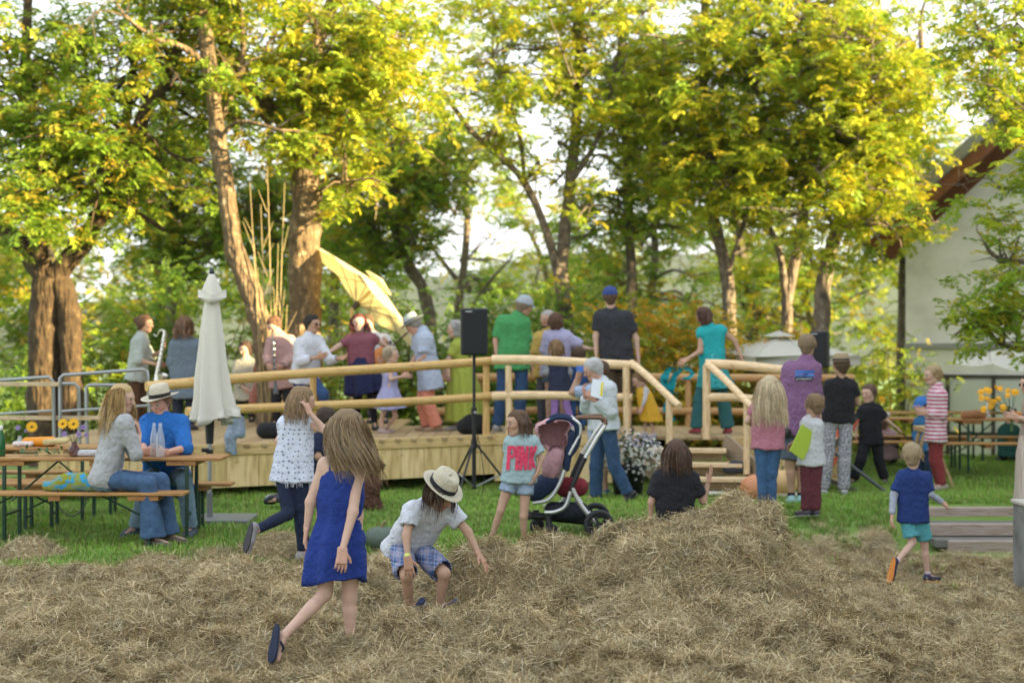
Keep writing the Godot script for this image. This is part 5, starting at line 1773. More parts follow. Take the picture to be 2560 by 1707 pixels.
func deck_chair() -> void:
	var o := thing("deck_chair", "orange canvas deck chair behind the patterned trousers", "deck chair", Vector3(3.75, -0.03, -19.2))
	var st := st_new()
	st.set_smooth_group(1)
	var pts := curve([Vector3(0.42, 0.86, -0.1), Vector3(0.22, 0.52, 0), Vector3(0.0, 0.22, 0.05), Vector3(-0.2, 0.18, 0.06), Vector3(-0.35, 0.30, 0.08)], 5)
	for k in pts.size() - 1:
		var a: Vector3 = pts[k]
		var b: Vector3 = pts[k + 1]
		var w := Vector3(0.06, 0, 0.26)
		quad(st, a - w, b - w, b + w, a + w)
		quad(st, a + w - Vector3(0, 0.006, 0), b + w - Vector3(0, 0.006, 0), b - w - Vector3(0, 0.006, 0), a - w - Vector3(0, 0.006, 0))
	part("sling", st, cloth(0.62, 0.10, 0.04), o)
	for s: float in [-0.27, 0.27]:
		var f := st_new()
		beam(f, Vector3(0.44, 0.88, s - 0.1), Vector3(-0.3, -0.02, s), 0.03, 0.05)
		part("back_leg", f, wood("chair_frame", 0.10, 0.09, 0.08), o)
		var g := st_new()
		beam(g, Vector3(-0.38, 0.32, s + 0.03), Vector3(0.5, -0.03, s), 0.03, 0.05)
		part("seat_leg", g, wood("chair_frame", 0.10, 0.09, 0.08), o)
	var lv := thing("parasol_pole", "dark pole lying propped against the deck chair", "pole", Vector3(4.42, -0.02, -18.5))
	var p := st_new()
	rod(p, Vector3(0, 0.025, 0), Vector3(-0.62, 0.52, -0.3), 0.022)
	part("pole", p, paint(0.06, 0.07, 0.07, 0.4), lv)

func right_tables() -> void:
	var G := "beer tables and benches on the lawn"
	trestle("beer_table", "folding wooden table behind the boy in black", Vector3(4.85, -0.04, -21.8), 0.02, G)
	trestle("beer_table", "folding wooden table behind the striped sweater, to the right", Vector3(7.05, -0.04, -21.6), -0.02, G)
	trestle("beer_bench", "near bench of the table behind the boy in black", Vector3(4.75, -0.04, -21.2), 0.02, G)
	trestle("beer_bench", "far bench of the table behind the boy in black", Vector3(4.95, -0.04, -22.5), 0.02, G)
	trestle("beer_bench", "near bench of the table right of the striped sweater", Vector3(6.35, -0.04, -20.9), -0.02, G)
	trestle("beer_bench", "far bench of the table right of the striped sweater", Vector3(7.1, -0.04, -22.3), -0.02, G)
	trestle("beer_table", "third table standing farther back near the house", Vector3(6.3, -0.05, -23.8), 0.02, G)
	# pale trestle with splayed legs
	var o := thing("wooden_trestle", "pale wooden trestle with splayed legs behind the running boy", "trestle", Vector3(5.15, -0.03, -19.4))
	var pw := wood("trestle_wood", 0.58, 0.42, 0.22)
	for s in [[-0.04, -0.26, 0.12], [0.04, 0.3, 0.12], [-0.04, -0.2, -0.3], [0.04, 0.26, -0.3]]:
		var st := st_new()
		beam(st, Vector3(s[0], 0.7, s[2] * 0.6), Vector3(s[1], -0.01, s[2]), 0.05, 0.035)
		part("leg", st, pw, o)
	var tp := st_new()
	box(tp, Vector3(0, 0.72, -0.06), Vector3(0.16, 0.06, 0.6))
	part("top_beam", tp, pw, o)
	var yel := paint(0.80, 0.45, 0.01, 0.7)
	posy("vase of yellow flowers on the table behind the boy in black", Vector3(4.95, 0.722, -21.75), glass_mat(0.9, 0.95, 0.95, 0.15), [[Vector3(0.0, 0.22, 0), 0.06, 12, yel], [Vector3(0.2, 0.25, 0), 0.06, 12, yel], [Vector3(0.1, 0.12, 0.05), 0.05, 12, yel]], 0.05, 0.14)
	var rows: Array = []
	cap(rows, Vector3(-0.12, 0.05, 0), Vector3(0.12, 0.05, 0), 0.06, 0.055, 0.03)
	cap(rows, Vector3(0, 0.07, 0.03), Vector3(0.1, 0.07, 0.02), 0.05, 0.05, 0.03)
	blob("bread_loaf", "round brown loaf on the right table", "bread", Vector3(6.35, 0.722, -21.5), rows, cloth(0.42, 0.20, 0.09))
	rows = []
	cap(rows, Vector3(-0.05, 0.04, 0), Vector3(0.05, 0.04, 0), 0.042, 0.042, 0.02)
	blob("white_bundle", "small white bundle on the table behind the boy in black", "bundle", Vector3(5.15, 0.722, -21.65), rows, cloth(0.62, 0.62, 0.62))
	rows = []
	cap(rows, Vector3(-0.04, 0.05, 0), Vector3(0.05, 0.05, 0), 0.05, 0.045, 0.02)
	blob("squash", "small orange squash on the right table", "squash", Vector3(6.95, 0.722, -21.5), rows, paint(0.6, 0.24, 0.04, 0.5))
	for k in 4:
		var at := Vector3(6.6 + 0.32 * k, 0.722, -21.7 + 0.08 * (k % 2))
		bottle("glass_bottle", ["clear bottle by the bread loaf", "second clear bottle right of the bread loaf", "third clear bottle on the right table", "clear bottle nearest the woman with flowers"][k], at, glass_mat(0.9, 0.95, 0.97), 0.033, 0.24, null, "bottles on the right table")

func dog() -> void:
	# curly brown dog sitting with its back to us, head turned right
	var o := thing("dog", "curly brown dog sitting by the stage, back turned", "dog", Vector3(-1.55, -0.03, -16.4))
	var r: Array = []
	cap(r, Vector3(-0.05, 0.13, 0.06), Vector3(0.0, 0.30, 0.0), 0.13, 0.12, 0.08)
	cap(r, Vector3(0.0, 0.30, 0.0), Vector3(0.03, 0.42, -0.03), 0.12, 0.095, 0.08)
	cap(r, Vector3(0.03, 0.42, -0.03), Vector3(0.05, 0.50, -0.05), 0.085, 0.075, 0.05)
	cap(r, Vector3(0.05, 0.53, -0.05), Vector3(0.08, 0.53, -0.06), 0.082, 0.07, 0.04)
	cap(r, Vector3(0.10, 0.515, -0.07), Vector3(0.17, 0.50, -0.09), 0.048, 0.034, 0.03)
	for s: float in [-1.0, 1.0]:
		cap(r, Vector3(-0.02 + 0.10 * s, 0.10, 0.04), Vector3(0.0 + 0.13 * s, 0.06, -0.12), 0.085, 0.05, 0.05)
		cap(r, Vector3(0.0 + 0.13 * s, 0.04, -0.1), Vector3(0.02 + 0.14 * s, 0.03, -0.2), 0.04, 0.03, 0.03)
		cap(r, Vector3(0.03 + 0.07 * s, 0.34, -0.09), Vector3(0.04 + 0.075 * s, 0.03, -0.16), 0.05, 0.034, 0.04)
	cap(r, Vector3(-0.03, 0.55, -0.02), Vector3(-0.045, 0.46, 0.0), 0.035, 0.03, 0.01)
	cap(r, Vector3(0.10, 0.56, -0.14), Vector3(0.11, 0.47, -0.15), 0.035, 0.03, 0.01)
	cap(r, Vector3(-0.06, 0.08, 0.16), Vector3(-0.15, 0.05, 0.22), 0.04, 0.03, 0.04)
	var res := field_mesh(r, 0.013)
	var v: PackedVector3Array = res[0]
	var n := face_normals(v, res[1])
	for i in v.size(): v[i] += n[i] * 0.014 * noise.get_noise_3dv(v[i] * 1500.0)
	mesh_part("body", array_mesh(v, res[1], face_normals(v, res[1])), textured("dog_fur", 0.14, 0.062, 0.035, noise_tex("fibre_dark", 0.09, 4, [Color(0.6, 0.6, 0.6), Color(1, 1, 1)]), Vector3.ONE * 6.0, 0.9), o)
	var nose := st_new()
	lathe(nose, [Vector2(0, 0.014), Vector2(0.014, 0.004), Vector2(0.012, -0.01), Vector2(0, -0.012)], 8, Vector3(0.205, 0.505, -0.1))
	part("nose", nose, paint(0.01, 0.008, 0.008, 0.3), o)
	# curls
	var fur := st_new()
	fur.set_smooth_group(-1)
	rng.seed = 44
	for k in 2600:
		var i := rng.randi() % v.size()
		var p := v[i]
		var d := (n[i] + Vector3(rng.randfn(), rng.randfn() - 0.5, rng.randfn()) * 0.7).normalized()
		var s := d.cross(Vector3(rng.randfn(), 1, rng.randfn())).normalized() * 0.005
		var m := p + d * 0.016
		var e := m + (d + Vector3(rng.randfn(), -0.8, rng.randfn()) * 0.8).normalized() * 0.014
		quad(fur, p - s, m - s, m + s, p + s)
		tri(fur, m - s, e, m + s)
	part("fur", fur, paint(0.17, 0.078, 0.045, 0.85), o)

func small_things() -> void:
	# green pumpkin in the grass behind the boy
	var o := thing("green_pumpkin", "dull green pumpkin lying on the grass behind the bending boy", "pumpkin", Vector3(-1.108, 0, -13.3))
	var st := st_new()
	st.set_smooth_group(1)
	var seg := 40
	for i in 12:
		for k in seg:
			var q: Array[Vector3] = []
			for e in [[i, k], [i, k + 1], [i + 1, k + 1], [i + 1, k]]:
				var t: float = PI * e[0] / 12.0
				var a: float = TAU * e[1] / seg
				var r := sin(t) * 0.15 * (1.0 + 0.05 * cos(a * 9.0))
				q.append(Vector3(r * cos(a), 0.105 + cos(t) * 0.11 * (1.0 - 0.25 * exp(-pow(sin(t) * 4.0, 2.0))), r * sin(a)))
			quad(st, q[0], q[1], q[2], q[3])
	part("rind", st, textured("pumpkin", 0.13, 0.19, 0.14, noise_tex("fibre_dark", 0.09, 4, [Color(0.6, 0.6, 0.6), Color(1, 1, 1)]), Vector3.ONE * 3.0, 0.6), o)
	var sm := st_new()
	tube(sm, curve([Vector3(0, 0.19, 0), Vector3(0.01, 0.23, 0), Vector3(0.04, 0.25, 0.01)], 3), curve_r([0.02, 0.014, 0.012], 3), 7)
	part("stalk", sm, paint(0.2, 0.17, 0.08), o)
	# leaflet and book in the old man's hands
	var lf := thing("leaflet", "white folded leaflet with a yellow stripe in the grey-haired man's hands", "leaflet", Vector3(0.938, 1.259, -17.15))
	var p := st_new()
	box(p, Vector3.ZERO, Vector3(0.15, 0.21, 0.006), Basis.from_euler(Vector3(-0.3, 0.5, -0.3)), 0.001)
	part("paper", p, paint(0.70, 0.76, 0.80, 0.7), lf)
	var ys := st_new()
	box(ys, Basis.from_euler(Vector3(-0.3, 0.5, -0.3)) * Vector3(0.05, 0.01, 0.006), Vector3(0.028, 0.16, 0.004), Basis.from_euler(Vector3(-0.3, 0.5, -0.3)), 0.001)
	part("stripe", ys, paint(0.75, 0.62, 0.02, 0.7), lf)
	var fo := thing("folder", "lime green folder in the boy's hands", "folder", Vector3(2.983, 0.746, -16.05))
	var fp := st_new()
	box(fp, Vector3.ZERO, Vector3(0.23, 0.31, 0.012), Basis.from_euler(Vector3(0.1, 0.6, -0.5)), 0.003)
	part("cover", fp, paint(0.42, 0.58, 0.06, 0.6), fo)
	var ph := thing("phone", "blue phone held up behind the grey-haired man", "phone", Vector3(0.793, 1.46, -18.2))
	var pp := st_new()
	box(pp, Vector3.ZERO, Vector3(0.012, 0.075, 0.15), Basis.from_euler(Vector3(0, 0.5, 0)), 0.004)
	part("case", pp, paint(0.04, 0.16, 0.55, 0.4), ph)
	var cm := thing("camera_bag", "small black camera hanging at the mauve shirt's left hand", "camera", Vector3(2.995, 0.786, -17.1))
	var cb := st_new()
	box(cb, Vector3.ZERO, Vector3(0.12, 0.1, 0.08), Basis(), 0.015)
	rod(cb, Vector3(0, 0, 0.04), Vector3(0.02, -0.01, 0.10), 0.035)
	part("case", cb, paint(0.012, 0.012, 0.014, 0.5), cm)
	# scarf
	var sc := thing("scarf", "turquoise scarf trailing from the dancer's hand", "scarf", Vector3(2.122, 1.361, -19.8))
	var sf := st_new()
	sf.set_smooth_group(1)
	for lane in [[[Vector3(2.177, 1.46, -19.8), Vector3(1.979, 1.417, -19.75), Vector3(1.928, 1.251, -19.8), Vector3(2.061, 1.111, -19.85)], 0.07], [[Vector3(2.166, 1.444, -19.8), Vector3(2.055, 1.333, -19.8), Vector3(2, 1.112, -19.8), Vector3(1.956, 0.891, -19.8)], 0.06], [[Vector3(2.011, 1.14, -19.8), Vector3(1.956, 0.947, -19.8), Vector3(2.066, 0.781, -19.8)], 0.04], [[Vector3(2.199, 1.445, -19.75), Vector3(2.276, 1.374, -19.7), Vector3(2.166, 1.297, -19.7)], 0.05]]:
		var pts := curve(lane[0].map(func(q): return q - sc.position), 5)
		for k in pts.size() - 1:
			var w: float = lane[1]
			var a := Vector3(w * 0.7, w * 0.3 * sin(k * 1.3), w * cos(k * 0.9))
			var b := Vector3(w * 0.7, w * 0.3 * sin(k * 1.3 + 1.3), w * cos(k * 0.9 + 0.9))
			quad(sf, pts[k] - a, pts[k + 1] - b, pts[k + 1] + b, pts[k] + a)
	part("cloth", sf, cloth(0.01, 0.36, 0.42), sc)
	# bouquet
	var bq := thing("bouquet", "bunch of yellow flowers carried at the right edge", "bouquet", Vector3(5.449, 0.981, -17.05))
	var stm := st_new()
	var fl := st_new()
	rng.seed = 61
	for k in 22:
		var e := Vector3(rng.randf_range(-0.36, 0.08), rng.randf_range(0.02, 0.30), rng.randf_range(-0.12, 0.12))
		tube(stm, [Vector3(rng.randf_range(-0.02, 0.02), -0.18, 0), Vector3(0, 0, 0), e], [0.003, 0.003, 0.002], 4)
		flower_head(fl, e, Vector3(rng.randfn() * 0.4 - 0.2, 0.4, 1).normalized(), rng.randf_range(0.035, 0.05), 9)
		flower_head(fl, e + Vector3(0, 0.01, 0), Vector3(rng.randfn() * 0.4, 1, 0.3).normalized(), 0.035, 9)
	part("stems", stm, paint(0.06, 0.12, 0.04), bq)
	part("blooms", fl, paint(0.80, 0.42, 0.01, 0.7), bq)
	# on the stage: jacket over the edge, bags, instrument cases
	var j := thing("denim_jacket", "pale denim jacket hanging over the stage edge", "jacket", Vector3(-3.172, 0.702, -17.9))
	var rows: Array = []
	cap(rows, Vector3(-0.03, 0.16, 0), Vector3(-0.04, -0.02, 0.06), 0.05, 0.055, 0.05)
	cap(rows, Vector3(-0.05, 0.0, 0.06), Vector3(-0.06, -0.18, 0.05), 0.05, 0.04, 0.04, 1)
	cap(rows, Vector3(0.06, 0.18, 0), Vector3(0.08, 0.02, 0.05), 0.05, 0.05, 0.05)
	cap(rows, Vector3(-0.02, 0.0, 0.07), Vector3(0.0, -0.22, 0.05), 0.04, 0.035, 0.03, 1)
	soft("cloth", rows, 0.012, denim(0.34, 0.42, 0.52), j, 0.012)
	rows = []
	cap(rows, Vector3(-0.16, 0.1, 0), Vector3(0.16, 0.1, 0), 0.1, 0.1, 0.05)
	blob("black_bag", "black bag on the stage behind the spotted blouse", "bag", Vector3(-2.85, 0.6, -19.0), rows, cloth(0.014, 0.015, 0.018), 0.018, "bags on the stage")
	rows = []
	cap(rows, Vector3(-0.13, 0.1, 0), Vector3(0.13, 0.1, 0), 0.1, 0.1, 0.05)
	cap(rows, Vector3(-0.06, 0.18, 0), Vector3(0.06, 0.2, 0), 0.08, 0.06, 0.05)
	blob("black_bag", "black backpack on the stage behind the speaker pole", "bag", Vector3(-0.478, 0.6, -19.9), rows, cloth(0.012, 0.013, 0.015), 0.018, "bags on the stage")
	rows = []
	cap(rows, Vector3(-0.1, 0.06, 0), Vector3(0.12, 0.06, 0), 0.06, 0.06, 0.04)
	cap(rows, Vector3(-0.02, 0.1, 0), Vector3(0.06, 0.1, 0), 0.06, 0.05, 0.04)
	blob("grey_bundle", "dark grey folded jacket lying on a stair tread", "jacket", Vector3(2.646, 0.22, -18.45), rows, cloth(0.05, 0.06, 0.075), 0.014)
	# instruments
	var sx := thing("saxophone", "silver saxophone played by the bun-haired man", "saxophone", Vector3(-4.72, 1.571, -21))
	var bodyt := st_new()
	tube(bodyt, curve([Vector3(-4.834, 1.876, -21.1) - sx.position, Vector3(-4.783, 1.852, -21.05) - sx.position, Vector3(-4.732, 1.922, -21) - sx.position, Vector3(-4.684, 1.925, -21) - sx.position, Vector3(-4.673, 1.864, -21) - sx.position, Vector3(-4.709, 1.571, -20.95) - sx.position, Vector3(-4.76, 1.308, -20.95) - sx.position, Vector3(-4.746, 1.221, -20.92) - sx.position, Vector3(-4.69, 1.265, -20.9) - sx.position, Vector3(-4.664, 1.339, -20.88) - sx.position], 5), curve_r([0.008, 0.01, 0.012, 0.016, 0.022, 0.028, 0.034, 0.04, 0.05, 0.075], 5), 10, false)
	part("tube", bodyt, paint(0.72, 0.70, 0.64, 0.25, 0.8), sx)
	var ky := st_new()
	for k in 9:
		var q := (Vector3(-4.662, 1.834, -20.95) as Vector3).lerp(Vector3(-4.738, 1.338, -20.9), k / 8.0) - sx.position
		rod(ky, q + Vector3(0, 0, 0.02), q + Vector3(0.012, 0, 0.05), 0.014, -1, 8)
	part("keys", ky, paint(0.75, 0.72, 0.62, 0.3, 0.7), sx)
	var cr := thing("clarinet", "long dark clarinet with silver keys before the pink jacket", "clarinet", Vector3(-3.242, 1.568, -21.3))
	var ct := st_new()
	tube(ct, [Vector3(-3.283, 1.903, -21.45) - cr.position, Vector3(-3.249, 1.657, -21.3) - cr.position, Vector3(-3.204, 1.244, -21.15) - cr.position, Vector3(-3.188, 1.069, -21.1) - cr.position], [0.011, 0.015, 0.017, 0.04], 8)
	part("tube", ct, paint(0.07, 0.075, 0.08, 0.35), cr)
	var ck := st_new()
	for k in 7: rod(ck, (Vector3(-3.251, 1.761, -21.3) as Vector3).lerp(Vector3(-3.204, 1.274, -21.13), k / 6.0) - cr.position + Vector3(0, 0, 0.01), (Vector3(-3.251, 1.761, -21.3) as Vector3).lerp(Vector3(-3.204, 1.274, -21.13), k / 6.0) - cr.position + Vector3(0.015, 0.0, 0.03), 0.009, -1, 6)
	part("keys", ck, paint(0.7, 0.7, 0.7, 0.3, 0.8), cr)
	var db := thing("double_bass", "red-brown double bass beside the small player in cream", "double bass", Vector3(-3.566, 0.62, -22.4))
	rows = []
	cap(rows, Vector3(0.0, 0.28, 0), Vector3(0.0, 0.36, 0), 0.21, 0.2, 0.05)
	cap(rows, Vector3(0.0, 0.55, -0.02), Vector3(0.0, 0.58, -0.02), 0.12, 0.12, 0.1)
	cap(rows, Vector3(0.0, 0.78, -0.03), Vector3(0.0, 0.82, -0.03), 0.15, 0.13, 0.08)
	var br := soft("body", rows, 0.02, wood("bass_wood", 0.30, 0.07, 0.03, Vector3.ONE * 3, 0.3, true), db)
	br.scale = Vector3(1, 1, 0.55)
	var nk := st_new()
	tube(nk, [Vector3(0, 0.6, 0.1), Vector3(-0.03, 0.95, 0.09), Vector3(-0.16, 1.62, 0.03), Vector3(-0.19, 1.75, 0.02)], [0.02, 0.025, 0.022, 0.03], 8)
	lathe(nk, [Vector2(0, 0.035), Vector2(0.03, 0.02), Vector2(0.035, 0.0), Vector2(0.0, -0.03)], 10, Vector3(-0.195, 1.78, 0.02))
	part("neck", nk, paint(0.05, 0.02, 0.015, 0.4), db)
	var gt := thing("guitar", "honey-coloured guitar behind the red-haired dancer", "guitar", Vector3(-1.925, 1.524, -22.3))
	rows = []
	cap(rows, Vector3(-0.06, -0.04, 0), Vector3(-0.05, -0.03, 0), 0.15, 0.15, 0.05)
	cap(rows, Vector3(0.10, 0.08, 0), Vector3(0.11, 0.09, 0), 0.115, 0.11, 0.08)
	var gb := soft("body", rows, 0.018, wood("guitar_top", 0.62, 0.22, 0.03, Vector3.ONE * 3, 0.3), gt)
	gb.scale = Vector3(1, 1, 0.35)
	var gn := st_new()
	beam(gn, Vector3(0.1, 0.08, 0.04), Vector3(0.48, 0.42, 0.04), 0.05, 0.022)
	box(gn, Vector3(0.55, 0.48, 0.04), Vector3(0.15, 0.07, 0.02), Basis(Vector3(0, 0, 1), 0.73))
	part("neck", gn, paint(0.06, 0.03, 0.02, 0.4), gt)
	# cable from the speaker to the stage
	var ca := thing("speaker_cable", "thin dark cable hanging from the stand towards the stage", "cable", Vector3(-0.447, 0.72, -17.6))
	var cs := st_new()
	tube(cs, curve([Vector3(-0.431, 0.919, -17.55) - ca.position, Vector3(-0.351, 0.516, -17.7) - ca.position, Vector3(-0.32, 0.152, -17.9) - ca.position, Vector3(-0.386, -0.078, -18.2) - ca.position], 5), curve_r([0.005, 0.005, 0.005, 0.005], 5), 5)
	part("cable", cs, paint(0.02, 0.02, 0.02), ca)
	# pumpkins beside the stairs
	for q in [["orange pumpkin behind the blond girl's legs", Vector3(2.742, -0.03, -17.6), 0.17, Color(0.62, 0.26, 0.12)], ["pale yellow pumpkin behind the mauve shirt's legs", Vector3(3.102, -0.03, -18), 0.18, Color(0.62, 0.42, 0.18)]]:
		var pk := thing("pumpkin", q[0], "pumpkin", q[1], 0.0, "pumpkins beside the stairs")
		var ps := st_new()
		ps.set_smooth_group(1)
		for i in 10:
			for k in 32:
				var pq: Array[Vector3] = []
				for e in [[i, k], [i, k + 1], [i + 1, k + 1], [i + 1, k]]:
					var t: float = PI * e[0] / 10.0
					var a: float = TAU * e[1] / 32.0
					var r: float = sin(t) * q[2] * (1.0 + 0.05 * cos(a * 8.0))
					pq.append(Vector3(r * cos(a), q[2] * 0.92 + cos(t) * q[2] * 0.95, r * sin(a)))
				quad(ps, pq[0], pq[1], pq[2], pq[3])
		var c: Color = q[3]
		part("rind", ps, paint(c.r, c.g, c.b, 0.55), pk)
		var pst := st_new()
		tube(pst, [Vector3(0, q[2] * 1.8, 0), Vector3(0.02, q[2] * 2.1, 0)], [0.02, 0.014], 6)
		part("stalk", pst, paint(0.2, 0.17, 0.08), pk)

func props() -> void:
	stage()
	left_tables()
	right_tables()
	tube_fence()
	closed_parasol()
	var lemon := cloth(0.86, 0.80, 0.62, 0.9)
	lemon.backlight_enabled = true
	lemon.backlight = Color(1, 0.95, 0.75)
	var ecru := cloth(0.80, 0.79, 0.74, 0.9)
	ecru.backlight_enabled = true
	ecru.backlight = Color(0.45, 0.45, 0.4)
	var tilt := Vector3(0.68, 0.70, -0.17)
	var hub: Vector3 = Vector3(-2.226, 2.453, -23.6) + tilt * 0.3
	open_parasol("yellow parasol tilted on its side behind the red-haired dancer", hub, 0.92, 0.28, tilt, 0.85, Vector3(hub.x - 0.3, -0.05, hub.z), lemon)
	open_parasol("open white parasol behind the mauve shirt", Vector3(4.27, 1.865, -25), 0.92, 0.30, Vector3(0.0, 1, 0.02), 0.35, Vector3(4.27, -0.3, -25), ecru, 0.14)
	open_parasol("open white parasol at the right edge by the house", Vector3(7.985, 1.858, -23), 1.05, 0.42, Vector3(0.0, 1, 0.05), 0.3, Vector3(7.985, -0.1, -23), ecru, 0.0)
	speaker("black loudspeaker on a tall stand in front of the lime dress", Vector3(-0.43, 1.89, -17.7), Vector3(0.30, 0.525, 0.28), 0.06, true, "black tripod stand under the near loudspeaker", -0.03)
	speaker("dark loudspeaker behind the mauve shirt's head", Vector3(4.059, 1.678, -20.6), Vector3(0.22, 0.47, 0.28), -0.35, true, "black stand hidden behind the mauve shirt", -0.05)
	stroller()
	flower_pot()
	deck_chair()
	dog()
	small_things()

# ---------- people ----------
func skin_mat() -> StandardMaterial3D:
	var m := vcol("skin", 0.55)
	m.metallic_specular = 0.35
	return m

func hand(rows: Array, w: Vector3, dir: Vector3, n: Vector3, toward: Vector3, s: float, curl: float, spread := 0.0) -> void:
	n = (n - dir * n.dot(dir)).normalized()
	var l := dir.cross(n).normalized()
	if l.dot(toward) < 0.0: l = -l
	for k in 3: cap(rows, w + l * (k - 1) * 0.018 * s - dir * 0.01 * s, w + dir * 0.08 * s + l * (k - 1) * 0.024 * s, 0.0165 * s, 0.0135 * s, 0.012 * s)
	var long := [0.058, 0.075, 0.082, 0.072]
	for k in 4:
		var off := (k - 1.5) * 0.0205 * s
		var b := w + dir * 0.083 * s + l * off
		var fan := l * (k - 1.5) * spread
		var c := curl * (1.15 - 0.1 * k)
		var d1 := (dir * cos(c) + n * sin(c) + fan).normalized()
		var d2 := (dir * cos(c * 2.1) + n * sin(c * 2.1) + fan).normalized()
		var m: Vector3 = b + d1 * long[k] * 0.52 * s
		cap(rows, b - dir * 0.02 * s, m, 0.0095 * s, 0.0085 * s, 0.004 * s)
		cap(rows, m, m + d2 * long[k] * 0.5 * s, 0.0085 * s, 0.007 * s, 0.003 * s)
	var t := w + dir * 0.018 * s + l * 0.026 * s
	var td := (dir * 0.75 + l * (0.6 + spread) + n * 0.35).normalized()
	cap(rows, t, t + td * 0.045 * s, 0.0125 * s, 0.010 * s, 0.008 * s)
	cap(rows, t + td * 0.045 * s, t + td * 0.045 * s + (td + dir * 0.6).normalized() * 0.03 * s, 0.010 * s, 0.008 * s, 0.004 * s)

func hair_shell(rows: Array, P: Callable, hs: float, style: String, low: float) -> void:
	cap(rows, P.call(0, 0.046, -0.034), P.call(0, 0.05, 0.0), 0.091 * hs, 0.085 * hs, 0.02 * hs)
	cap(rows, P.call(0, 0.0, -0.048), P.call(0, -0.045, -0.046), 0.074 * hs, 0.058 * hs, 0.03 * hs)
	for s: float in [-1.0, 1.0]:
		cap(rows, P.call(s * 0.062, 0.035, 0.0), P.call(s * 0.06, -0.005, -0.024), 0.034 * hs, 0.032 * hs, 0.02 * hs)
		if style != "short" and style != "crop":
			cap(rows, P.call(s * 0.064, 0.01, -0.01), P.call(s * 0.066, low, -0.012), 0.034 * hs, 0.024 * hs, 0.02 * hs)
			cap(rows, P.call(s * 0.03, 0.0, -0.06), P.call(s * 0.036, low, -0.062), 0.05 * hs, 0.036 * hs, 0.03 * hs)

# strands run over the scalp and fall; blow pushes them aside
func strands(st: SurfaceTool, P: Callable, hc: Vector3, hf: Vector3, hu: Vector3, hr: Vector3, hs: float, count: int, long: float, wave: float, blow: Vector3, col: Color, wd: float, back: Vector3, nape: Vector3, ub: float, fringe := 1.75) -> void:
	st.set_smooth_group(-1)
	for i in count:
		var az := rng.randf_range(-fringe, fringe)
		var el := rng.randf_range(0.1, 1.5)
		var dir := (-hf * cos(az) * cos(el) + hr * sin(az) * cos(el) + hu * sin(el)).normalized()
		var p := hc + hu * 0.04 * hs - hf * 0.02 * hs + dir * 0.088 * hs
		var outv := (dir - hu * dir.dot(hu)).normalized() if absf(dir.dot(hu)) < 0.98 else (hr * rng.randf_range(-1, 1) - hf).normalized()
		var l := long * rng.randf_range(0.62, 1.08) + 0.05
		var loose := rng.randf() < 0.14
		var steps := 9
		var ph := rng.randf() * TAU
		var k1 := rng.randf_range(0.55, 1.45)
		var c := Color(col.r * k1 * rng.randf_range(0.95, 1.08), col.g * k1, col.b * k1 * rng.randf_range(0.9, 1.05))
		var v := (outv * 0.9 - hu * 0.1 + dir * 0.2).normalized()
		var prev := p
		var pw := Vector3.ZERO
		for k in steps:
			var t := float(k + 1) / steps
			v = (v * 0.55 + Vector3(0, -1, 0) * (0.35 + 0.5 * t) + blow * t).normalized()
			p += v * l / steps
			var q := p - (hc + hu * 0.03 * hs - hf * 0.018 * hs)
			if q.length() < 0.094 * hs: p = hc + hu * 0.03 * hs - hf * 0.018 * hs + q.normalized() * 0.094 * hs
			if p.y < nape.y:
				var dd := (p - nape).dot(back)
				if dd > -0.02 and dd < 0.078 * ub: p += back * (0.078 * ub - dd) * 0.6
			var wv := (hr * sin(ph + t * 9.0) + back * cos(ph * 1.3 + t * 8.0)) * (wave + (0.018 * hs if loose else 0.0)) * t
			var a := prev
			var b := p + wv
			var w := v.cross(back + hr * sin(ph)).normalized() * wd * (1.0 - 0.7 * t)
			st.set_color(c)
			if k == 0: pw = w
			quad(st, a - pw, b - w, b + w, a + pw)
			prev = b
			pw = w

func garment_torso(rows: Array, J: Array, u: float, sl: float, hem: float, wide := 0.0) -> void:
	var mid: Vector3 = (J[8] + J[9]) * 0.5
	var dn := (mid - (J[1] as Vector3)).normalized()
	cap(rows, J[2], J[3], 0.056 * u + sl, 0.056 * u + sl, 0.05 * u)
	cap(rows, (J[1] as Vector3) - dn * 0.01 * u, (J[1] as Vector3) + dn * 0.05 * u, 0.052 * u + sl, 0.07 * u + sl, 0.05 * u)
	for k in 2:
		var s: Vector3 = J[2 + k].lerp(J[1], 0.34) + dn * 0.07 * u
		var h: Vector3 = J[8 + k].lerp(mid, 0.05)
		var waist := s.lerp(h, 0.62)
		cap(rows, s, waist, 0.088 * u + sl, 0.078 * u + sl, 0.05 * u)
		cap(rows, waist, h + dn * hem, 0.078 * u + sl, 0.096 * u + sl + wide, 0.05 * u, 1 if hem > 0.0 else 0)
	cap(rows, (J[1] as Vector3) + dn * 0.1 * u, mid + dn * maxf(hem, 0.0), 0.088 * u + sl, 0.1 * u + sl + wide, 0.04 * u, 1 if hem > 0.0 else 0)

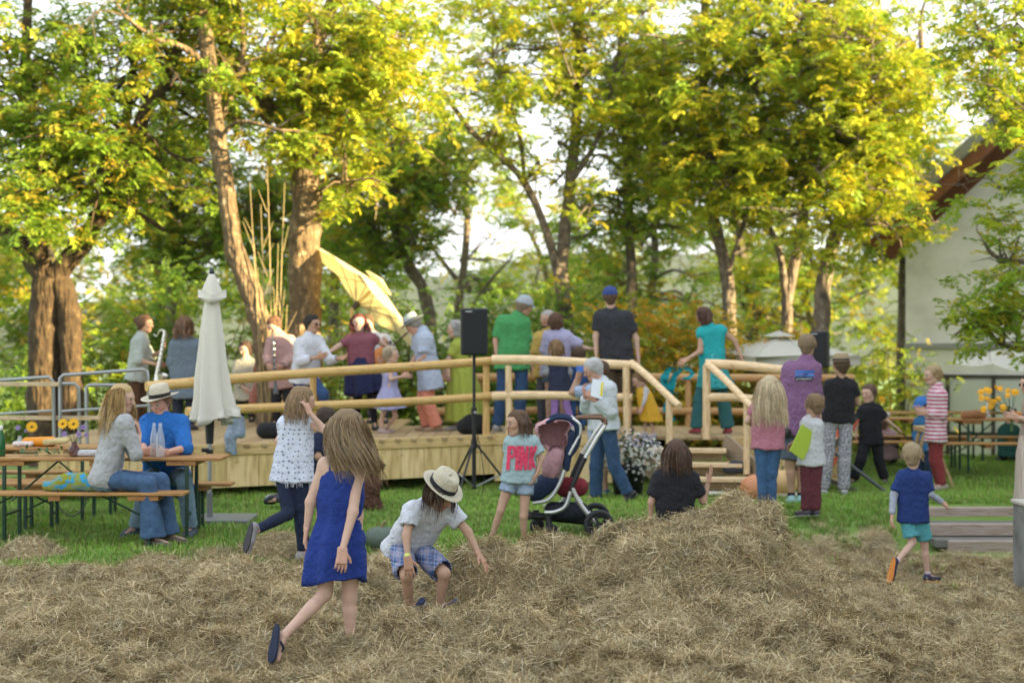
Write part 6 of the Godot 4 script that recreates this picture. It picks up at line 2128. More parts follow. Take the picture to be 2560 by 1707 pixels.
# o: label, group, base, u (stature / 1.72), hs (head scale), J (16 joints), face, cell, skin, wear
func person(label: String, group: String, base: Vector3, u: float, hs: float, J: Array, face: Vector3, cell: float, skin: Color, wear: Array, hands: Array) -> Node3D:
	var o := thing("person", label, "person", base, 0.0, group)
	var H: Vector3 = J[0]
	var N: Vector3 = J[1]
	var mid: Vector3 = (J[8] + J[9]) * 0.5
	var right: Vector3 = (J[3] - J[2]).normalized()
	var up := (N - mid).normalized()
	var fwd := up.cross(right).normalized()
	var hf := face.normalized()
	var hu := ((H - N).normalized() + Vector3.UP * 0.6).normalized()
	hu = (hu - hf * hu.dot(hf)).normalized()
	var hr := hf.cross(hu)
	var P := func(x: float, y: float, z: float) -> Vector3: return H + (hr * x + hu * y + hf * z) * hs
	# body
	var rows: Array = []
	garment_torso(rows, J, u, -0.004, 0.0)
	cap(rows, P.call(0, -0.05, -0.03), N - up * 0.02 * u, 0.050 * hs, 0.056 * u, 0.03)
	for k in 2:
		var ks := 0.022 * u
		cap(rows, J[2 + k], J[4 + k], 0.046 * u, 0.036 * u, ks)
		cap(rows, J[4 + k], J[6 + k], 0.037 * u, 0.023 * u, ks)
		cap(rows, J[8 + k], J[10 + k], 0.082 * u, 0.053 * u, ks)
		var kn: Vector3 = J[10 + k]
		var an: Vector3 = J[12 + k]
		cap(rows, kn, an, 0.050 * u, 0.031 * u, ks)
		var calf := kn.lerp(an, 0.3)
		var shin := (kn - (J[8 + k] as Vector3)).normalized()
		var bend := (an - kn).normalized()
		var rear := (-fwd - bend * (-fwd).dot(bend)).normalized()
		cap(rows, calf + rear * 0.012 * u, kn.lerp(an, 0.5) + rear * 0.008 * u, 0.046 * u, 0.036 * u, ks)
		cap(rows, an, J[14 + k], 0.029 * u, 0.017 * u, ks)
	var r := field_mesh(rows, cell)
	var v: PackedVector3Array = r[0]
	var ix: PackedInt32Array = r[1]
	var col := PackedColorArray()
	col.resize(v.size())
	for i in v.size():
		var k := 1.0 + 0.10 * noise.get_noise_3dv(v[i] * 900.0)
		col[i] = Color(skin.r * k, skin.g * k, skin.b * k)
	var n := face_normals(v, ix)
	# head
	rows = []
	cap(rows, P.call(0, 0.035, -0.028), P.call(0, 0.03, 0.012), 0.083 * hs, 0.079 * hs, 0.02 * hs)
	cap(rows, P.call(0, 0.01, 0.026), P.call(0, -0.06, 0.03), 0.066 * hs, 0.048 * hs, 0.03 * hs)
	cap(rows, P.call(0, -0.09, 0.054), P.call(0, -0.084, 0.05), 0.021 * hs, 0.024 * hs, 0.03 * hs)
	cap(rows, P.call(0, 0.008, 0.089), P.call(0, -0.03, 0.106), 0.008 * hs, 0.013 * hs, 0.012 * hs)
	cap(rows, P.call(-0.036, 0.026, 0.075), P.call(0.036, 0.026, 0.075), 0.014 * hs, 0.014 * hs, 0.016 * hs)
	cap(rows, P.call(-0.016, -0.058, 0.079), P.call(0.016, -0.058, 0.079), 0.0095 * hs, 0.0095 * hs, 0.008 * hs)
	cap(rows, P.call(0, -0.06, -0.02), N + up * 0.015 * u, 0.050 * hs, 0.052 * u, 0.03)
	for s: float in [-1.0, 1.0]:
		cap(rows, P.call(s * 0.042, -0.055, 0.0), P.call(s * 0.016, -0.085, 0.042), 0.024 * hs, 0.022 * hs, 0.03 * hs)
		cap(rows, P.call(s * 0.036, -0.025, 0.058), P.call(s * 0.04, -0.02, 0.05), 0.024 * hs, 0.024 * hs, 0.02 * hs)
		cap(rows, P.call(s * 0.08, 0.012, -0.014), P.call(s * 0.075, -0.022, -0.006), 0.013 * hs, 0.009 * hs, 0.006 * hs)
	var hair_col := Color(0.1, 0.06, 0.03)
	for w in wear:
		if w[0] == "hair": hair_col = w[2]
	var rh := field_mesh(rows, maxf(0.0055, cell * 0.45) * (0.85 if hs < 0.9 else 1.0))
	var hv: PackedVector3Array = rh[0]
	var hn := face_normals(hv, rh[1])
	var off := v.size()
	for i in hv.size():
		var q := hv[i] - H
		var x := q.dot(hr) / hs
		var y := q.dot(hu) / hs
		var z := q.dot(hf) / hs
		var c := skin
		var ax := absf(x)
		if z > 0.045:
			var eye := Vector2((ax - 0.033) / 0.0135, (y - 0.004) / 0.0085).length()
			if eye < 1.0: c = Color(0.03, 0.022, 0.018) if eye < 0.72 else Color(0.45, 0.40, 0.36)
			elif ax > 0.016 and ax < 0.052 and y > 0.022 and y < 0.032: c = skin.lerp(hair_col, 0.7)
			elif ax < 0.022 and y > -0.066 and y < -0.05: c = Color(skin.r * 0.85, skin.g * 0.55, skin.b * 0.52)
			elif y < 0.0 and y > -0.05 and ax > 0.02: c = Color(skin.r * 1.04, skin.g * 0.9, skin.b * 0.86)
		col.append(c)
	v.append_array(hv)
	n.append_array(hn)
	for t in (rh[1] as PackedInt32Array): ix.append(t + off)
	# hands
	for k in 2:
		var wr: Vector3 = J[6 + k]
		var el: Vector3 = J[4 + k]
		var dir := (wr - el).normalized()
		var hd: Array = hands[k] if hands.size() > k else []
		if hd.size() and hd[0] != null and (hd[0] as Vector3) != Vector3.ZERO: dir = (hd[0] as Vector3).normalized()
		var inward := mid.lerp(N, 0.5) - wr
		var curl: float = hd[1] if hd.size() > 1 else 0.45
		var spread: float = hd[2] if hd.size() > 2 else 0.0
		rows = []
		hand(rows, wr, dir, inward, fwd + up * 0.3, lerpf(u, 1.0, 0.25) * 0.98, curl, spread)
		var rr := field_mesh(rows, clampf(cell * 0.4, 0.0042, 0.0065))
		var gv: PackedVector3Array = rr[0]
		off = v.size()
		n.append_array(face_normals(gv, rr[1]))
		v.append_array(gv)
		for i in gv.size(): col.append(Color(skin.r * 1.02, skin.g * 0.93, skin.b * 0.9))
		for t in (rr[1] as PackedInt32Array): ix.append(t + off)
	mesh_part("body", array_mesh(v, ix, n, col), skin_mat(), o)
	# clothes
	for w in wear: dress(o, w, J, u, hs, cell, P, H, N, mid, hf, hu, hr, fwd, up, right, skin)
	return o

func dress(o: Node3D, w: Array, J: Array, u: float, hs: float, cell: float, P: Callable, H: Vector3, N: Vector3, mid: Vector3, hf: Vector3, hu: Vector3, hr: Vector3, fwd: Vector3, up: Vector3, right: Vector3, skin: Color) -> void:
	var rows: Array = []
	match w[0]:
		"top":  # name, material, sleeve 0..2, slack, hem, [collar]
			var sl: float = w[4]
			garment_torso(rows, J, u, sl, w[5], sl * 0.5)
			for k in 2:
				var f: float = w[3]
				var a: Vector3 = J[2 + k]
				var b: Vector3 = J[4 + k]
				if f <= 0.0: continue
				if f <= 1.0: cap(rows, a, a.lerp(b, f), 0.052 * u + sl, 0.047 * u + sl * 1.2, 0.03 * u, 1)
				else:
					cap(rows, a, b, 0.052 * u + sl, 0.042 * u + sl, 0.03 * u)
					cap(rows, b, b.lerp(J[6 + k], f - 1.0), 0.042 * u + sl, 0.031 * u + sl, 0.02 * u, 1)
			var m := soft(w[1], rows, cell, w[2], o, 0.016 * u if sl > 0.015 else 0.008 * u, 1.0)
			if w.size() > 6 and w[6]:
				var st := st_new()
				for s: float in [-1.0, 1.0]:
					var c0 := N + up * 0.035 * u - fwd * 0.05 * u
					var c1 := N + up * 0.02 * u + right * s * 0.062 * u
					var c2 := N - up * 0.02 * u + fwd * 0.062 * u + right * s * 0.03 * u
					tube(st, curve([c0, c1, c2], 4), curve_r([0.016 * u, 0.018 * u, 0.012 * u], 4), 6)
				part("collar", st, w[2], m)
		"legs":  # name, material, length 0..2, slack, flare
			var sl2: float = w[4]
			var ks := 0.025 * u
			var hip := minf(sl2, 0.008)
			cap(rows, mid + up * 0.06 * u - right * 0.06 * u, mid + up * 0.06 * u + right * 0.06 * u, 0.086 * u + hip, 0.086 * u + hip, 0.04 * u)
			cap(rows, J[8], J[9], 0.090 * u + hip, 0.090 * u + hip, 0.04 * u)
			for k in 2:
				var f: float = w[3]
				var hp: Vector3 = J[8 + k]
				var kn: Vector3 = J[10 + k]
				var an: Vector3 = J[12 + k]
				if f <= 1.0: cap(rows, hp, hp.lerp(kn, f), 0.084 * u + hip, lerpf(0.085, 0.06, f) * u + sl2 * 1.5, ks, 1)
				else:
					cap(rows, hp, kn, 0.084 * u + hip, 0.058 * u + sl2, ks)
					var bend := (an - kn).normalized()
					var rear := (-fwd - bend * (-fwd).dot(bend)).normalized()
					cap(rows, kn.lerp(an, 0.28) + rear * 0.012 * u, kn.lerp(an, 0.5) + rear * 0.008 * u, 0.049 * u + sl2, 0.042 * u + sl2, ks)
					cap(rows, kn, kn.lerp(an, f - 1.0), 0.056 * u + sl2, 0.042 * u + sl2 + w[5], ks, 1)
			soft(w[1], rows, cell, w[2], o, 0.010 * u if sl2 > 0.006 else 0.003, 1.1)
		"shoes":  # name, material, sole material, size
			for k in 2:
				var an: Vector3 = J[12 + k]
				var toe: Vector3 = J[14 + k]
				var d := (toe - an)
				var flat := d.normalized()
				var kn: Vector3 = J[10 + k]
				var dn := (an - kn).normalized()
				# the sole lies below the line from heel to toe
				var below := (dn - flat * dn.dot(flat)).normalized()
				var side := flat.cross(below)
				var heel := an - flat * 0.035 * u + below * 0.035 * u
				var tip := toe + flat * 0.02 * u + below * 0.014 * u
				rows = []
				for s: float in [-1.0, 1.0]:
					cap(rows, heel + side * s * 0.012 * u, heel.lerp(tip, 0.6) + side * s * 0.02 * u, 0.034 * u, 0.032 * u, 0.02 * u)
					cap(rows, heel.lerp(tip, 0.6) + side * s * 0.02 * u, tip + side * s * 0.012 * u, 0.032 * u, 0.025 * u, 0.02 * u)
				cap(rows, an - dn * 0.02 * u, heel, 0.040 * u, 0.036 * u, 0.02 * u)
				var sh: Node
				if w[1] == "sandal":
					var str := st_new()
					var sp := heel.lerp(tip, 0.72)
					for s: float in [-1.0, 1.0]:
						tube(str, curve([heel.lerp(tip, 0.4) + side * s * 0.04 * u + below * 0.02 * u, heel.lerp(tip, 0.55) + side * s * 0.03 * u - below * 0.026 * u, sp - below * 0.012 * u], 4), curve_r([0.007, 0.007, 0.006], 4), 6)
					sh = part("sandal", str, w[2], o)
				else: sh = soft(w[1], rows, minf(cell, 0.012), w[2], o)
				var st := st_new()
				st.set_smooth_group(-1)
				var a := heel + below * 0.030 * u - flat * 0.03 * u
				var b := tip + below * 0.026 * u + flat * 0.02 * u
				var ring0 := PackedVector3Array()
				var ring1 := PackedVector3Array()
				for q in 20:
					var th := TAU * q / 20
					var along := 0.5 - 0.5 * cos(th)
					var wd := 0.047 * u * sin(th) * (0.8 + 0.35 * along - 0.25 * exp(-pow((along - 0.42) * 6.0, 2.0)))
					var p := a.lerp(b, along) + side * wd
					ring0.append(p)
					ring1.append(p + below * 0.016 * u)
				for q in 20:
					var q2 := (q + 1) % 20
					quad(st, ring0[q], ring0[q2], ring1[q2], ring1[q])
					tri(st, a.lerp(b, 0.5) + below * 0.016 * u, ring1[q], ring1[q2])
				part("sole", st, w[3], sh)
		"socks":
			for k in 2:
				var an: Vector3 = J[12 + k]
				var kn: Vector3 = J[10 + k]
				rows = []
				cap(rows, an + (an - kn).normalized() * 0.02 * u, an.lerp(kn, w[3]), 0.040 * u, 0.040 * u, 0.01, 1)
				soft(w[1], rows, minf(cell, 0.012), w[2], o)
		"skirt":  # name, material, rings [drop along body, rx, rz, shift x, shift z], folds, depth, wave
			var rings: Array = []
			var turn := atan2(-right.z, right.x)
			for q in w[3]:
				rings.append([mid - up * q[0] + Vector3(q[3], 0, q[4]), q[1], q[2], turn])
			drape(w[1], rings, w[2], o, w[4], w[5], u * 7.0 + J[0].x, 6, w[6] if w.size() > 6 else 0.0)
		"hair":  # style, colour, length, count, wave, blow, width
			var style: String = w[1]
			var c: Color = w[2]
			var base_mat := paint(c.r * 0.85, c.g * 0.85, c.b * 0.85, 0.8)
			var hold := Node3D.new()
			hold.name = "hair"
			o.add_child(hold, true)
			if style != "none":
				hair_shell(rows, P, hs, style, -0.075 if style != "bun" else -0.02)
				if style == "bun": cap(rows, P.call(0, 0.055, -0.135), P.call(0, 0.075, -0.13), 0.034 * hs, 0.03 * hs, 0.02)
				var r := field_mesh(rows, maxf(0.007, cell * 0.55))
				var v: PackedVector3Array = r[0]
				var n := face_normals(v, r[1])
				for i in v.size():
					var p := v[i] - H
					v[i] += n[i] * 0.006 * hs * noise.get_noise_3d(p.dot(hr) * 2600.0, p.dot(hu) * 700.0, p.dot(hf) * 900.0)
				mesh_part("hair_base", array_mesh(v, r[1], face_normals(v, r[1])), base_mat, hold)
			if w.size() > 4 and int(w[4]) > 0:
				var st := st_new()
				strands(st, P, H, hf, hu, hr, hs, w[4], w[3], w[5], w[6], c, w[7], -fwd, N, u, w[8] if w.size() > 8 else 1.75)
				part("strands", st, vcol("hair", 0.5), hold)
		"beard":
			cap(rows, P.call(-0.045, -0.06, 0.02), P.call(-0.01, -0.095, 0.058), 0.026 * hs, 0.026 * hs, 0.02)
			cap(rows, P.call(0.045, -0.06, 0.02), P.call(0.01, -0.095, 0.058), 0.026 * hs, 0.026 * hs, 0.02)
			soft("beard", rows, 0.009, w[1], o)
		"hat":  # material, band material, crown height, brim, tilt
			var bs := Basis(hr, hu, hr.cross(hu)).rotated(hr, w[5])
			var c := H + hu * 0.062 * hs - hf * 0.012 * hs
			var hat := Node3D.new()
			hat.name = "hat"
			o.add_child(hat, true)
			var st := st_new()
			st.set_smooth_group(1)
			var ht: float = w[3] * hs
			var rr := 0.098 * hs
			var prof := [Vector2(1.0, 0.0), Vector2(0.99, 0.35), Vector2(0.95, 0.7), Vector2(0.86, 0.93), Vector2(0.62, 1.0), Vector2(0.3, 0.93), Vector2(0.0, 0.88)]
			var seg := 26
			for i in prof.size() - 1:
				for k in seg:
					var q: Array[Vector3] = []
					for e in [[i, k], [i, k + 1], [i + 1, k + 1], [i + 1, k]]:
						var pr: Vector2 = prof[e[0]]
						var th: float = TAU * e[1] / seg
						# the crown is pinched at the front and creased along the top
						var dent := 1.0 - 0.16 * maxf(0.0, -sin(th)) * pr.y * absf(cos(th))
						var y := ht * pr.y * (1.0 - 0.12 * maxf(0.0, -sin(th)) * pr.y)
						q.append(c + bs * Vector3(cos(th) * rr * pr.x * dent * 0.92, y, sin(th) * rr * pr.x * dent * 1.1))
					quad(st, q[0], q[3], q[2], q[1])
			part("crown", st, w[1], hat)
			var sb := st_new()
			sb.set_smooth_group(1)
			var br: float = w[4] * hs
			for k in seg:
				var q: Array[Vector3] = []
				for e in [[0.0, k], [0.0, k + 1], [0.55, k + 1], [0.55, k], [1.0, k + 1], [1.0, k]]:
					var th: float = TAU * e[1] / seg
					var f: float = e[0]
					var lift := br * 0.28 * f * f * absf(cos(th)) - br * 0.12 * f * maxf(0.0, -sin(th)) + 0.10 * br * f * maxf(0.0, sin(th))
					q.append(c + bs * Vector3(cos(th) * (rr * 0.92 + br * f), lift, sin(th) * (rr * 1.1 + br * f)))
				quad(sb, q[0], q[3], q[2], q[1])
				quad(sb, q[3], q[5], q[4], q[2])
				var dn := bs * Vector3(0, -0.005, 0)
				quad(sb, q[1] + dn, q[2] + dn, q[3] + dn, q[0] + dn)
				quad(sb, q[2] + dn, q[4] + dn, q[5] + dn, q[3] + dn)
				quad(sb, q[5], q[5] + dn, q[4] + dn, q[4])
			part("brim", sb, w[1], hat)
			var bd := st_new()
			bd.set_smooth_group(1)
			for k in seg:
				var q: Array[Vector3] = []
				for e in [[0.03, k], [0.03, k + 1], [0.3, k + 1], [0.3, k]]:
					var th: float = TAU * e[1] / seg
					q.append(c + bs * Vector3(cos(th) * (rr * 0.92 + 0.004), ht * e[0], sin(th) * (rr * 1.1 + 0.004)))
				quad(bd, q[0], q[3], q[2], q[1])
			part("hat_band", bd, w[2], hat)
		"cap":
			var st := st_new()
			var bs := Basis(hr, hu, hr.cross(hu))
			st.set_smooth_group(1)
			var c := H + hu * 0.04 * hs - hf * 0.012 * hs
			var prof2: Array = []
			for k in 8: prof2.append(Vector2(0.112 * hs * cos(k / 7.0 * PI / 2), 0.118 * hs * sin(k / 7.0 * PI / 2)))
			prof2.reverse()
			lathe(st, prof2, 20, c, bs * Basis.from_scale(Vector3(0.93, 1, 1.1)))
			var capn := part("cap", st, w[1], o)
			var vs := st_new()
			vs.set_smooth_group(-1)
			for k in 10:
				var q: Array[Vector3] = []
				for e in [[0.0, k], [0.0, k + 1], [1.0, k + 1], [1.0, k]]:
					var th: float = -PI * (0.18 + 0.64 * e[1] / 10.0)
					var f: float = e[0]
					q.append(c + bs * Vector3(cos(th) * 0.102 * hs, 0.006 - f * 0.026 * hs, sin(th) * 0.118 * hs - f * 0.07 * hs * sin(-th)))
				quad(vs, q[0], q[3], q[2], q[1])
				var dn := bs * Vector3(0, -0.004, 0)
				quad(vs, q[1] + dn, q[2] + dn, q[3] + dn, q[0] + dn)
			part("visor", vs, w[1], capn)
		"glasses":
			var st := st_new()
			for s: float in [-1.0, 1.0]:
				var pts: Array = []
				for k in 11: pts.append(P.call(s * 0.034 + 0.024 * cos(TAU * k / 10), 0.002 + 0.017 * sin(TAU * k / 10), 0.094))
				tube(st, pts, pts.map(func(_x): return 0.0022), 4, false)
				rod(st, P.call(s * 0.058, 0.008, 0.092), P.call(s * 0.078, 0.01, -0.01), 0.002, -1, 4)
				if w[2]:
					for k in 10: tri(st, P.call(s * 0.034, 0.002, 0.094), pts[k + 1], pts[k])
			rod(st, P.call(-0.01, 0.006, 0.095), P.call(0.01, 0.006, 0.095), 0.002, -1, 4)
			part("glasses", st, w[1], o)
		"band":  # wrist band: which wrist, material
			var k: int = w[1]
			var st := st_new()
			var a: Vector3 = J[6 + k]
			var d := (a - (J[4 + k] as Vector3)).normalized()
			tube(st, [a - d * 0.035 * u, a - d * 0.01 * u], [0.028 * u, 0.027 * u], 12)
			part("wristband", st, w[2], o)
		"straps":
			for k in 2:
				var st := st_new()
				var s: Vector3 = J[2 + k].lerp(N, 0.42)
				tube(st, curve([s - up * 0.13 * u - fwd * 0.098 * u, s + up * 0.03 * u - fwd * 0.06 * u, s + up * 0.058 * u, s + up * 0.02 * u + fwd * 0.07 * u, s - up * 0.1 * u + fwd * 0.1 * u], 4), curve_r([0.006, 0.006, 0.006, 0.006, 0.006], 4), 6)
				part("strap", st, w[1], o)

		"fringe":
			var st := st_new()
			st.set_smooth_group(-1)
			for k in 64:
				var th := TAU * k / 64 + rng.randf_range(-0.03, 0.03)
				var p := mid - up * 0.075 + right * cos(th) * 0.155 * u + fwd * sin(th) * 0.125 * u
				var q := p - Vector3(rng.randf_range(-0.02, 0.02), rng.randf_range(0.035, 0.065), rng.randf_range(-0.02, 0.02))
				tube(st, [p, q], [0.004, 0.002], 4)
			part("fringe", st, w[1], o)
		"print":
			var ex := -right
			var at := N - up * 0.172 + ex * 0.012
			var bars := []
			# letters P I N K as slanting strokes [x0 y0 x1 y1 width] in centimetres
			for b in [[-11.4, -10.5, -11.4, 10.5, 3.2], [-11.4, 9.2, -7.0, 9.2, 3.0], [-6.8, 10, -6.8, 0.5, 2.6], [-11.4, 1.0, -7.0, 1.0, 2.8],
				[-3.6, -10.5, -3.6, 10.5, 3.2],
				[-0.2, -10.5, -0.2, 10.5, 2.8], [0.0, 10.0, 4.2, -10.0, 2.6], [4.4, -10.5, 4.4, 10.5, 2.8],
				[8.0, -10.5, 8.0, 10.5, 2.8], [8.6, -0.5, 12.0, 10.3, 2.6], [8.6, 0.8, 12.2, -10.3, 2.6]]:
				bars.append(b)
			var st := st_new()
			st.set_smooth_group(-1)
			var spots := cloth_points(o, "tee", fwd, at, ex, up)
			for b in bars:
				var a := Vector2(b[0], b[1]) * 0.01
				var e := Vector2(b[2], b[3]) * 0.01
				var d := (e - a).normalized()
				var sd: Vector2 = Vector2(-d.y, d.x) * float(b[4]) * 0.005
				for i in 10:
					for j in 2:
						var q: Array[Vector3] = []
						for c in [[i, j], [i + 1, j], [i + 1, j + 1], [i, j + 1]]:
							var p2: Vector2 = a.lerp(e, c[0] / 10.0) + sd * (c[1] - 1.0)
							q.append(onto_cloth(spots, p2, at, ex, up, fwd, 0.010))
						quad(st, q[0], q[1], q[2], q[3])
			part("print", st, cloth(0.80, 0.07, 0.15), o)
		"logo":
			var ex := right
			var at := N - up * 0.175 - right * 0.03
			var spots := cloth_points(o, "shirt", -fwd, at, ex, up)
			# a skyline label: sky bands, dark ridge, lettering below
			for b in [[-10.5, 5.2, 10.5, 5.2, 3.0, Color(0.03, 0.16, 0.50)], [-10.5, 2.9, 10.5, 2.9, 1.7, Color(0.20, 0.12, 0.30)], [-10.5, 1.2, 10.5, 1.2, 2.0, Color(0.04, 0.20, 0.55)], [-9.5, -2.2, 9.5, -2.2, 4.6, Color(0.02, 0.025, 0.05)], [-3.0, 2.2, 4.0, 2.2, 3.0, Color(0.015, 0.03, 0.10)]]:
				var st := st_new()
				st.set_smooth_group(-1)
				for i in 10:
					var q: Array[Vector3] = []
					var over: float = 0.010 if b[5].b > 0.06 else 0.012
					for c in [[i, -1], [i + 1, -1], [i + 1, 1], [i, 1]]:
						q.append(onto_cloth(spots, Vector2(lerpf(b[0], b[2], c[0] / 10.0), b[1] + c[1] * b[4] * 0.5) * 0.01, at, ex, up, -fwd, over))
					quad(st, q[0], q[1], q[2], q[3])
				part("print", st, paint(b[5].r, b[5].g, b[5].b, 0.8), o)
			var tm := TextMesh.new()
			tm.text = "patagonia"
			var sf := SystemFont.new()
			sf.font_names = PackedStringArray(["Droid Serif"])
			sf.font_weight = 700
			tm.font = sf
			tm.font_size = 32
			tm.pixel_size = 0.0011
			tm.depth = 0.001
			var arr := tm.get_mesh_arrays()
			var vv: PackedVector3Array = arr[Mesh.ARRAY_VERTEX]
			for i in vv.size(): vv[i] = onto_cloth(spots, Vector2(vv[i].x, vv[i].y - 0.022), at, ex, up, -fwd, 0.015)
			var st2 := st_new()
			st2.set_smooth_group(-1)
			for i in (arr[Mesh.ARRAY_INDEX] as PackedInt32Array): st2.add_vertex(vv[i])
			part("lettering", st2, paint(0.75, 0.75, 0.75, 0.8), o)

func cloth_points(o: Node, called: String, out: Vector3, at: Vector3, ex: Vector3, ey: Vector3) -> PackedVector3Array:
	var spots := PackedVector3Array()
	var m: ArrayMesh = (o.get_node(called) as MeshInstance3D).mesh
	var a := m.surface_get_arrays(0)
	var v: PackedVector3Array = a[Mesh.ARRAY_VERTEX]
	var n: PackedVector3Array = a[Mesh.ARRAY_NORMAL]
	for i in v.size():
		if n[i].dot(out) > 0.1:
			var d := v[i] - at
			if absf(d.dot(ex)) < 0.2 and absf(d.dot(ey)) < 0.2: spots.append(Vector3(d.dot(ex), d.dot(ey), d.dot(out)))
	return spots

func onto_cloth(spots: PackedVector3Array, p: Vector2, at: Vector3, ex: Vector3, ey: Vector3, out: Vector3, over: float) -> Vector3:
	var sw := 0.0
	var sz := 0.0
	for s in spots:
		var d := Vector2(s.x - p.x, s.y - p.y).length_squared()
		if d < 0.0006:
			var w := 1.0 / (d + 0.00002)
			sw += w
			sz += w * s.z
	return at + ex * p.x + ey * p.y + out * ((sz / sw if sw > 0.0 else 0.1) + over)

# ---------- printed and woven cloths ----------
func pattern(key: String, size: int, draw: Callable, scale: Vector3) -> StandardMaterial3D:
	if mats.has(key): return mats[key]
	var im := Image.create(size, size, false, Image.FORMAT_RGB8)
	draw.call(im)
	return textured(key, 1, 1, 1, ImageTexture.create_from_image(im), scale, 0.92, noise_tex("crumple", 0.018, 3, []), 0.25)

func lin(r: float, g: float, b: float) -> Color:
	return Color(r, g, b).linear_to_srgb()

func plaid() -> StandardMaterial3D:
	return pattern("plaid", 128, func(im: Image) -> void:
		for y in 128:
			for x in 128:
				var c := Color(0.07, 0.13, 0.30)
				for t in [x, y]:
					var s: int = t % 64
					if s < 24: c = c.lerp(Color(0.42, 0.46, 0.56), 0.4)
					if s == 11 or s == 12: c = c.lerp(Color(0.55, 0.12, 0.12), 0.6)
					if s > 38 and s < 46: c = c.lerp(Color(0.015, 0.03, 0.10), 0.65)
					if s == 52 or s == 53: c = c.lerp(Color(0.65, 0.68, 0.75), 0.7)
				im.set_pixel(x, y, c.linear_to_srgb()), Vector3.ONE * 5.5)

func spotted() -> StandardMaterial3D:
	return pattern("spotted", 256, func(im: Image) -> void:
		im.fill(lin(0.60, 0.65, 0.76))
		var r := RandomNumberGenerator.new()
		r.seed = 8
		for gx in 12:
			for gy in 12:
				var cx := int(gx * 21.33 + r.randf_range(4, 16))
				var cy := int(gy * 21.33 + r.randf_range(4, 16))
				var rad := r.randi_range(3, 6)
				for dy in range(-rad, rad + 1):
					for dx in range(-rad, rad + 1):
						if absi(dx) * absi(dy) * 2 <= rad + 1: im.set_pixel((cx + dx + 256) % 256, (cy + dy + 256) % 256, lin(0.03, 0.045, 0.12)), Vector3.ONE * 1.9)

func striped() -> StandardMaterial3D:
	return pattern("striped", 128, func(im: Image) -> void:
		im.fill(lin(0.66, 0.64, 0.66))
		for k in 8: im.fill_rect(Rect2i(0, k * 16, 128, 8), lin(0.48, 0.08, 0.15)), Vector3.ONE * 2.7)

func pale_stripes() -> StandardMaterial3D:
	return pattern("pale_stripes", 128, func(im: Image) -> void:
		im.fill(lin(0.55, 0.48, 0.42))
		for k in 8: im.fill_rect(Rect2i(k * 16, 0, 4, 128), lin(0.35, 0.22, 0.18)), Vector3.ONE * 3.0)

func blotches(key: String, a: Color, b: Color, c: Color, scale: float, f: float) -> StandardMaterial3D:
	var t := noise_tex(key, f, 3, [a.linear_to_srgb(), a.linear_to_srgb(), a.linear_to_srgb(), b.linear_to_srgb(), c.linear_to_srgb(), c.linear_to_srgb(), c.linear_to_srgb()], 256)
	return textured(key, 1, 1, 1, t, Vector3.ONE * scale, 0.92, noise_tex("crumple", 0.018, 3, []), 0.25)

func patterned() -> StandardMaterial3D:
	return blotches("patterned", Color(0.09, 0.09, 0.11), Color(0.30, 0.30, 0.34), Color(0.58, 0.58, 0.62), 2.2, 0.07)

func lilac_print() -> StandardMaterial3D:
	return blotches("lilac_print", Color(0.20, 0.20, 0.38), Color(0.30, 0.30, 0.50), Color(0.44, 0.44, 0.62), 5.0, 0.08)

func teal_print() -> StandardMaterial3D:
	return blotches("teal_print", Color(0.02, 0.22, 0.24), Color(0.02, 0.32, 0.34), Color(0.06, 0.42, 0.42), 3.0, 0.03)

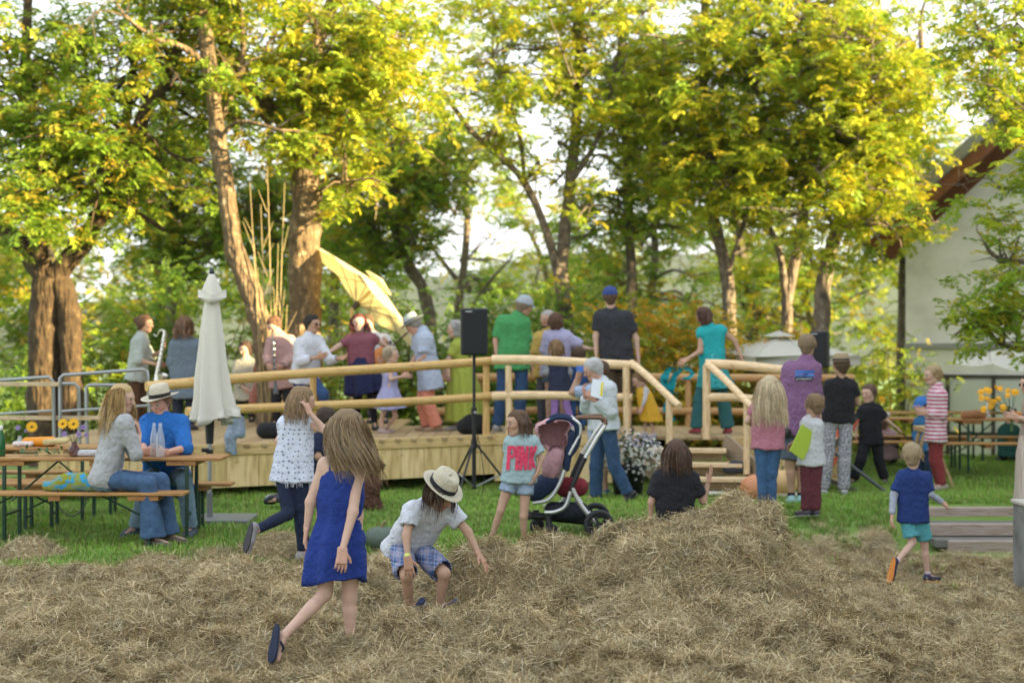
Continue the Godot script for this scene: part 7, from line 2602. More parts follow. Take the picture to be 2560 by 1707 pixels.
func people() -> void:
	rng.seed = 99
	person("girl in a royal blue sleeveless dress walking away through the hay", "children playing in and around the hay", Vector3(-1.099, 0.02, -8.84), 0.814, 0.92, [Vector3(0.156, 1.249, -0.16), Vector3(0.122, 1.099, -0.16), Vector3(0.024, 1.055, -0.16), Vector3(0.214, 1.02, -0.143), Vector3(-0.059, 0.839, -0.14), Vector3(0.196, 0.792, -0.03), Vector3(-0.082, 0.674, -0.14), Vector3(0.146, 0.588, 0.06), Vector3(0.031, 0.623, -0.16), Vector3(0.176, 0.623, -0.16), Vector3(0.028, 0.317, -0.1), Vector3(0.161, 0.283, -0.18), Vector3(-0.168, 0.129, 0.18), Vector3(0.168, 0.026, -0.18), Vector3(-0.19, 0.009, 0.24), Vector3(0.213, 0.028, -0.295)], Vector3(0.497, -0.105, -0.861), 0.011, Color(0.56, 0.37, 0.285), [
		["skirt", "dress", cloth(0.012, 0.04, 0.25), [[-0.4, 0.105, 0.085, 0.0, 0], [-0.36, 0.13, 0.105, 0, 0], [-0.24, 0.14, 0.115, 0, 0], [-0.12, 0.128, 0.112, -0.005, 0], [0, 0.158, 0.145, -0.014, 0], [0.1, 0.172, 0.158, -0.018, 0], [0.23, 0.182, 0.168, -0.018, 0]], 8, 0.085, 0.03],
		["straps", cloth(0.012, 0.04, 0.22)],
		["legs", "underpants", cloth(0.012, 0.04, 0.22), 0.22, 0.006, 0.0],
		["shoes", "sandal", paint(0.012, 0.02, 0.045, 0.6), paint(0.012, 0.022, 0.05, 0.85)],
		["hair", "long", Color(0.24, 0.165, 0.09), 0.34, 1150, 0.024, Vector3(0.34, 0, 0.02), 0.0022, 2.0]], [[Vector3.ZERO, 0.4], [Vector3(-0.05, -1, 0.2), 0.5, 0.05]])
	person("boy in a straw hat, white shirt and plaid shorts bending over the hay", "children playing in and around the hay", Vector3(-0.59, 0.02, -10.51), 0.802, 0.92, [Vector3(0.115, 0.747, 0.13), Vector3(0.033, 0.666, 0.06), Vector3(0.157, 0.641, -0.001), Vector3(-0.076, 0.638, 0.121), Vector3(0.297, 0.48, 0.03), Vector3(-0.106, 0.477, 0.21), Vector3(0.366, 0.347, 0.09), Vector3(-0.092, 0.344, 0.29), Vector3(-0.06, 0.365, -0.15), Vector3(-0.176, 0.389, -0.09), Vector3(0.139, 0.217, 0.11), Vector3(-0.108, 0.214, 0.17), Vector3(0.099, -0.047, 0.01), Vector3(-0.099, -0.063, -0.01), Vector3(0.198, 0.028, 0.081), Vector3(-0.028, 0.028, 0.089)], Vector3(0.719, -0.53, 0.449), 0.011, Color(0.47, 0.30, 0.21), [
		["top", "shirt", cloth(0.66, 0.7, 0.76), 0.62, 0.02, 0.07, true],
		["legs", "shorts", plaid(), 0.92, 0.022, 0.0],
		["shoes", "shoe", paint(0.02, 0.04, 0.12, 0.6), paint(0.3, 0.3, 0.3, 0.6)],
		["hair", "bob", Color(0.07, 0.04, 0.024), 0.17, 420, 0.012, Vector3(-0.1, 0, 0), 0.0026, 2.3],
		["hat", cloth(0.62, 0.57, 0.43), cloth(0.02, 0.025, 0.035), 0.125, 0.062, -0.1],
		["band", 1, paint(0.6, 0.7, 0.15, 0.6)]], [[Vector3(0.55, -0.8, 0.15), 0.2, 0.14], [Vector3(0.12, -1, 0.1), 0.3, 0.08]])
	person("girl in a spotted white blouse and navy leggings running, hand to her ear", "children playing in and around the hay", Vector3(-1.867, 0, -12.53), 0.814, 0.93, [Vector3(0.168, 1.293, -0.17), Vector3(0.114, 1.157, -0.17), Vector3(0.035, 1.117, -0.17), Vector3(0.188, 1.12, -0.17), Vector3(-0.028, 0.973, -0.17), Vector3(0.361, 1.064, -0.07), Vector3(-0.044, 0.836, -0.22), Vector3(0.235, 1.21, -0.05), Vector3(0.008, 0.734, -0.17), Vector3(0.164, 0.734, -0.17), Vector3(0.059, 0.39, -0.07), Vector3(0.141, 0.434, -0.15), Vector3(-0.162, 0.289, 0.17), Vector3(0.162, 0.057, -0.17), Vector3(-0.206, 0.14, 0.19), Vector3(0.241, 0.028, -0.266)], Vector3(0.925, -0.07, -0.374), 0.013, Color(0.56, 0.37, 0.285), [
		["top", "blouse", spotted(), 0.22, 0.02, 0.09, false],
		["fringe", cloth(0.6, 0.62, 0.68)],
		["legs", "leggings", cloth(0.008, 0.018, 0.05), 1.94, 0.004, 0.0],
		["socks", "sock", cloth(0.7, 0.35, 0.38), 0.14],
		["shoes", "shoe", paint(0.25, 0.24, 0.25, 0.6), paint(0.05, 0.05, 0.055, 0.8)],
		["hair", "long", Color(0.26, 0.17, 0.085), 0.22, 560, 0.008, Vector3(-0.12, 0, 0), 0.0028, 2.0]], [[Vector3.ZERO, 0.5], [Vector3(-0.3, 0.9, 0), 0.5, 0.06]])
	person("small girl in an aqua tee with bold pink print and denim shorts", "children playing in and around the hay", Vector3(-0.041, 0, -13.69), 0.692, 0.93, [Vector3(0.084, 1.057, -0.01), Vector3(0.126, 0.939, -0.01), Vector3(0.223, 0.896, -0.01), Vector3(0.041, 0.896, -0.01), Vector3(0.301, 0.75, 0.01), Vector3(0.006, 0.786, -0.07), Vector3(0.256, 0.622, 0.05), Vector3(0.042, 0.669, -0.13), Vector3(0.167, 0.583, -0.01), Vector3(0.031, 0.583, -0.01), Vector3(0.142, 0.252, 0.03), Vector3(-0.059, 0.302, 0.03), Vector3(0.143, 0.048, -0.01), Vector3(-0.143, 0.048, 0.01), Vector3(0.184, 0.024, 0.087), Vector3(-0.141, 0.024, 0.116)], Vector3(-0.882, -0.035, 0.469), 0.013, Color(0.47, 0.30, 0.21), [
		["top", "tee", cloth(0.36, 0.5, 0.52), 0.7, 0.025, 0.035, false],
		["print"],
		["legs", "shorts", denim(0.34, 0.44, 0.55), 0.42, 0.016, 0.0],
		["shoes", "shoe", paint(0.3, 0.2, 0.15, 0.6), paint(0.1, 0.1, 0.1, 0.6)],
		["hair", "long", Color(0.11, 0.06, 0.032), 0.17, 430, 0.008, Vector3(0.08, 0, -0.05), 0.003, 2.1]], [])
	person("girl in a black tee seen from behind, waving her right hand", "children playing in and around the hay", Vector3(1.341, 0, -12.85), 0.814, 0.93, [Vector3(0.013, 0.854, -0.05), Vector3(0.005, 0.706, -0.05), Vector3(-0.119, 0.654, -0.05), Vector3(0.14, 0.654, -0.05), Vector3(-0.192, 0.453, -0.05), Vector3(0.24, 0.461, -0.07), Vector3(-0.192, 0.319, -0.07), Vector3(0.289, 0.622, -0.1), Vector3(-0.058, 0.274, -0.05), Vector3(0.069, 0.274, -0.05), Vector3(-0.086, 0.047, -0.37), Vector3(0.163, 0.047, -0.37), Vector3(-0.079, 0.011, 0), Vector3(0.079, 0.011, 0), Vector3(-0.083, 0.022, 0.15), Vector3(0.052, 0.022, 0.15)], Vector3(0.035, 0, -0.999), 0.013, Color(0.47, 0.30, 0.21), [
		["top", "tee", cloth(0.012, 0.013, 0.018), 0.75, 0.02, 0.06, false],
		["legs", "leggings", cloth(0.012, 0.013, 0.02), 1.95, 0.005, 0.0],
		["shoes", "shoe", paint(0.03, 0.03, 0.03, 0.6), paint(0.1, 0.1, 0.1, 0.6)],
		["hair", "long", Color(0.09, 0.05, 0.03), 0.2, 600, 0.007, Vector3(0.02, 0, 0), 0.003, 2.0]], [[Vector3.ZERO, 0.5], [Vector3(0.25, 1, -0.1), 0.12, 0.2]])
	person("small boy in a blue tee over grey sleeves and teal shorts, running away", "children playing in and around the hay", Vector3(3.628, -0.4, -14.185), 0.698, 0.94, [Vector3(0.037, 1.133, -0.115), Vector3(0.046, 0.996, -0.115), Vector3(-0.051, 0.954, -0.115), Vector3(0.15, 0.939, -0.115), Vector3(-0.132, 0.785, -0.115), Vector3(0.192, 0.787, -0.095), Vector3(-0.161, 0.592, -0.075), Vector3(0.324, 0.702, -0.165), Vector3(-0.014, 0.6, -0.115), Vector3(0.104, 0.6, -0.115), Vector3(0.032, 0.345, -0.095), Vector3(0.161, 0.309, -0.175), Vector3(-0.19, 0.189, 0.165), Vector3(0.19, 0.031, -0.165), Vector3(-0.241, 0.031, 0.205), Vector3(0.318, -0.006, -0.275)], Vector3(0.374, -0.07, -0.925), 0.013, Color(0.56, 0.37, 0.285), [
		["top", "undershirt", cloth(0.42, 0.46, 0.56), 1.93, 0.006, 0.02, false],
		["top", "tee", cloth(0.012, 0.04, 0.18), 0.86, 0.02, 0.07, false],
		["legs", "shorts", cloth(0.1, 0.4, 0.46), 0.8, 0.022, 0.0],
		["socks", "sock", cloth(0.62, 0.52, 0.56), 0.16],
		["shoes", "shoe", paint(0.015, 0.02, 0.06, 0.6), paint(0.62, 0.22, 0.03, 0.7)],
		["hair", "short", Color(0.34, 0.26, 0.15), 0.06, 240, 0.002, Vector3(0, 0, 0), 0.006, 2.3]], [])
	person("woman with long blond hair in a grey top and flared jeans, seated on the bench", "people at the long tables", Vector3(-3.02, 0.03, -13.425), 0.977, 0.98, [Vector3(-0.33, 1.254, -0.025), Vector3(-0.374, 1.115, -0.025), Vector3(-0.402, 1.047, -0.164), Vector3(-0.285, 1.057, 0.114), Vector3(-0.302, 0.784, -0.305), Vector3(-0.182, 0.791, 0.115), Vector3(-0.254, 0.961, -0.245), Vector3(-0.192, 0.956, -0.045), Vector3(-0.489, 0.559, -0.115), Vector3(-0.472, 0.576, 0.075), Vector3(-0.026, 0.541, -0.125), Vector3(-0.083, 0.54, 0.105), Vector3(0.039, 0.068, -0.105), Vector3(-0.039, 0.068, 0.105), Vector3(0.187, 0.034, -0.099), Vector3(0.101, 0.034, 0.15)], Vector3(0.985, -0.105, 0.138), 0.013, Color(0.56, 0.37, 0.285), [
		["top", "undershirt", cloth(0.1, 0.17, 0.18), 0, 0.01, 0.09, false],
		["top", "sweater", cloth(0.46, 0.47, 0.48), 1.1, 0.02, -0.0, false],
		["legs", "jeans", denim(0.065, 0.135, 0.25), 1.97, 0.014, 0.055],
		["shoes", "shoe", cloth(0.16, 0.13, 0.1), paint(0.25, 0.23, 0.2, 0.6)],
		["hair", "long", Color(0.52, 0.37, 0.17), 0.4, 800, 0.022, Vector3(-0.06, 0, 0.02), 0.0032, 2.2]], [[Vector3(-0.2, 1, 0), 0.6], [Vector3(-0.2, 1, 0), 0.6]])
	person("older man in a straw hat and bright blue shirt, seated across the table", "people at the long tables", Vector3(-3.133, 0.03, -14.025), 1.047, 1, [Vector3(-0.085, 1.176, -0.275), Vector3(-0.064, 1.039, -0.275), Vector3(0.091, 1.001, -0.275), Vector3(-0.188, 1.009, -0.275), Vector3(0.187, 0.788, -0.055), Vector3(-0.204, 0.821, -0.075), Vector3(0.065, 0.767, 0.175), Vector3(-0.118, 0.776, 0.145), Vector3(0.066, 0.517, -0.325), Vector3(-0.14, 0.523, -0.325), Vector3(0.219, 0.51, 0.125), Vector3(-0.092, 0.501, 0.085), Vector3(0.255, 0.073, 0.025), Vector3(-0.255, 0.073, -0.025), Vector3(0.242, 0.037, 0.183), Vector3(-0.307, 0.037, 0.124)], Vector3(-0.371, -0.139, 0.918), 0.013, Color(0.55, 0.32, 0.24), [
		["top", "shirt", cloth(0.015, 0.15, 0.5), 1.12, 0.028, 0.16, true],
		["legs", "jeans", denim(0.22, 0.33, 0.42), 1.95, 0.014, 0.01],
		["shoes", "shoe", paint(0.05, 0.07, 0.1, 0.6), paint(0.2, 0.2, 0.2, 0.6)],
		["hair", "short", Color(0.22, 0.12, 0.07), 0.0, 0, 0.0, Vector3(0, 0, 0), 0.004, 1.75],
		["hat", cloth(0.66, 0.6, 0.46), cloth(0.03, 0.025, 0.02), 0.13, 0.078, 0],
		["glasses", paint(0.5, 0.5, 0.5, 0.3), false]], [[Vector3(-1, -0.05, 0.1), 0.9], [Vector3(0.8, 0.0, 0.3), 0.9]])
	person("grey-haired man in a white sweater and jeans walking left, reading a leaflet", "people standing on the lawn", Vector3(1.115, -0.03, -17.4), 1, 1, [Vector3(-0.216, 1.493, 0.02), Vector3(-0.118, 1.343, 0), Vector3(-0.059, 1.28, 0.148), Vector3(-0.134, 1.27, -0.148), Vector3(-0.037, 1.032, 0.19), Vector3(-0.268, 1.061, -0.12), Vector3(-0.208, 1.173, 0.22), Vector3(-0.303, 1.208, 0), Vector3(-0.052, 0.857, 0.09), Vector3(-0.127, 0.847, -0.09), Vector3(0.018, 0.433, 0.1), Vector3(-0.177, 0.419, -0.08), Vector3(0.176, 0.122, 0.1), Vector3(-0.176, 0.07, -0.1), Vector3(0.117, 0.044, 0.1), Vector3(-0.326, 0.035, -0.12)], Vector3(-0.939, -0.342, 0.033), 0.017, Color(0.55, 0.32, 0.24), [
		["top", "shirt", cloth(0.5, 0.6, 0.72), 0, 0.016, 0.02, true],
		["top", "sweater", cloth(0.62, 0.67, 0.7), 1.9, 0.034, 0.02, false],
		["legs", "jeans", denim(0.035, 0.085, 0.17), 1.97, 0.016, 0.012],
		["shoes", "shoe", paint(0.02, 0.02, 0.025, 0.6), paint(0.05, 0.05, 0.05, 0.6)],
		["hair", "short", Color(0.5, 0.5, 0.49), 0.05, 110, 0.004, Vector3(0, 0, 0), 0.007, 2.0]], [[Vector3(-0.7, 0.7, 0), 0.7], [Vector3(-0.3, 0.9, 0), 0.7]])
	person("person in a light blue shirt holding up a phone, hidden behind the grey-haired man", "people standing on the lawn", Vector3(1.064, -0.05, -18.325), 0.942, 0.97, [Vector3(-0.045, 1.481, 0.025), Vector3(-0.045, 1.317, 0.025), Vector3(-0.095, 1.267, 0.112), Vector3(-0.117, 1.261, -0.079), Vector3(-0.37, 1.233, 0.125), Vector3(-0.324, 1.208, -0.095), Vector3(-0.309, 1.4, 0.075), Vector3(-0.268, 1.381, -0.075), Vector3(-0.035, 0.783, 0.115), Vector3(-0.055, 0.773, -0.055), Vector3(-0.019, 0.446, 0.096), Vector3(-0.066, 0.441, -0.064), Vector3(0.039, 0.066, 0.075), Vector3(-0.039, 0.066, -0.075), Vector3(-0.102, 0.033, 0.095), Vector3(-0.18, 0.033, -0.095)], Vector3(-0.996, 0, 0.087), 0.02, Color(0.46, 0.285, 0.195), [
		["top", "shirt", cloth(0.4, 0.5, 0.66), 0.85, 0.02, 0.1, false],
		["legs", "shorts", cloth(0.34, 0.35, 0.34), 0.9, 0.02, 0.0],
		["shoes", "shoe", paint(0.05, 0.08, 0.2, 0.6), paint(0.6, 0.6, 0.6, 0.6)],
		["hair", "short", Color(0.1, 0.058, 0.03), 0, 0, 0.0, Vector3(0, 0, 0), 0.004, 1.75]], [[Vector3(0.2, 1, 0), 0.5], [Vector3(0.2, 1, 0), 0.5]])
	person("girl with very long blond hair in a pink tee and blue jeans", "people standing on the lawn", Vector3(2.625, -0.02, -16.1), 0.814, 0.94, [Vector3(0.022, 1.325, 0), Vector3(0.017, 1.182, 0), Vector3(-0.111, 1.122, 0), Vector3(0.138, 1.122, 0), Vector3(-0.194, 0.977, -0.03), Vector3(0.198, 0.967, -0.02), Vector3(-0.099, 0.912, -0.2), Vector3(0.164, 0.865, -0.2), Vector3(-0.061, 0.747, 0), Vector3(0.087, 0.747, 0), Vector3(-0.048, 0.435, 0), Vector3(0.052, 0.435, 0), Vector3(-0.052, 0.057, 0), Vector3(0.052, 0.057, 0), Vector3(-0.076, 0.028, -0.121), Vector3(0.068, 0.028, -0.123)], Vector3(-0.139, 0, -0.99), 0.015, Color(0.56, 0.37, 0.285), [
		["top", "tee", cloth(0.5, 0.2, 0.26), 0.55, 0.022, 0.05, false],
		["legs", "jeans", denim(0.05, 0.13, 0.26), 1.96, 0.008, 0.0],
		["shoes", "shoe", paint(0.02, 0.025, 0.04, 0.6), paint(0.5, 0.5, 0.5, 0.6)],
		["hair", "long", Color(0.56, 0.46, 0.3), 0.44, 700, 0.014, Vector3(0, 0, 0), 0.0036, 2.0]], [])
	person("tall man in a mauve long-sleeved shirt with a logo on the back", "people standing on the lawn", Vector3(3.127, -0.02, -17.2), 1.087, 1, [Vector3(0.126, 1.755, 0), Vector3(0.114, 1.591, 0), Vector3(-0.057, 1.5, 0), Vector3(0.193, 1.5, 0), Vector3(-0.128, 1.189, 0), Vector3(0.229, 1.174, -0.02), Vector3(-0.066, 0.933, -0.12), Vector3(0.26, 0.912, 0.02), Vector3(-0.045, 0.883, 0), Vector3(0.128, 0.883, 0), Vector3(-0.066, 0.467, 0), Vector3(0.073, 0.467, 0), Vector3(-0.052, 0.076, 0), Vector3(0.052, 0.076, 0), Vector3(-0.049, 0.038, -0.164), Vector3(0.095, 0.038, -0.159)], Vector3(0.5, 0.035, -0.865), 0.017, Color(0.46, 0.285, 0.195), [
		["top", "shirt", cloth(0.26, 0.13, 0.26), 1.62, 0.026, 0.11, false],
		["logo"],
		["legs", "shorts", cloth(0.1, 0.13, 0.17), 0.92, 0.03, 0.0],
		["socks", "sock", cloth(0.02, 0.02, 0.02), 0.18],
		["shoes", "shoe", paint(0.25, 0.42, 0.42, 0.6), paint(0.65, 0.65, 0.62, 0.6)],
		["hair", "short", Color(0.24, 0.17, 0.1), 0.03, 90, 0.002, Vector3(0, 0, 0), 0.007, 2.2]], [])
	person("boy in a white tee and burgundy trousers holding a lime green folder", "people standing on the lawn", Vector3(3.095, -0.02, -16.2), 0.721, 0.95, [Vector3(0.03, 1.135, 0), Vector3(0.004, 1.002, 0), Vector3(-0.042, 0.953, -0.017), Vector3(0.064, 0.941, 0.026), Vector3(-0.046, 0.825, -0.12), Vector3(0.038, 0.803, 0.06), Vector3(-0.141, 0.745, -0.14), Vector3(-0.084, 0.72, -0.02), Vector3(-0.048, 0.59, 0), Vector3(0.063, 0.59, 0), Vector3(-0.042, 0.348, 0), Vector3(0.052, 0.348, 0), Vector3(-0.052, 0.05, 0), Vector3(0.052, 0.05, 0), Vector3(-0.121, 0.025, -0.086), Vector3(0.019, 0.025, -0.105)], Vector3(-0.572, -0.07, -0.817), 0.015, Color(0.47, 0.30, 0.21), [
		["top", "tee", cloth(0.62, 0.64, 0.66), 0.7, 0.02, 0.07, false],
		["legs", "trousers", cloth(0.13, 0.03, 0.04), 1.97, 0.018, 0.008],
		["shoes", "shoe", paint(0.06, 0.05, 0.07, 0.6), paint(0.3, 0.3, 0.3, 0.6)],
		["hair", "short", Color(0.22, 0.145, 0.075), 0.05, 150, 0.002, Vector3(0, 0, 0), 0.006, 2.2]], [])
	person("woman in a straw hat, black tee and grey patterned trousers, arms folded", "people standing on the lawn", Vector3(3.783, -0.03, -18.4), 0.953, 0.98, [Vector3(0.085, 1.52, 0), Vector3(0.093, 1.361, 0), Vector3(-0.04, 1.299, 0), Vector3(0.213, 1.299, 0), Vector3(-0.098, 1.109, -0.05), Vector3(0.304, 1.08, -0.05), Vector3(0.033, 1.027, -0.25), Vector3(0.237, 1.02, -0.22), Vector3(-0.041, 0.889, 0), Vector3(0.152, 0.889, 0), Vector3(-0.063, 0.518, 0), Vector3(0.13, 0.518, 0), Vector3(-0.122, 0.067, 0), Vector3(0.122, 0.067, 0), Vector3(-0.155, 0.033, -0.141), Vector3(0.13, 0.033, -0.144)], Vector3(-0.423, 0, -0.906), 0.018, Color(0.46, 0.285, 0.195), [
		["top", "tee", cloth(0.013, 0.013, 0.016), 0.62, 0.016, 0.03, false],
		["legs", "trousers", patterned(), 1.97, 0.022, 0.01],
		["shoes", "shoe", paint(0.4, 0.4, 0.42, 0.6), paint(0.5, 0.5, 0.5, 0.6)],
		["hair", "short", Color(0.1, 0.058, 0.03), 0, 0, 0.0, Vector3(0, 0, 0), 0.004, 1.75],
		["hat", cloth(0.42, 0.32, 0.19), cloth(0.03, 0.03, 0.05), 0.1, 0.03, 0]], [])
	person("boy all in black walking past the orange deck chair", "people standing on the lawn", Vector3(4.547, -0.03, -19.9), 0.779, 0.96, [Vector3(-0.006, 1.143, 0), Vector3(0.006, 1.009, 0), Vector3(0.107, 0.958, 0), Vector3(-0.075, 0.948, 0), Vector3(0.202, 0.826, 0), Vector3(-0.151, 0.781, 0), Vector3(0.336, 0.725, 0), Vector3(-0.167, 0.661, 0), Vector3(0.083, 0.581, 0), Vector3(-0.034, 0.581, 0), Vector3(0.127, 0.3, 0), Vector3(-0.115, 0.303, 0.04), Vector3(0.199, 0.055, 0), Vector3(-0.199, 0.055, 0), Vector3(0.168, 0.027, 0.114), Vector3(-0.267, 0.027, 0.097)], Vector3(-0.741, -0.07, 0.668), 0.018, Color(0.56, 0.37, 0.285), [
		["top", "tee", cloth(0.01, 0.011, 0.015), 0.9, 0.02, 0.08, false],
		["legs", "trousers", cloth(0.012, 0.013, 0.018), 1.96, 0.022, 0.01],
		["shoes", "shoe", paint(0.04, 0.04, 0.05, 0.6), paint(0.5, 0.5, 0.5, 0.6)],
		["hair", "short", Color(0.12, 0.07, 0.045), 0.04, 60, 0.002, Vector3(0, 0, 0), 0.008, 2.0]], [])
	person("woman in a pink and white striped sweater and red trousers", "people standing on the lawn", Vector3(5.222, -0.03, -19.03), 0.942, 0.98, [Vector3(-0.108, 1.395, 0.03), Vector3(-0.054, 1.25, 0.03), Vector3(-0.066, 1.168, 0.169), Vector3(-0.032, 1.165, -0.1), Vector3(-0.04, 0.928, 0.2), Vector3(-0.045, 0.914, -0.09), Vector3(-0.216, 0.944, 0.15), Vector3(-0.233, 0.964, -0.02), Vector3(-0.084, 0.687, 0.11), Vector3(-0.055, 0.678, -0.05), Vector3(-0.068, 0.357, 0.08), Vector3(-0.064, 0.349, -0.02), Vector3(0.004, 0.066, 0.07), Vector3(-0.004, 0.066, -0.07), Vector3(-0.133, 0.033, 0.109), Vector3(-0.147, 0.033, -0.07)], Vector3(-0.992, -0.07, 0.104), 0.018, Color(0.56, 0.37, 0.285), [
		["top", "sweater", striped(), 1.85, 0.026, 0.09, false],
		["legs", "trousers", cloth(0.3, 0.045, 0.05), 1.95, 0.012, 0.0],
		["shoes", "shoe", paint(0.3, 0.25, 0.2, 0.6), paint(0.3, 0.3, 0.3, 0.6)],
		["hair", "short", Color(0.4, 0.29, 0.15), 0.06, 100, 0.004, Vector3(0, 0, 0), 0.008, 2.0]], [])
	person("woman at the right edge in a pale striped dress carrying yellow flowers", "people standing on the lawn", Vector3(5.728, -0.03, -17.2), 0.965, 0.98, [Vector3(-0.036, 1.335, 0), Vector3(-0.017, 1.192, 0), Vector3(-0.026, 1.13, 0.122), Vector3(0.031, 1.12, -0.122), Vector3(-0.121, 0.959, 0.2), Vector3(-0.031, 0.93, -0.1), Vector3(-0.245, 0.989, 0.2), Vector3(-0.193, 0.954, 0.1), Vector3(0.014, 0.699, 0.081), Vector3(-0.014, 0.699, -0.081), Vector3(-0.003, 0.402, 0.093), Vector3(-0.035, 0.402, -0.087), Vector3(0.018, 0.068, 0.1), Vector3(-0.018, 0.068, -0.1), Vector3(-0.121, 0.034, 0.145), Vector3(-0.164, 0.034, -0.095)], Vector3(-0.964, -0.07, 0.258), 0.018, Color(0.56, 0.37, 0.285), [
		["top", "bodice", cloth(0.5, 0.4, 0.34), 0.8, 0.016, 0.02, false],
		["skirt", "skirt", pale_stripes(), [[-0.08, 0.14, 0.12, 0, 0], [0.1, 0.19, 0.17, 0, 0], [0.45, 0.22, 0.2, 0, 0], [0.72, 0.25, 0.23, 0, 0]], 8, 0.05, 0],
		["shoes", "shoe", paint(0.2, 0.12, 0.08, 0.6), paint(0.2, 0.2, 0.2, 0.6)],
		["hair", "bob", Color(0.05, 0.03, 0.018), 0.1, 80, 0.003, Vector3(0, 0, 0), 0.008, 1.75],
		["glasses", paint(0.01, 0.01, 0.01, 0.2), true]], [])
	person("person in a navy tee and grey shorts kneeling, half hidden behind the girl in blue", "people standing on the lawn", Vector3(-2.212, -0.02, -16.51), 0.988, 1, [Vector3(0.264, 0.971, 0.01), Vector3(0.215, 0.81, 0.01), Vector3(0.11, 0.739, 0.053), Vector3(0.243, 0.719, -0.12), Vector3(0.181, 0.597, 0.13), Vector3(0.312, 0.551, -0.09), Vector3(0.276, 0.488, 0.11), Vector3(0.362, 0.461, 0.01), Vector3(0.094, 0.445, 0.06), Vector3(0.132, 0.431, -0.11), Vector3(0.036, 0.177, 0.21), Vector3(0.25, 0.372, -0.11), Vector3(-0.25, 0.147, 0.11), Vector3(0.25, 0.069, -0.11), Vector3(-0.352, 0.122, 0.11), Vector3(0.398, 0.035, -0.09)], Vector3(0.981, -0.174, -0.086), 0.018, Color(0.46, 0.285, 0.195), [
		["top", "tee", cloth(0.012, 0.02, 0.06), 0.8, 0.02, 0.04, false],
		["legs", "shorts", cloth(0.3, 0.31, 0.32), 0.8, 0.02, 0.0],
		["shoes", "shoe", paint(0.02, 0.025, 0.03, 0.6), paint(0.55, 0.58, 0.6, 0.6)],
		["hair", "short", Color(0.05, 0.03, 0.02), 0, 0, 0.0, Vector3(0, 0, 0), 0.004, 1.75]], [])
	person("bun-haired saxophone player in a pale grey-green shirt", "musicians on the platform", Vector3(-5.115, 0.6, -21.3), 0.965, 1, [Vector3(0.116, 1.411, 0), Vector3(0.067, 1.247, 0), Vector3(0.032, 1.191, -0.148), Vector3(0.059, 1.185, 0.131), Vector3(0.159, 0.966, -0.15), Vector3(0.08, 0.925, 0.2), Vector3(0.349, 1.057, 0), Vector3(0.334, 0.87, 0.26), Vector3(0.017, 0.7, -0.08), Vector3(-0.017, 0.7, 0.08), Vector3(0.038, 0.403, -0.085), Vector3(0, 0.403, 0.093), Vector3(0.021, 0.068, -0.1), Vector3(-0.021, 0.068, 0.1), Vector3(0.167, 0.034, -0.089), Vector3(0.116, 0.034, 0.149)], Vector3(0.995, 0, 0.105), 0.019, Color(0.46, 0.285, 0.195), [
		["top", "shirt", cloth(0.46, 0.51, 0.47), 1.05, 0.028, 0.05, true],
		["legs", "trousers", cloth(0.1, 0.045, 0.02), 1.95, 0.02, 0.01],
		["shoes", "shoe", paint(0.05, 0.03, 0.02, 0.6), paint(0.1, 0.1, 0.1, 0.6)],
		["hair", "bun", Color(0.12, 0.06, 0.03), 0.02, 60, 0.0, Vector3(0, 0, 0), 0.006, 1.75]], [[Vector3(0.4, 0.6, 0.2), 0.7], [Vector3(0.9, -0.1, 0.1), 0.5]])
	person("woman with long brown hair and a blue-grey cardigan seen from behind", "musicians on the platform", Vector3(-4.363, 0.6, -20.8), 0.953, 0.98, [Vector3(0.015, 1.391, 0), Vector3(0.007, 1.219, 0), Vector3(-0.113, 1.141, 0), Vector3(0.134, 1.141, 0), Vector3(-0.164, 0.9, 0), Vector3(0.181, 0.9, 0), Vector3(-0.152, 0.78, -0.2), Vector3(0.097, 0.78, -0.2), Vector3(-0.081, 0.595, -0.003), Vector3(0.081, 0.595, 0.003), Vector3(-0.09, 0.347, -0.022), Vector3(0.091, 0.347, -0.016), Vector3(-0.101, 0.067, -0.004), Vector3(0.101, 0.067, 0.004), Vector3(-0.116, 0.033, -0.147), Vector3(0.126, 0.033, -0.139)], Vector3(0.342, 0, -0.94), 0.019, Color(0.56, 0.37, 0.285), [
		["top", "cardigan", cloth(0.15, 0.2, 0.25), 1.9, 0.03, 0.16, false],
		["legs", "trousers", cloth(0.015, 0.02, 0.04), 1.96, 0.014, 0.0],
		["shoes", "shoe", paint(0.03, 0.03, 0.04, 0.6), paint(0.1, 0.1, 0.1, 0.6)],
		["hair", "long", Color(0.17, 0.09, 0.045), 0.24, 170, 0.02, Vector3(0, 0, 0), 0.009, 1.75]], [])
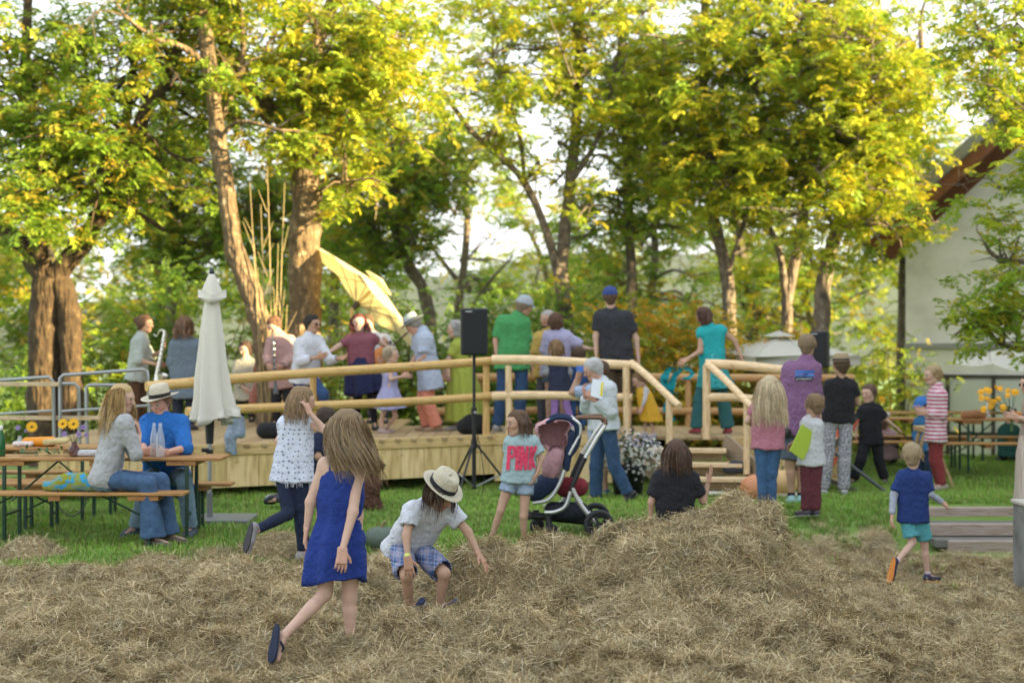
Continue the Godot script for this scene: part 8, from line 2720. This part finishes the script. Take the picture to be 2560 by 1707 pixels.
	person("small dark-haired bass player in a cream jacket over a black top", "musicians on the platform", Vector3(-3.91, 0.6, -23), 0.872, 0.96, [Vector3(-0.016, 1.063, 0), Vector3(0, 0.903, 0), Vector3(0.112, 0.84, 0), Vector3(-0.112, 0.833, 0), Vector3(0.217, 0.664, 0.1), Vector3(-0.151, 0.632, 0.1), Vector3(0.249, 0.827, 0.3), Vector3(0.019, 0.493, 0.25), Vector3(0.073, 0.405, 0.013), Vector3(-0.073, 0.405, -0.013), Vector3(0.079, 0.243, 0.032), Vector3(-0.085, 0.243, 0.003), Vector3(0.093, 0.061, 0.016), Vector3(-0.093, 0.061, -0.016), Vector3(0.09, 0.031, 0.149), Vector3(-0.135, 0.031, 0.109)], Vector3(-0.489, -0.208, 0.847), 0.02, Color(0.56, 0.37, 0.285), [
		["top", "blouse", cloth(0.012, 0.012, 0.014), 0, 0.012, 0.05, false],
		["top", "jacket", cloth(0.56, 0.52, 0.42), 1.7, 0.03, 0.08, false],
		["legs", "trousers", cloth(0.02, 0.02, 0.02), 1.96, 0.016, 0.0],
		["shoes", "shoe", paint(0.02, 0.02, 0.02, 0.6), paint(0.1, 0.1, 0.1, 0.6)],
		["hair", "bob", Color(0.06, 0.035, 0.022), 0.1, 70, 0.003, Vector3(0, 0, 0), 0.009, 1.75]], [])
	person("clarinet player in a dusty pink jacket, head bowed", "musicians on the platform", Vector3(-3.167, 0.6, -21.6), 0.965, 1, [Vector3(-0.111, 1.394, 0.06), Vector3(-0.045, 1.248, 0), Vector3(0.089, 1.185, -0.026), Vector3(-0.136, 1.179, 0.052), Vector3(0.143, 0.958, 0.05), Vector3(-0.188, 0.966, 0.1), Vector3(0.007, 0.833, 0.25), Vector3(-0.164, 0.848, 0.25), Vector3(0.076, 0.648, 0.031), Vector3(-0.076, 0.648, -0.031), Vector3(0.078, 0.375, 0.052), Vector3(-0.092, 0.375, -0.016), Vector3(0.095, 0.068, 0.038), Vector3(-0.095, 0.068, -0.038), Vector3(0.059, 0.034, 0.18), Vector3(-0.167, 0.034, 0.089)], Vector3(-0.522, -0.53, 0.668), 0.019, Color(0.56, 0.37, 0.285), [
		["top", "shirt", cloth(0.66, 0.68, 0.72), 0, 0.012, 0.03, true],
		["top", "jacket", cloth(0.5, 0.31, 0.28), 1.85, 0.03, 0.11, false],
		["legs", "trousers", cloth(0.015, 0.015, 0.018), 1.96, 0.016, 0.0],
		["shoes", "shoe", paint(0.02, 0.02, 0.02, 0.6), paint(0.1, 0.1, 0.1, 0.6)],
		["hair", "short", Color(0.16, 0.075, 0.035), 0.05, 110, 0.003, Vector3(0, 0, 0), 0.007, 1.75]], [[Vector3(-0.8, -0.2, 0.3), 0.8], [Vector3(0.5, -0.2, 0.5), 0.8]])
	person("guitarist in a white shirt, mostly hidden behind the red-haired dancer", "musicians on the platform", Vector3(-1.935, 0.6, -22.6), 0.965, 1, [Vector3(-0.155, 1.441, 0), Vector3(-0.078, 1.262, 0), Vector3(0.098, 1.208, 0), Vector3(-0.145, 1.208, 0), Vector3(0.194, 1.061, 0.1), Vector3(-0.146, 0.984, 0.1), Vector3(0.157, 1.169, 0.32), Vector3(-0.005, 0.924, 0.3), Vector3(0.082, 0.765, 0), Vector3(-0.082, 0.765, 0), Vector3(0.091, 0.437, 0.019), Vector3(-0.091, 0.437, 0.019), Vector3(0.102, 0.068, 0), Vector3(-0.102, 0.068, 0), Vector3(0.122, 0.034, 0.145), Vector3(-0.122, 0.034, 0.145)], Vector3(-0.33, -0.259, 0.908), 0.02, Color(0.56, 0.37, 0.285), [
		["top", "shirt", cloth(0.66, 0.66, 0.68), 1.8, 0.03, 0.1, true],
		["legs", "trousers", cloth(0.05, 0.06, 0.07), 1.96, 0.016, 0.0],
		["shoes", "shoe", paint(0.03, 0.03, 0.03, 0.6), paint(0.1, 0.1, 0.1, 0.6)],
		["hair", "short", Color(0.1, 0.058, 0.03), 0, 0, 0.0, Vector3(0, 0, 0), 0.004, 1.75]], [])
	person("man in sunglasses, white shirt and jeans dancing with the red-haired woman", "dancers and onlookers on the platform", Vector3(-2.594, 0.6, -20.3), 0.942, 0.98, [Vector3(0.003, 1.4, 0), Vector3(-0.035, 1.244, 0), Vector3(0.061, 1.185, -0.07), Vector3(-0.141, 1.16, 0.087), Vector3(0.24, 0.936, 0.05), Vector3(-0.117, 0.924, 0.2), Vector3(0.392, 0.968, 0.15), Vector3(0.106, 0.98, 0.28), Vector3(-0.032, 0.707, -0.08), Vector3(-0.17, 0.696, 0.05), Vector3(0.154, 0.499, 0.1), Vector3(-0.1, 0.415, 0.1), Vector3(0.184, 0.066, 0), Vector3(-0.184, 0.066, 0), Vector3(0.305, 0.033, 0.075), Vector3(-0.089, 0.033, 0.106)], Vector3(0.881, -0.07, 0.468), 0.018, Color(0.46, 0.285, 0.195), [
		["top", "shirt", cloth(0.66, 0.68, 0.74), 1.55, 0.028, 0.06, true],
		["legs", "jeans", denim(0.03, 0.08, 0.2), 1.96, 0.016, 0.0],
		["shoes", "shoe", paint(0.1, 0.06, 0.03, 0.6), paint(0.1, 0.1, 0.1, 0.6)],
		["hair", "short", Color(0.02, 0.015, 0.012), 0, 0, 0.0, Vector3(0, 0, 0), 0.004, 1.75],
		["glasses", paint(0.01, 0.01, 0.01, 0.2), true]], [])
	person("laughing red-haired woman in a rose top and flying navy skirt", "dancers and onlookers on the platform", Vector3(-1.962, 0.6, -20.9), 0.965, 0.98, [Vector3(-0.089, 1.425, 0), Vector3(-0.069, 1.263, 0), Vector3(0.093, 1.226, 0), Vector3(-0.215, 1.213, 0), Vector3(0.218, 1.155, -0.05), Vector3(-0.376, 1.096, 0.1), Vector3(0.33, 1.083, -0.1), Vector3(-0.498, 1.014, 0.22), Vector3(0.029, 0.911, 0), Vector3(-0.136, 0.911, 0), Vector3(0.095, 0.456, 0.1), Vector3(-0.096, 0.439, 0.05), Vector3(0.129, 0.068, 0), Vector3(-0.129, 0.068, 0), Vector3(0.149, 0.034, 0.145), Vector3(-0.149, 0.034, 0.145)], Vector3(0.104, 0.07, 0.992), 0.018, Color(0.56, 0.37, 0.285), [
		["top", "tee", cloth(0.26, 0.085, 0.115), 0.62, 0.012, 0.0, false],
		["skirt", "skirt", cloth(0.012, 0.016, 0.07), [[-0.1, 0.11, 0.085, 0, 0], [0.02, 0.165, 0.145, 0, 0], [0.2, 0.25, 0.22, 0.02, 0], [0.42, 0.27, 0.25, 0.04, 0.02]], 9, 0.13, 0.05],
		["legs", "leggings", cloth(0.012, 0.012, 0.016), 1.9, 0.003, 0.0],
		["shoes", "shoe", paint(0.02, 0.02, 0.02, 0.6), paint(0.1, 0.1, 0.1, 0.6)],
		["hair", "long", Color(0.12, 0.025, 0.022), 0.2, 200, 0.015, Vector3(0.3, 0.1, 0), 0.008, 2.2]], [[Vector3.ZERO, 0.4], [Vector3.ZERO, 0.4]])
	person("little fair-haired girl in a lilac dress dancing, holding hands", "dancers and onlookers on the platform", Vector3(-1.663, 0.6, -20.225), 0.64, 0.92, [Vector3(0.103, 1.004, 0.025), Vector3(0.094, 0.872, 0.025), Vector3(0.099, 0.822, -0.062), Vector3(0.1, 0.822, 0.112), Vector3(0.175, 0.71, -0.095), Vector3(0.109, 0.695, 0.165), Vector3(0.289, 0.724, -0.055), Vector3(0.259, 0.735, 0.105), Vector3(0.089, 0.518, -0.029), Vector3(0.07, 0.518, 0.079), Vector3(0.156, 0.213, 0.025), Vector3(-0.006, 0.229, 0.075), Vector3(0.023, 0.045, -0.075), Vector3(-0.023, 0.045, 0.075), Vector3(0.121, 0.022, -0.078), Vector3(0.068, 0.022, 0.111)], Vector3(0.994, 0.07, 0.087), 0.017, Color(0.56, 0.37, 0.285), [
		["skirt", "dress", lilac_print(), [[-0.3, 0.08, 0.07, 0, 0], [-0.22, 0.115, 0.095, 0, 0], [-0.08, 0.105, 0.1, 0, 0], [0.06, 0.17, 0.16, 0, 0], [0.2, 0.25, 0.22, 0.01, 0]], 8, 0.08, 0.02],
		["shoes", "shoe", paint(0.4, 0.3, 0.28, 0.6), paint(0.3, 0.3, 0.3, 0.6)],
		["hair", "short", Color(0.42, 0.34, 0.24), 0.08, 130, 0.006, Vector3(0, 0, 0), 0.006, 2.0]], [])
	person("man in a grey hat, pale blue shirt and coral trousers dancing with a little girl", "dancers and onlookers on the platform", Vector3(-1.05, 0.6, -20.62), 0.977, 1, [Vector3(-0.246, 1.379, 0.02), Vector3(-0.133, 1.297, 0.02), Vector3(-0.082, 1.211, 0.168), Vector3(-0.167, 1.224, -0.128), Vector3(-0.088, 0.985, 0.2), Vector3(-0.206, 0.999, -0.13), Vector3(-0.289, 0.825, 0.12), Vector3(-0.324, 0.836, -0.08), Vector3(-0.015, 0.719, 0.11), Vector3(-0.067, 0.715, -0.07), Vector3(-0.064, 0.382, 0.12), Vector3(-0.137, 0.375, -0.04), Vector3(0.061, 0.068, 0.08), Vector3(-0.061, 0.068, -0.08), Vector3(-0.085, 0.034, 0.105), Vector3(-0.208, 0.034, -0.095)], Vector3(-0.817, -0.574, 0.057), 0.018, Color(0.55, 0.32, 0.24), [
		["top", "shirt", cloth(0.47, 0.54, 0.68), 0.8, 0.04, 0.17, true],
		["legs", "trousers", cloth(0.8, 0.3, 0.2), 1.97, 0.03, 0.02],
		["shoes", "shoe", paint(0.3, 0.2, 0.12, 0.6), paint(0.3, 0.3, 0.3, 0.6)],
		["hair", "short", Color(0.3, 0.27, 0.24), 0, 0, 0.0, Vector3(0, 0, 0), 0.004, 1.75],
		["hat", cloth(0.52, 0.56, 0.54), cloth(0.02, 0.03, 0.05), 0.12, 0.075, 0.1]], [])
	person("grey-haired woman in a lime green dress behind the loudspeaker", "dancers and onlookers on the platform", Vector3(-0.684, 0.6, -20.9), 0.953, 0.98, [Vector3(-0.079, 1.339, 0), Vector3(-0.026, 1.191, 0), Vector3(-0.055, 1.121, 0.122), Vector3(-0.033, 1.125, -0.122), Vector3(-0.159, 0.942, 0.16), Vector3(-0.09, 0.91, -0.1), Vector3(-0.164, 0.786, 0.2), Vector3(-0.174, 0.796, -0.05), Vector3(0.017, 0.768, 0.081), Vector3(0.011, 0.768, -0.081), Vector3(-0.029, 0.438, 0.081), Vector3(0.006, 0.438, -0.08), Vector3(-0.04, 0.067, 0.08), Vector3(0.04, 0.067, -0.08), Vector3(-0.183, 0.033, 0.105), Vector3(-0.103, 0.033, -0.095)], Vector3(-0.999, 0, 0.035), 0.018, Color(0.56, 0.37, 0.285), [
		["top", "bodice", cloth(0.4, 0.46, 0.07), 0.75, 0.018, 0.0, false],
		["skirt", "skirt", cloth(0.4, 0.46, 0.07), [[-0.16, 0.13, 0.11, 0, 0], [0.0, 0.19, 0.18, 0, 0], [0.3, 0.26, 0.24, 0, 0], [0.66, 0.33, 0.3, 0.01, 0]], 11, 0.11, 0],
		["shoes", "shoe", paint(0.5, 0.5, 0.5, 0.6), paint(0.5, 0.5, 0.5, 0.6)],
		["hair", "bob", Color(0.36, 0.35, 0.33), 0.06, 80, 0.003, Vector3(0, 0, 0), 0.008, 1.75]], [])
	person("man in a bright green polo shirt, pale cap and jeans", "dancers and onlookers on the platform", Vector3(-0.056, 0.6, -20.5), 1.035, 1, [Vector3(0.218, 1.636, 0), Vector3(0.132, 1.515, 0), Vector3(-0.061, 1.446, 0), Vector3(0.219, 1.428, 0), Vector3(-0.158, 1.186, 0), Vector3(0.24, 1.129, 0), Vector3(-0.146, 1, 0.02), Vector3(0.308, 0.885, -0.02), Vector3(-0.039, 0.886, 0), Vector3(0.182, 0.886, 0), Vector3(-0.075, 0.499, 0), Vector3(0.175, 0.499, 0), Vector3(-0.139, 0.072, 0), Vector3(0.139, 0.072, 0), Vector3(-0.1, 0.036, -0.151), Vector3(0.216, 0.036, -0.136)], Vector3(0.857, -0.242, -0.456), 0.018, Color(0.55, 0.32, 0.24), [
		["top", "polo", cloth(0.07, 0.33, 0.11), 0.85, 0.026, 0.07, true],
		["legs", "jeans", denim(0.03, 0.08, 0.18), 1.96, 0.02, 0.01],
		["shoes", "shoe", paint(0.3, 0.3, 0.3, 0.6), paint(0.4, 0.4, 0.4, 0.6)],
		["hair", "short", Color(0.25, 0.18, 0.13), 0, 0, 0.0, Vector3(0, 0, 0), 0.004, 1.75],
		["cap", cloth(0.42, 0.47, 0.52)]], [])
	person("bearded man in a yellow shirt behind the woman in lilac", "dancers and onlookers on the platform", Vector3(0.508, 0.6, -21.5), 1.023, 1, [Vector3(-0.023, 1.479, 0), Vector3(0, 1.321, 0), Vector3(0.131, 1.23, 0), Vector3(-0.124, 1.23, 0), Vector3(0.165, 0.933, 0.02), Vector3(-0.18, 0.976, 0), Vector3(0.104, 0.718, 0.126), Vector3(-0.122, 0.828, 0.1), Vector3(0.075, 0.796, 0.043), Vector3(-0.075, 0.796, -0.043), Vector3(0.073, 0.456, 0.066), Vector3(-0.094, 0.456, -0.03), Vector3(0.093, 0.072, 0.053), Vector3(-0.093, 0.072, -0.053), Vector3(0.033, 0.036, 0.196), Vector3(-0.187, 0.036, 0.069)], Vector3(-0.641, -0.07, 0.764), 0.02, Color(0.46, 0.285, 0.195), [
		["top", "shirt", cloth(0.56, 0.4, 0.1), 0.9, 0.03, 0.1, false],
		["legs", "trousers", cloth(0.08, 0.09, 0.12), 1.96, 0.018, 0.0],
		["shoes", "shoe", paint(0.03, 0.03, 0.03, 0.6), paint(0.1, 0.1, 0.1, 0.6)],
		["hair", "short", Color(0.4, 0.38, 0.36), 0, 0, 0.0, Vector3(0, 0, 0), 0.004, 1.75],
		["beard", paint(0.08, 0.05, 0.035, 0.8)]], [])
	person("brown-haired woman in a lilac shirt and denim shorts reaching sideways", "dancers and onlookers on the platform", Vector3(0.591, 0.6, -21), 0.977, 0.98, [Vector3(0.004, 1.438, 0), Vector3(0.022, 1.303, 0), Vector3(-0.099, 1.246, 0), Vector3(0.143, 1.24, 0), Vector3(-0.147, 1.01, 0), Vector3(0.33, 1.105, 0), Vector3(-0.115, 0.862, -0.1), Vector3(0.49, 1.076, 0.02), Vector3(-0.083, 0.812, -0.007), Vector3(0.083, 0.812, 0.007), Vector3(-0.09, 0.463, -0.028), Vector3(0.094, 0.463, -0.011), Vector3(-0.103, 0.068, -0.009), Vector3(0.103, 0.068, 0.009), Vector3(-0.11, 0.034, -0.157), Vector3(0.135, 0.034, -0.135)], Vector3(0.259, 0, -0.966), 0.019, Color(0.56, 0.37, 0.285), [
		["top", "shirt", cloth(0.46, 0.44, 0.64), 0.95, 0.032, 0.1, false],
		["legs", "shorts", denim(0.12, 0.2, 0.3), 0.5, 0.016, 0.0],
		["shoes", "shoe", paint(0.2, 0.15, 0.1, 0.6), paint(0.3, 0.3, 0.3, 0.6)],
		["hair", "bob", Color(0.11, 0.055, 0.03), 0.08, 90, 0.003, Vector3(0, 0, 0), 0.008, 1.75]], [])
	person("girl in a navy pinafore and purple leggings on the platform", "dancers and onlookers on the platform", Vector3(0.674, 0.6, -20.5), 0.744, 0.94, [Vector3(-0.101, 1.083, 0), Vector3(-0.068, 0.943, 0), Vector3(-0.149, 0.899, 0), Vector3(0.013, 0.899, 0), Vector3(-0.225, 0.771, 0), Vector3(0.082, 0.771, 0), Vector3(-0.173, 0.697, -0.1), Vector3(0.072, 0.654, -0.1), Vector3(-0.11, 0.614, 0.006), Vector3(0.017, 0.614, -0.006), Vector3(-0.111, 0.356, 0), Vector3(0.039, 0.356, 0), Vector3(-0.132, 0.052, 0), Vector3(0.132, 0.052, 0), Vector3(-0.162, 0.026, -0.109), Vector3(0.142, 0.026, -0.113)], Vector3(-0.422, -0.07, -0.904), 0.018, Color(0.56, 0.37, 0.285), [
		["top", "blouse", cloth(0.36, 0.38, 0.42), 1.85, 0.012, 0.02, false],
		["top", "pinafore", cloth(0.03, 0.04, 0.08), 0.1, 0.024, 0.12, false],
		["legs", "leggings", cloth(0.36, 0.22, 0.56), 1.93, 0.005, 0.0],
		["shoes", "shoe", paint(0.5, 0.5, 0.5, 0.6), paint(0.5, 0.5, 0.5, 0.6)],
		["hair", "long", Color(0.24, 0.145, 0.07), 0.13, 120, 0.006, Vector3(0, 0, 0), 0.008, 1.75]], [])
	person("small dark-haired child in blue behind the grey-haired man", "dancers and onlookers on the platform", Vector3(0.864, 0.6, -20.7), 0.663, 0.93, [Vector3(0.012, 0.991, 0), Vector3(0.017, 0.861, 0), Vector3(-0.079, 0.832, 0.017), Vector3(0.114, 0.832, -0.017), Vector3(-0.119, 0.64, 0.024), Vector3(0.153, 0.64, -0.024), Vector3(-0.132, 0.501, -0.054), Vector3(0.139, 0.501, -0.102), Vector3(-0.055, 0.536, 0.01), Vector3(0.055, 0.536, -0.01), Vector3(-0.067, 0.306, -0.002), Vector3(0.062, 0.306, -0.024), Vector3(-0.075, 0.046, 0.013), Vector3(0.075, 0.046, -0.013), Vector3(-0.112, 0.023, -0.081), Vector3(0.078, 0.023, -0.115)], Vector3(-0.174, 0, -0.985), 0.018, Color(0.56, 0.37, 0.285), [
		["top", "tee", cloth(0.03, 0.1, 0.3), 0.9, 0.02, 0.05, false],
		["legs", "trousers", denim(0.04, 0.12, 0.3), 1.95, 0.014, 0.0],
		["shoes", "shoe", paint(0.05, 0.05, 0.06, 0.6), paint(0.3, 0.3, 0.3, 0.6)],
		["hair", "short", Color(0.1, 0.06, 0.035), 0.04, 60, 0.002, Vector3(0, 0, 0), 0.007, 1.75]], [])
	person("tall man in a charcoal tee, blue cap and brown shorts seen from behind", "dancers and onlookers on the platform", Vector3(1.418, 0.6, -20.2), 1.081, 1, [Vector3(-0.149, 1.743, 0), Vector3(-0.135, 1.573, 0), Vector3(-0.278, 1.5, 0), Vector3(0.065, 1.5, 0), Vector3(-0.335, 1.242, 0), Vector3(0.187, 1.214, 0), Vector3(-0.33, 1.003, 0.04), Vector3(0.216, 0.904, 0.02), Vector3(-0.159, 0.904, 0), Vector3(0.046, 0.904, 0), Vector3(-0.152, 0.495, 0), Vector3(0.067, 0.495, 0), Vector3(-0.095, 0.076, 0), Vector3(0.095, 0.076, 0), Vector3(-0.109, 0.038, -0.163), Vector3(0.121, 0.038, -0.161)], Vector3(-0.035, 0, -0.999), 0.018, Color(0.56, 0.37, 0.285), [
		["top", "tee", cloth(0.035, 0.037, 0.045), 0.72, 0.022, 0.09, false],
		["legs", "shorts", cloth(0.09, 0.06, 0.03), 0.98, 0.03, 0.0],
		["shoes", "shoe", paint(0.1, 0.08, 0.06, 0.6), paint(0.2, 0.2, 0.2, 0.6)],
		["hair", "short", Color(0.12, 0.07, 0.04), 0, 0, 0.0, Vector3(0, 0, 0), 0.004, 1.75],
		["cap", cloth(0.04, 0.07, 0.25)]], [])
	person("toddler in a mustard yellow dress at the top of the steps", "dancers and onlookers on the platform", Vector3(1.698, 0.6, -19.3), 0.5, 0.86, [Vector3(-0.122, 0.701, 0), Vector3(-0.068, 0.613, 0), Vector3(-0.053, 0.58, 0.07), Vector3(-0.053, 0.576, -0.07), Vector3(-0.067, 0.47, 0.12), Vector3(-0.089, 0.468, -0.1), Vector3(-0.107, 0.362, 0.12), Vector3(-0.116, 0.373, -0.1), Vector3(-0.009, 0.351, 0.042), Vector3(-0.024, 0.351, -0.042), Vector3(0.011, 0.202, 0.038), Vector3(-0.048, 0.202, -0.035), Vector3(0.055, 0.035, 0.03), Vector3(-0.055, 0.035, -0.03), Vector3(-0.016, 0.017, 0.063), Vector3(-0.132, 0.017, -0.037)], Vector3(-0.905, -0.407, 0.127), 0.015, Color(0.56, 0.37, 0.285), [
		["skirt", "dress", cloth(0.72, 0.42, 0.03), [[-0.27, 0.06, 0.06, -0.02, 0], [-0.18, 0.105, 0.1, -0.01, 0], [0, 0.125, 0.12, 0, 0], [0.16, 0.155, 0.14, 0.01, 0]], 7, 0.05, 0],
		["top", "undershirt", cloth(0.62, 0.62, 0.64), 1.8, 0.004, 0.0, false],
		["shoes", "shoe", paint(0.45, 0.42, 0.5, 0.6), paint(0.5, 0.5, 0.5, 0.6)],
		["hair", "short", Color(0.26, 0.15, 0.075), 0.05, 110, 0.008, Vector3(0, 0, 0), 0.006, 1.75]], [])
	person("woman in a turquoise tunic and teal trousers waving a turquoise scarf", "dancers and onlookers on the platform", Vector3(2.564, 0.6, -20), 0.965, 0.98, [Vector3(-0.114, 1.495, 0), Vector3(-0.044, 1.374, 0), Vector3(-0.146, 1.3, 0.043), Vector3(0.119, 1.328, -0.044), Vector3(-0.167, 1.054, 0.1), Vector3(0.299, 1.178, -0.05), Vector3(-0.346, 0.956, 0.2), Vector3(0.358, 0.991, 0), Vector3(-0.062, 0.867, 0), Vector3(0.075, 0.867, 0), Vector3(-0.162, 0.42, 0), Vector3(0.137, 0.432, 0), Vector3(-0.199, 0.068, 0), Vector3(0.199, 0.068, 0), Vector3(-0.249, 0.034, -0.137), Vector3(0.188, 0.034, -0.146)], Vector3(-0.703, -0.105, -0.703), 0.018, Color(0.46, 0.285, 0.195), [
		["top", "bodice", cloth(0.02, 0.42, 0.44), 0.28, 0.012, 0.0, false],
		["skirt", "tunic", teal_print(), [[-0.16, 0.13, 0.11, 0, 0], [0.0, 0.17, 0.15, 0, 0], [0.15, 0.215, 0.19, 0, 0], [0.28, 0.245, 0.21, 0.01, 0]], 8, 0.06, 0.02],
		["legs", "trousers", cloth(0.035, 0.16, 0.17), 1.97, 0.025, 0.025],
		["shoes", "shoe", paint(0.3, 0.05, 0.06, 0.6), paint(0.1, 0.1, 0.1, 0.6)],
		["hair", "bob", Color(0.1, 0.05, 0.035), 0.11, 110, 0.004, Vector3(0, 0, 0), 0.008, 1.75]], [])
	person("person in a dusty pink top seated at the far table", "people at the long tables", Vector3(5.492, -0.05, -22.95), 0.953, 0.98, [Vector3(-0.129, 0.653, 0.35), Vector3(-0.084, 0.534, 0.35), Vector3(-0.139, 0.471, 0.35), Vector3(0.003, 0.471, 0.35), Vector3(-0.175, 0.334, 0.35), Vector3(0.044, 0.334, 0.35), Vector3(-0.073, 0.265, 0.15), Vector3(0.038, 0.265, 0.15), Vector3(-0.12, 0.188, 0.35), Vector3(-0.011, 0.188, 0.35), Vector3(-0.081, 0.122, -0.05), Vector3(0.105, 0.122, -0.05), Vector3(-0.093, 0.067, 0), Vector3(0.093, 0.067, 0), Vector3(-0.1, 0.033, -0.144), Vector3(0.125, 0.033, -0.141)], Vector3(0.173, -0.105, -0.979), 0.021, Color(0.56, 0.37, 0.285), [
		["top", "top", cloth(0.42, 0.27, 0.29), 1.4, 0.02, 0.05, false],
		["legs", "trousers", cloth(0.05, 0.05, 0.06), 1.95, 0.015, 0.0],
		["shoes", "shoe", paint(0.05, 0.05, 0.05, 0.6), paint(0.1, 0.1, 0.1, 0.6)],
		["hair", "short", Color(0.15, 0.08, 0.05), 0.05, 60, 0.003, Vector3(0, 0, 0), 0.008, 1.75]], [])
	person("person in a dark green top seated at the far right table", "people at the long tables", Vector3(7.615, -0.05, -23.95), 0.953, 0.98, [Vector3(-0.098, 0.724, 0.35), Vector3(-0.111, 0.563, 0.35), Vector3(-0.194, 0.488, 0.35), Vector3(-0.028, 0.488, 0.35), Vector3(-0.226, 0.306, 0.35), Vector3(0.012, 0.306, 0.35), Vector3(-0.115, 0.235, 0.15), Vector3(0.039, 0.235, 0.15), Vector3(-0.168, 0.153, 0.35), Vector3(-0.054, 0.153, 0.35), Vector3(-0.071, 0.086, -0.05), Vector3(0.103, 0.086, -0.05), Vector3(-0.087, 0.067, 0), Vector3(0.087, 0.067, 0), Vector3(-0.107, 0.033, -0.143), Vector3(0.107, 0.033, -0.143)], Vector3(0, -0.105, -0.995), 0.021, Color(0.56, 0.37, 0.285), [
		["top", "top", cloth(0.02, 0.1, 0.08), 1.4, 0.02, 0.05, false],
		["legs", "trousers", cloth(0.04, 0.04, 0.05), 1.95, 0.015, 0.0],
		["shoes", "shoe", paint(0.05, 0.05, 0.05, 0.6), paint(0.1, 0.1, 0.1, 0.6)],
		["hair", "short", Color(0.05, 0.03, 0.018), 0, 0, 0.0, Vector3(0, 0, 0), 0.004, 1.75]], [])
	person("person in a blue cap and blue jacket behind the striped sweater", "people at the long tables", Vector3(5.437, -0.04, -20.6), 0.756, 0.95, [Vector3(-0.033, 0.955, 0), Vector3(-0.008, 0.813, 0), Vector3(-0.073, 0.756, 0), Vector3(0.064, 0.756, 0), Vector3(-0.108, 0.589, 0), Vector3(0.108, 0.589, 0), Vector3(-0.117, 0.479, 0.1), Vector3(0.065, 0.479, 0.1), Vector3(0.032, 0.456, 0.056), Vector3(-0.032, 0.456, -0.056), Vector3(0.024, 0.267, 0.071), Vector3(-0.05, 0.267, -0.056), Vector3(0.042, 0.053, 0.073), Vector3(-0.042, 0.053, -0.073), Vector3(-0.046, 0.026, 0.147), Vector3(-0.15, 0.026, -0.034)], Vector3(-0.858, -0.139, 0.495), 0.019, Color(0.56, 0.37, 0.285), [
		["top", "jacket", cloth(0.04, 0.17, 0.36), 1.8, 0.024, 0.08, false],
		["legs", "trousers", cloth(0.03, 0.06, 0.12), 1.95, 0.015, 0.0],
		["shoes", "shoe", paint(0.05, 0.05, 0.05, 0.6), paint(0.1, 0.1, 0.1, 0.6)],
		["hair", "short", Color(0.1, 0.058, 0.03), 0, 0, 0.0, Vector3(0, 0, 0), 0.004, 1.75],
		["cap", cloth(0.05, 0.2, 0.55)]], [])

func _ready() -> void:
	noise.seed = 4
	noise.frequency = 0.01
	noise.fractal_octaves = 3
	sky_and_camera()
	ground()
	hills()
	house()
	barn("long_barn", "long low barn along the right side of the green", Vector3(10.6, -0.6, -20.6), 8.8, 4.2, 2.4)
	barn("tall_barn", "taller barn nearer the viewer on the right side", Vector3(10.6, -0.6, -11.4), 27.0, 5.4, 3.0)
	steps_and_post()
	trees()
	lawn()
	hay()
	props()
	people()
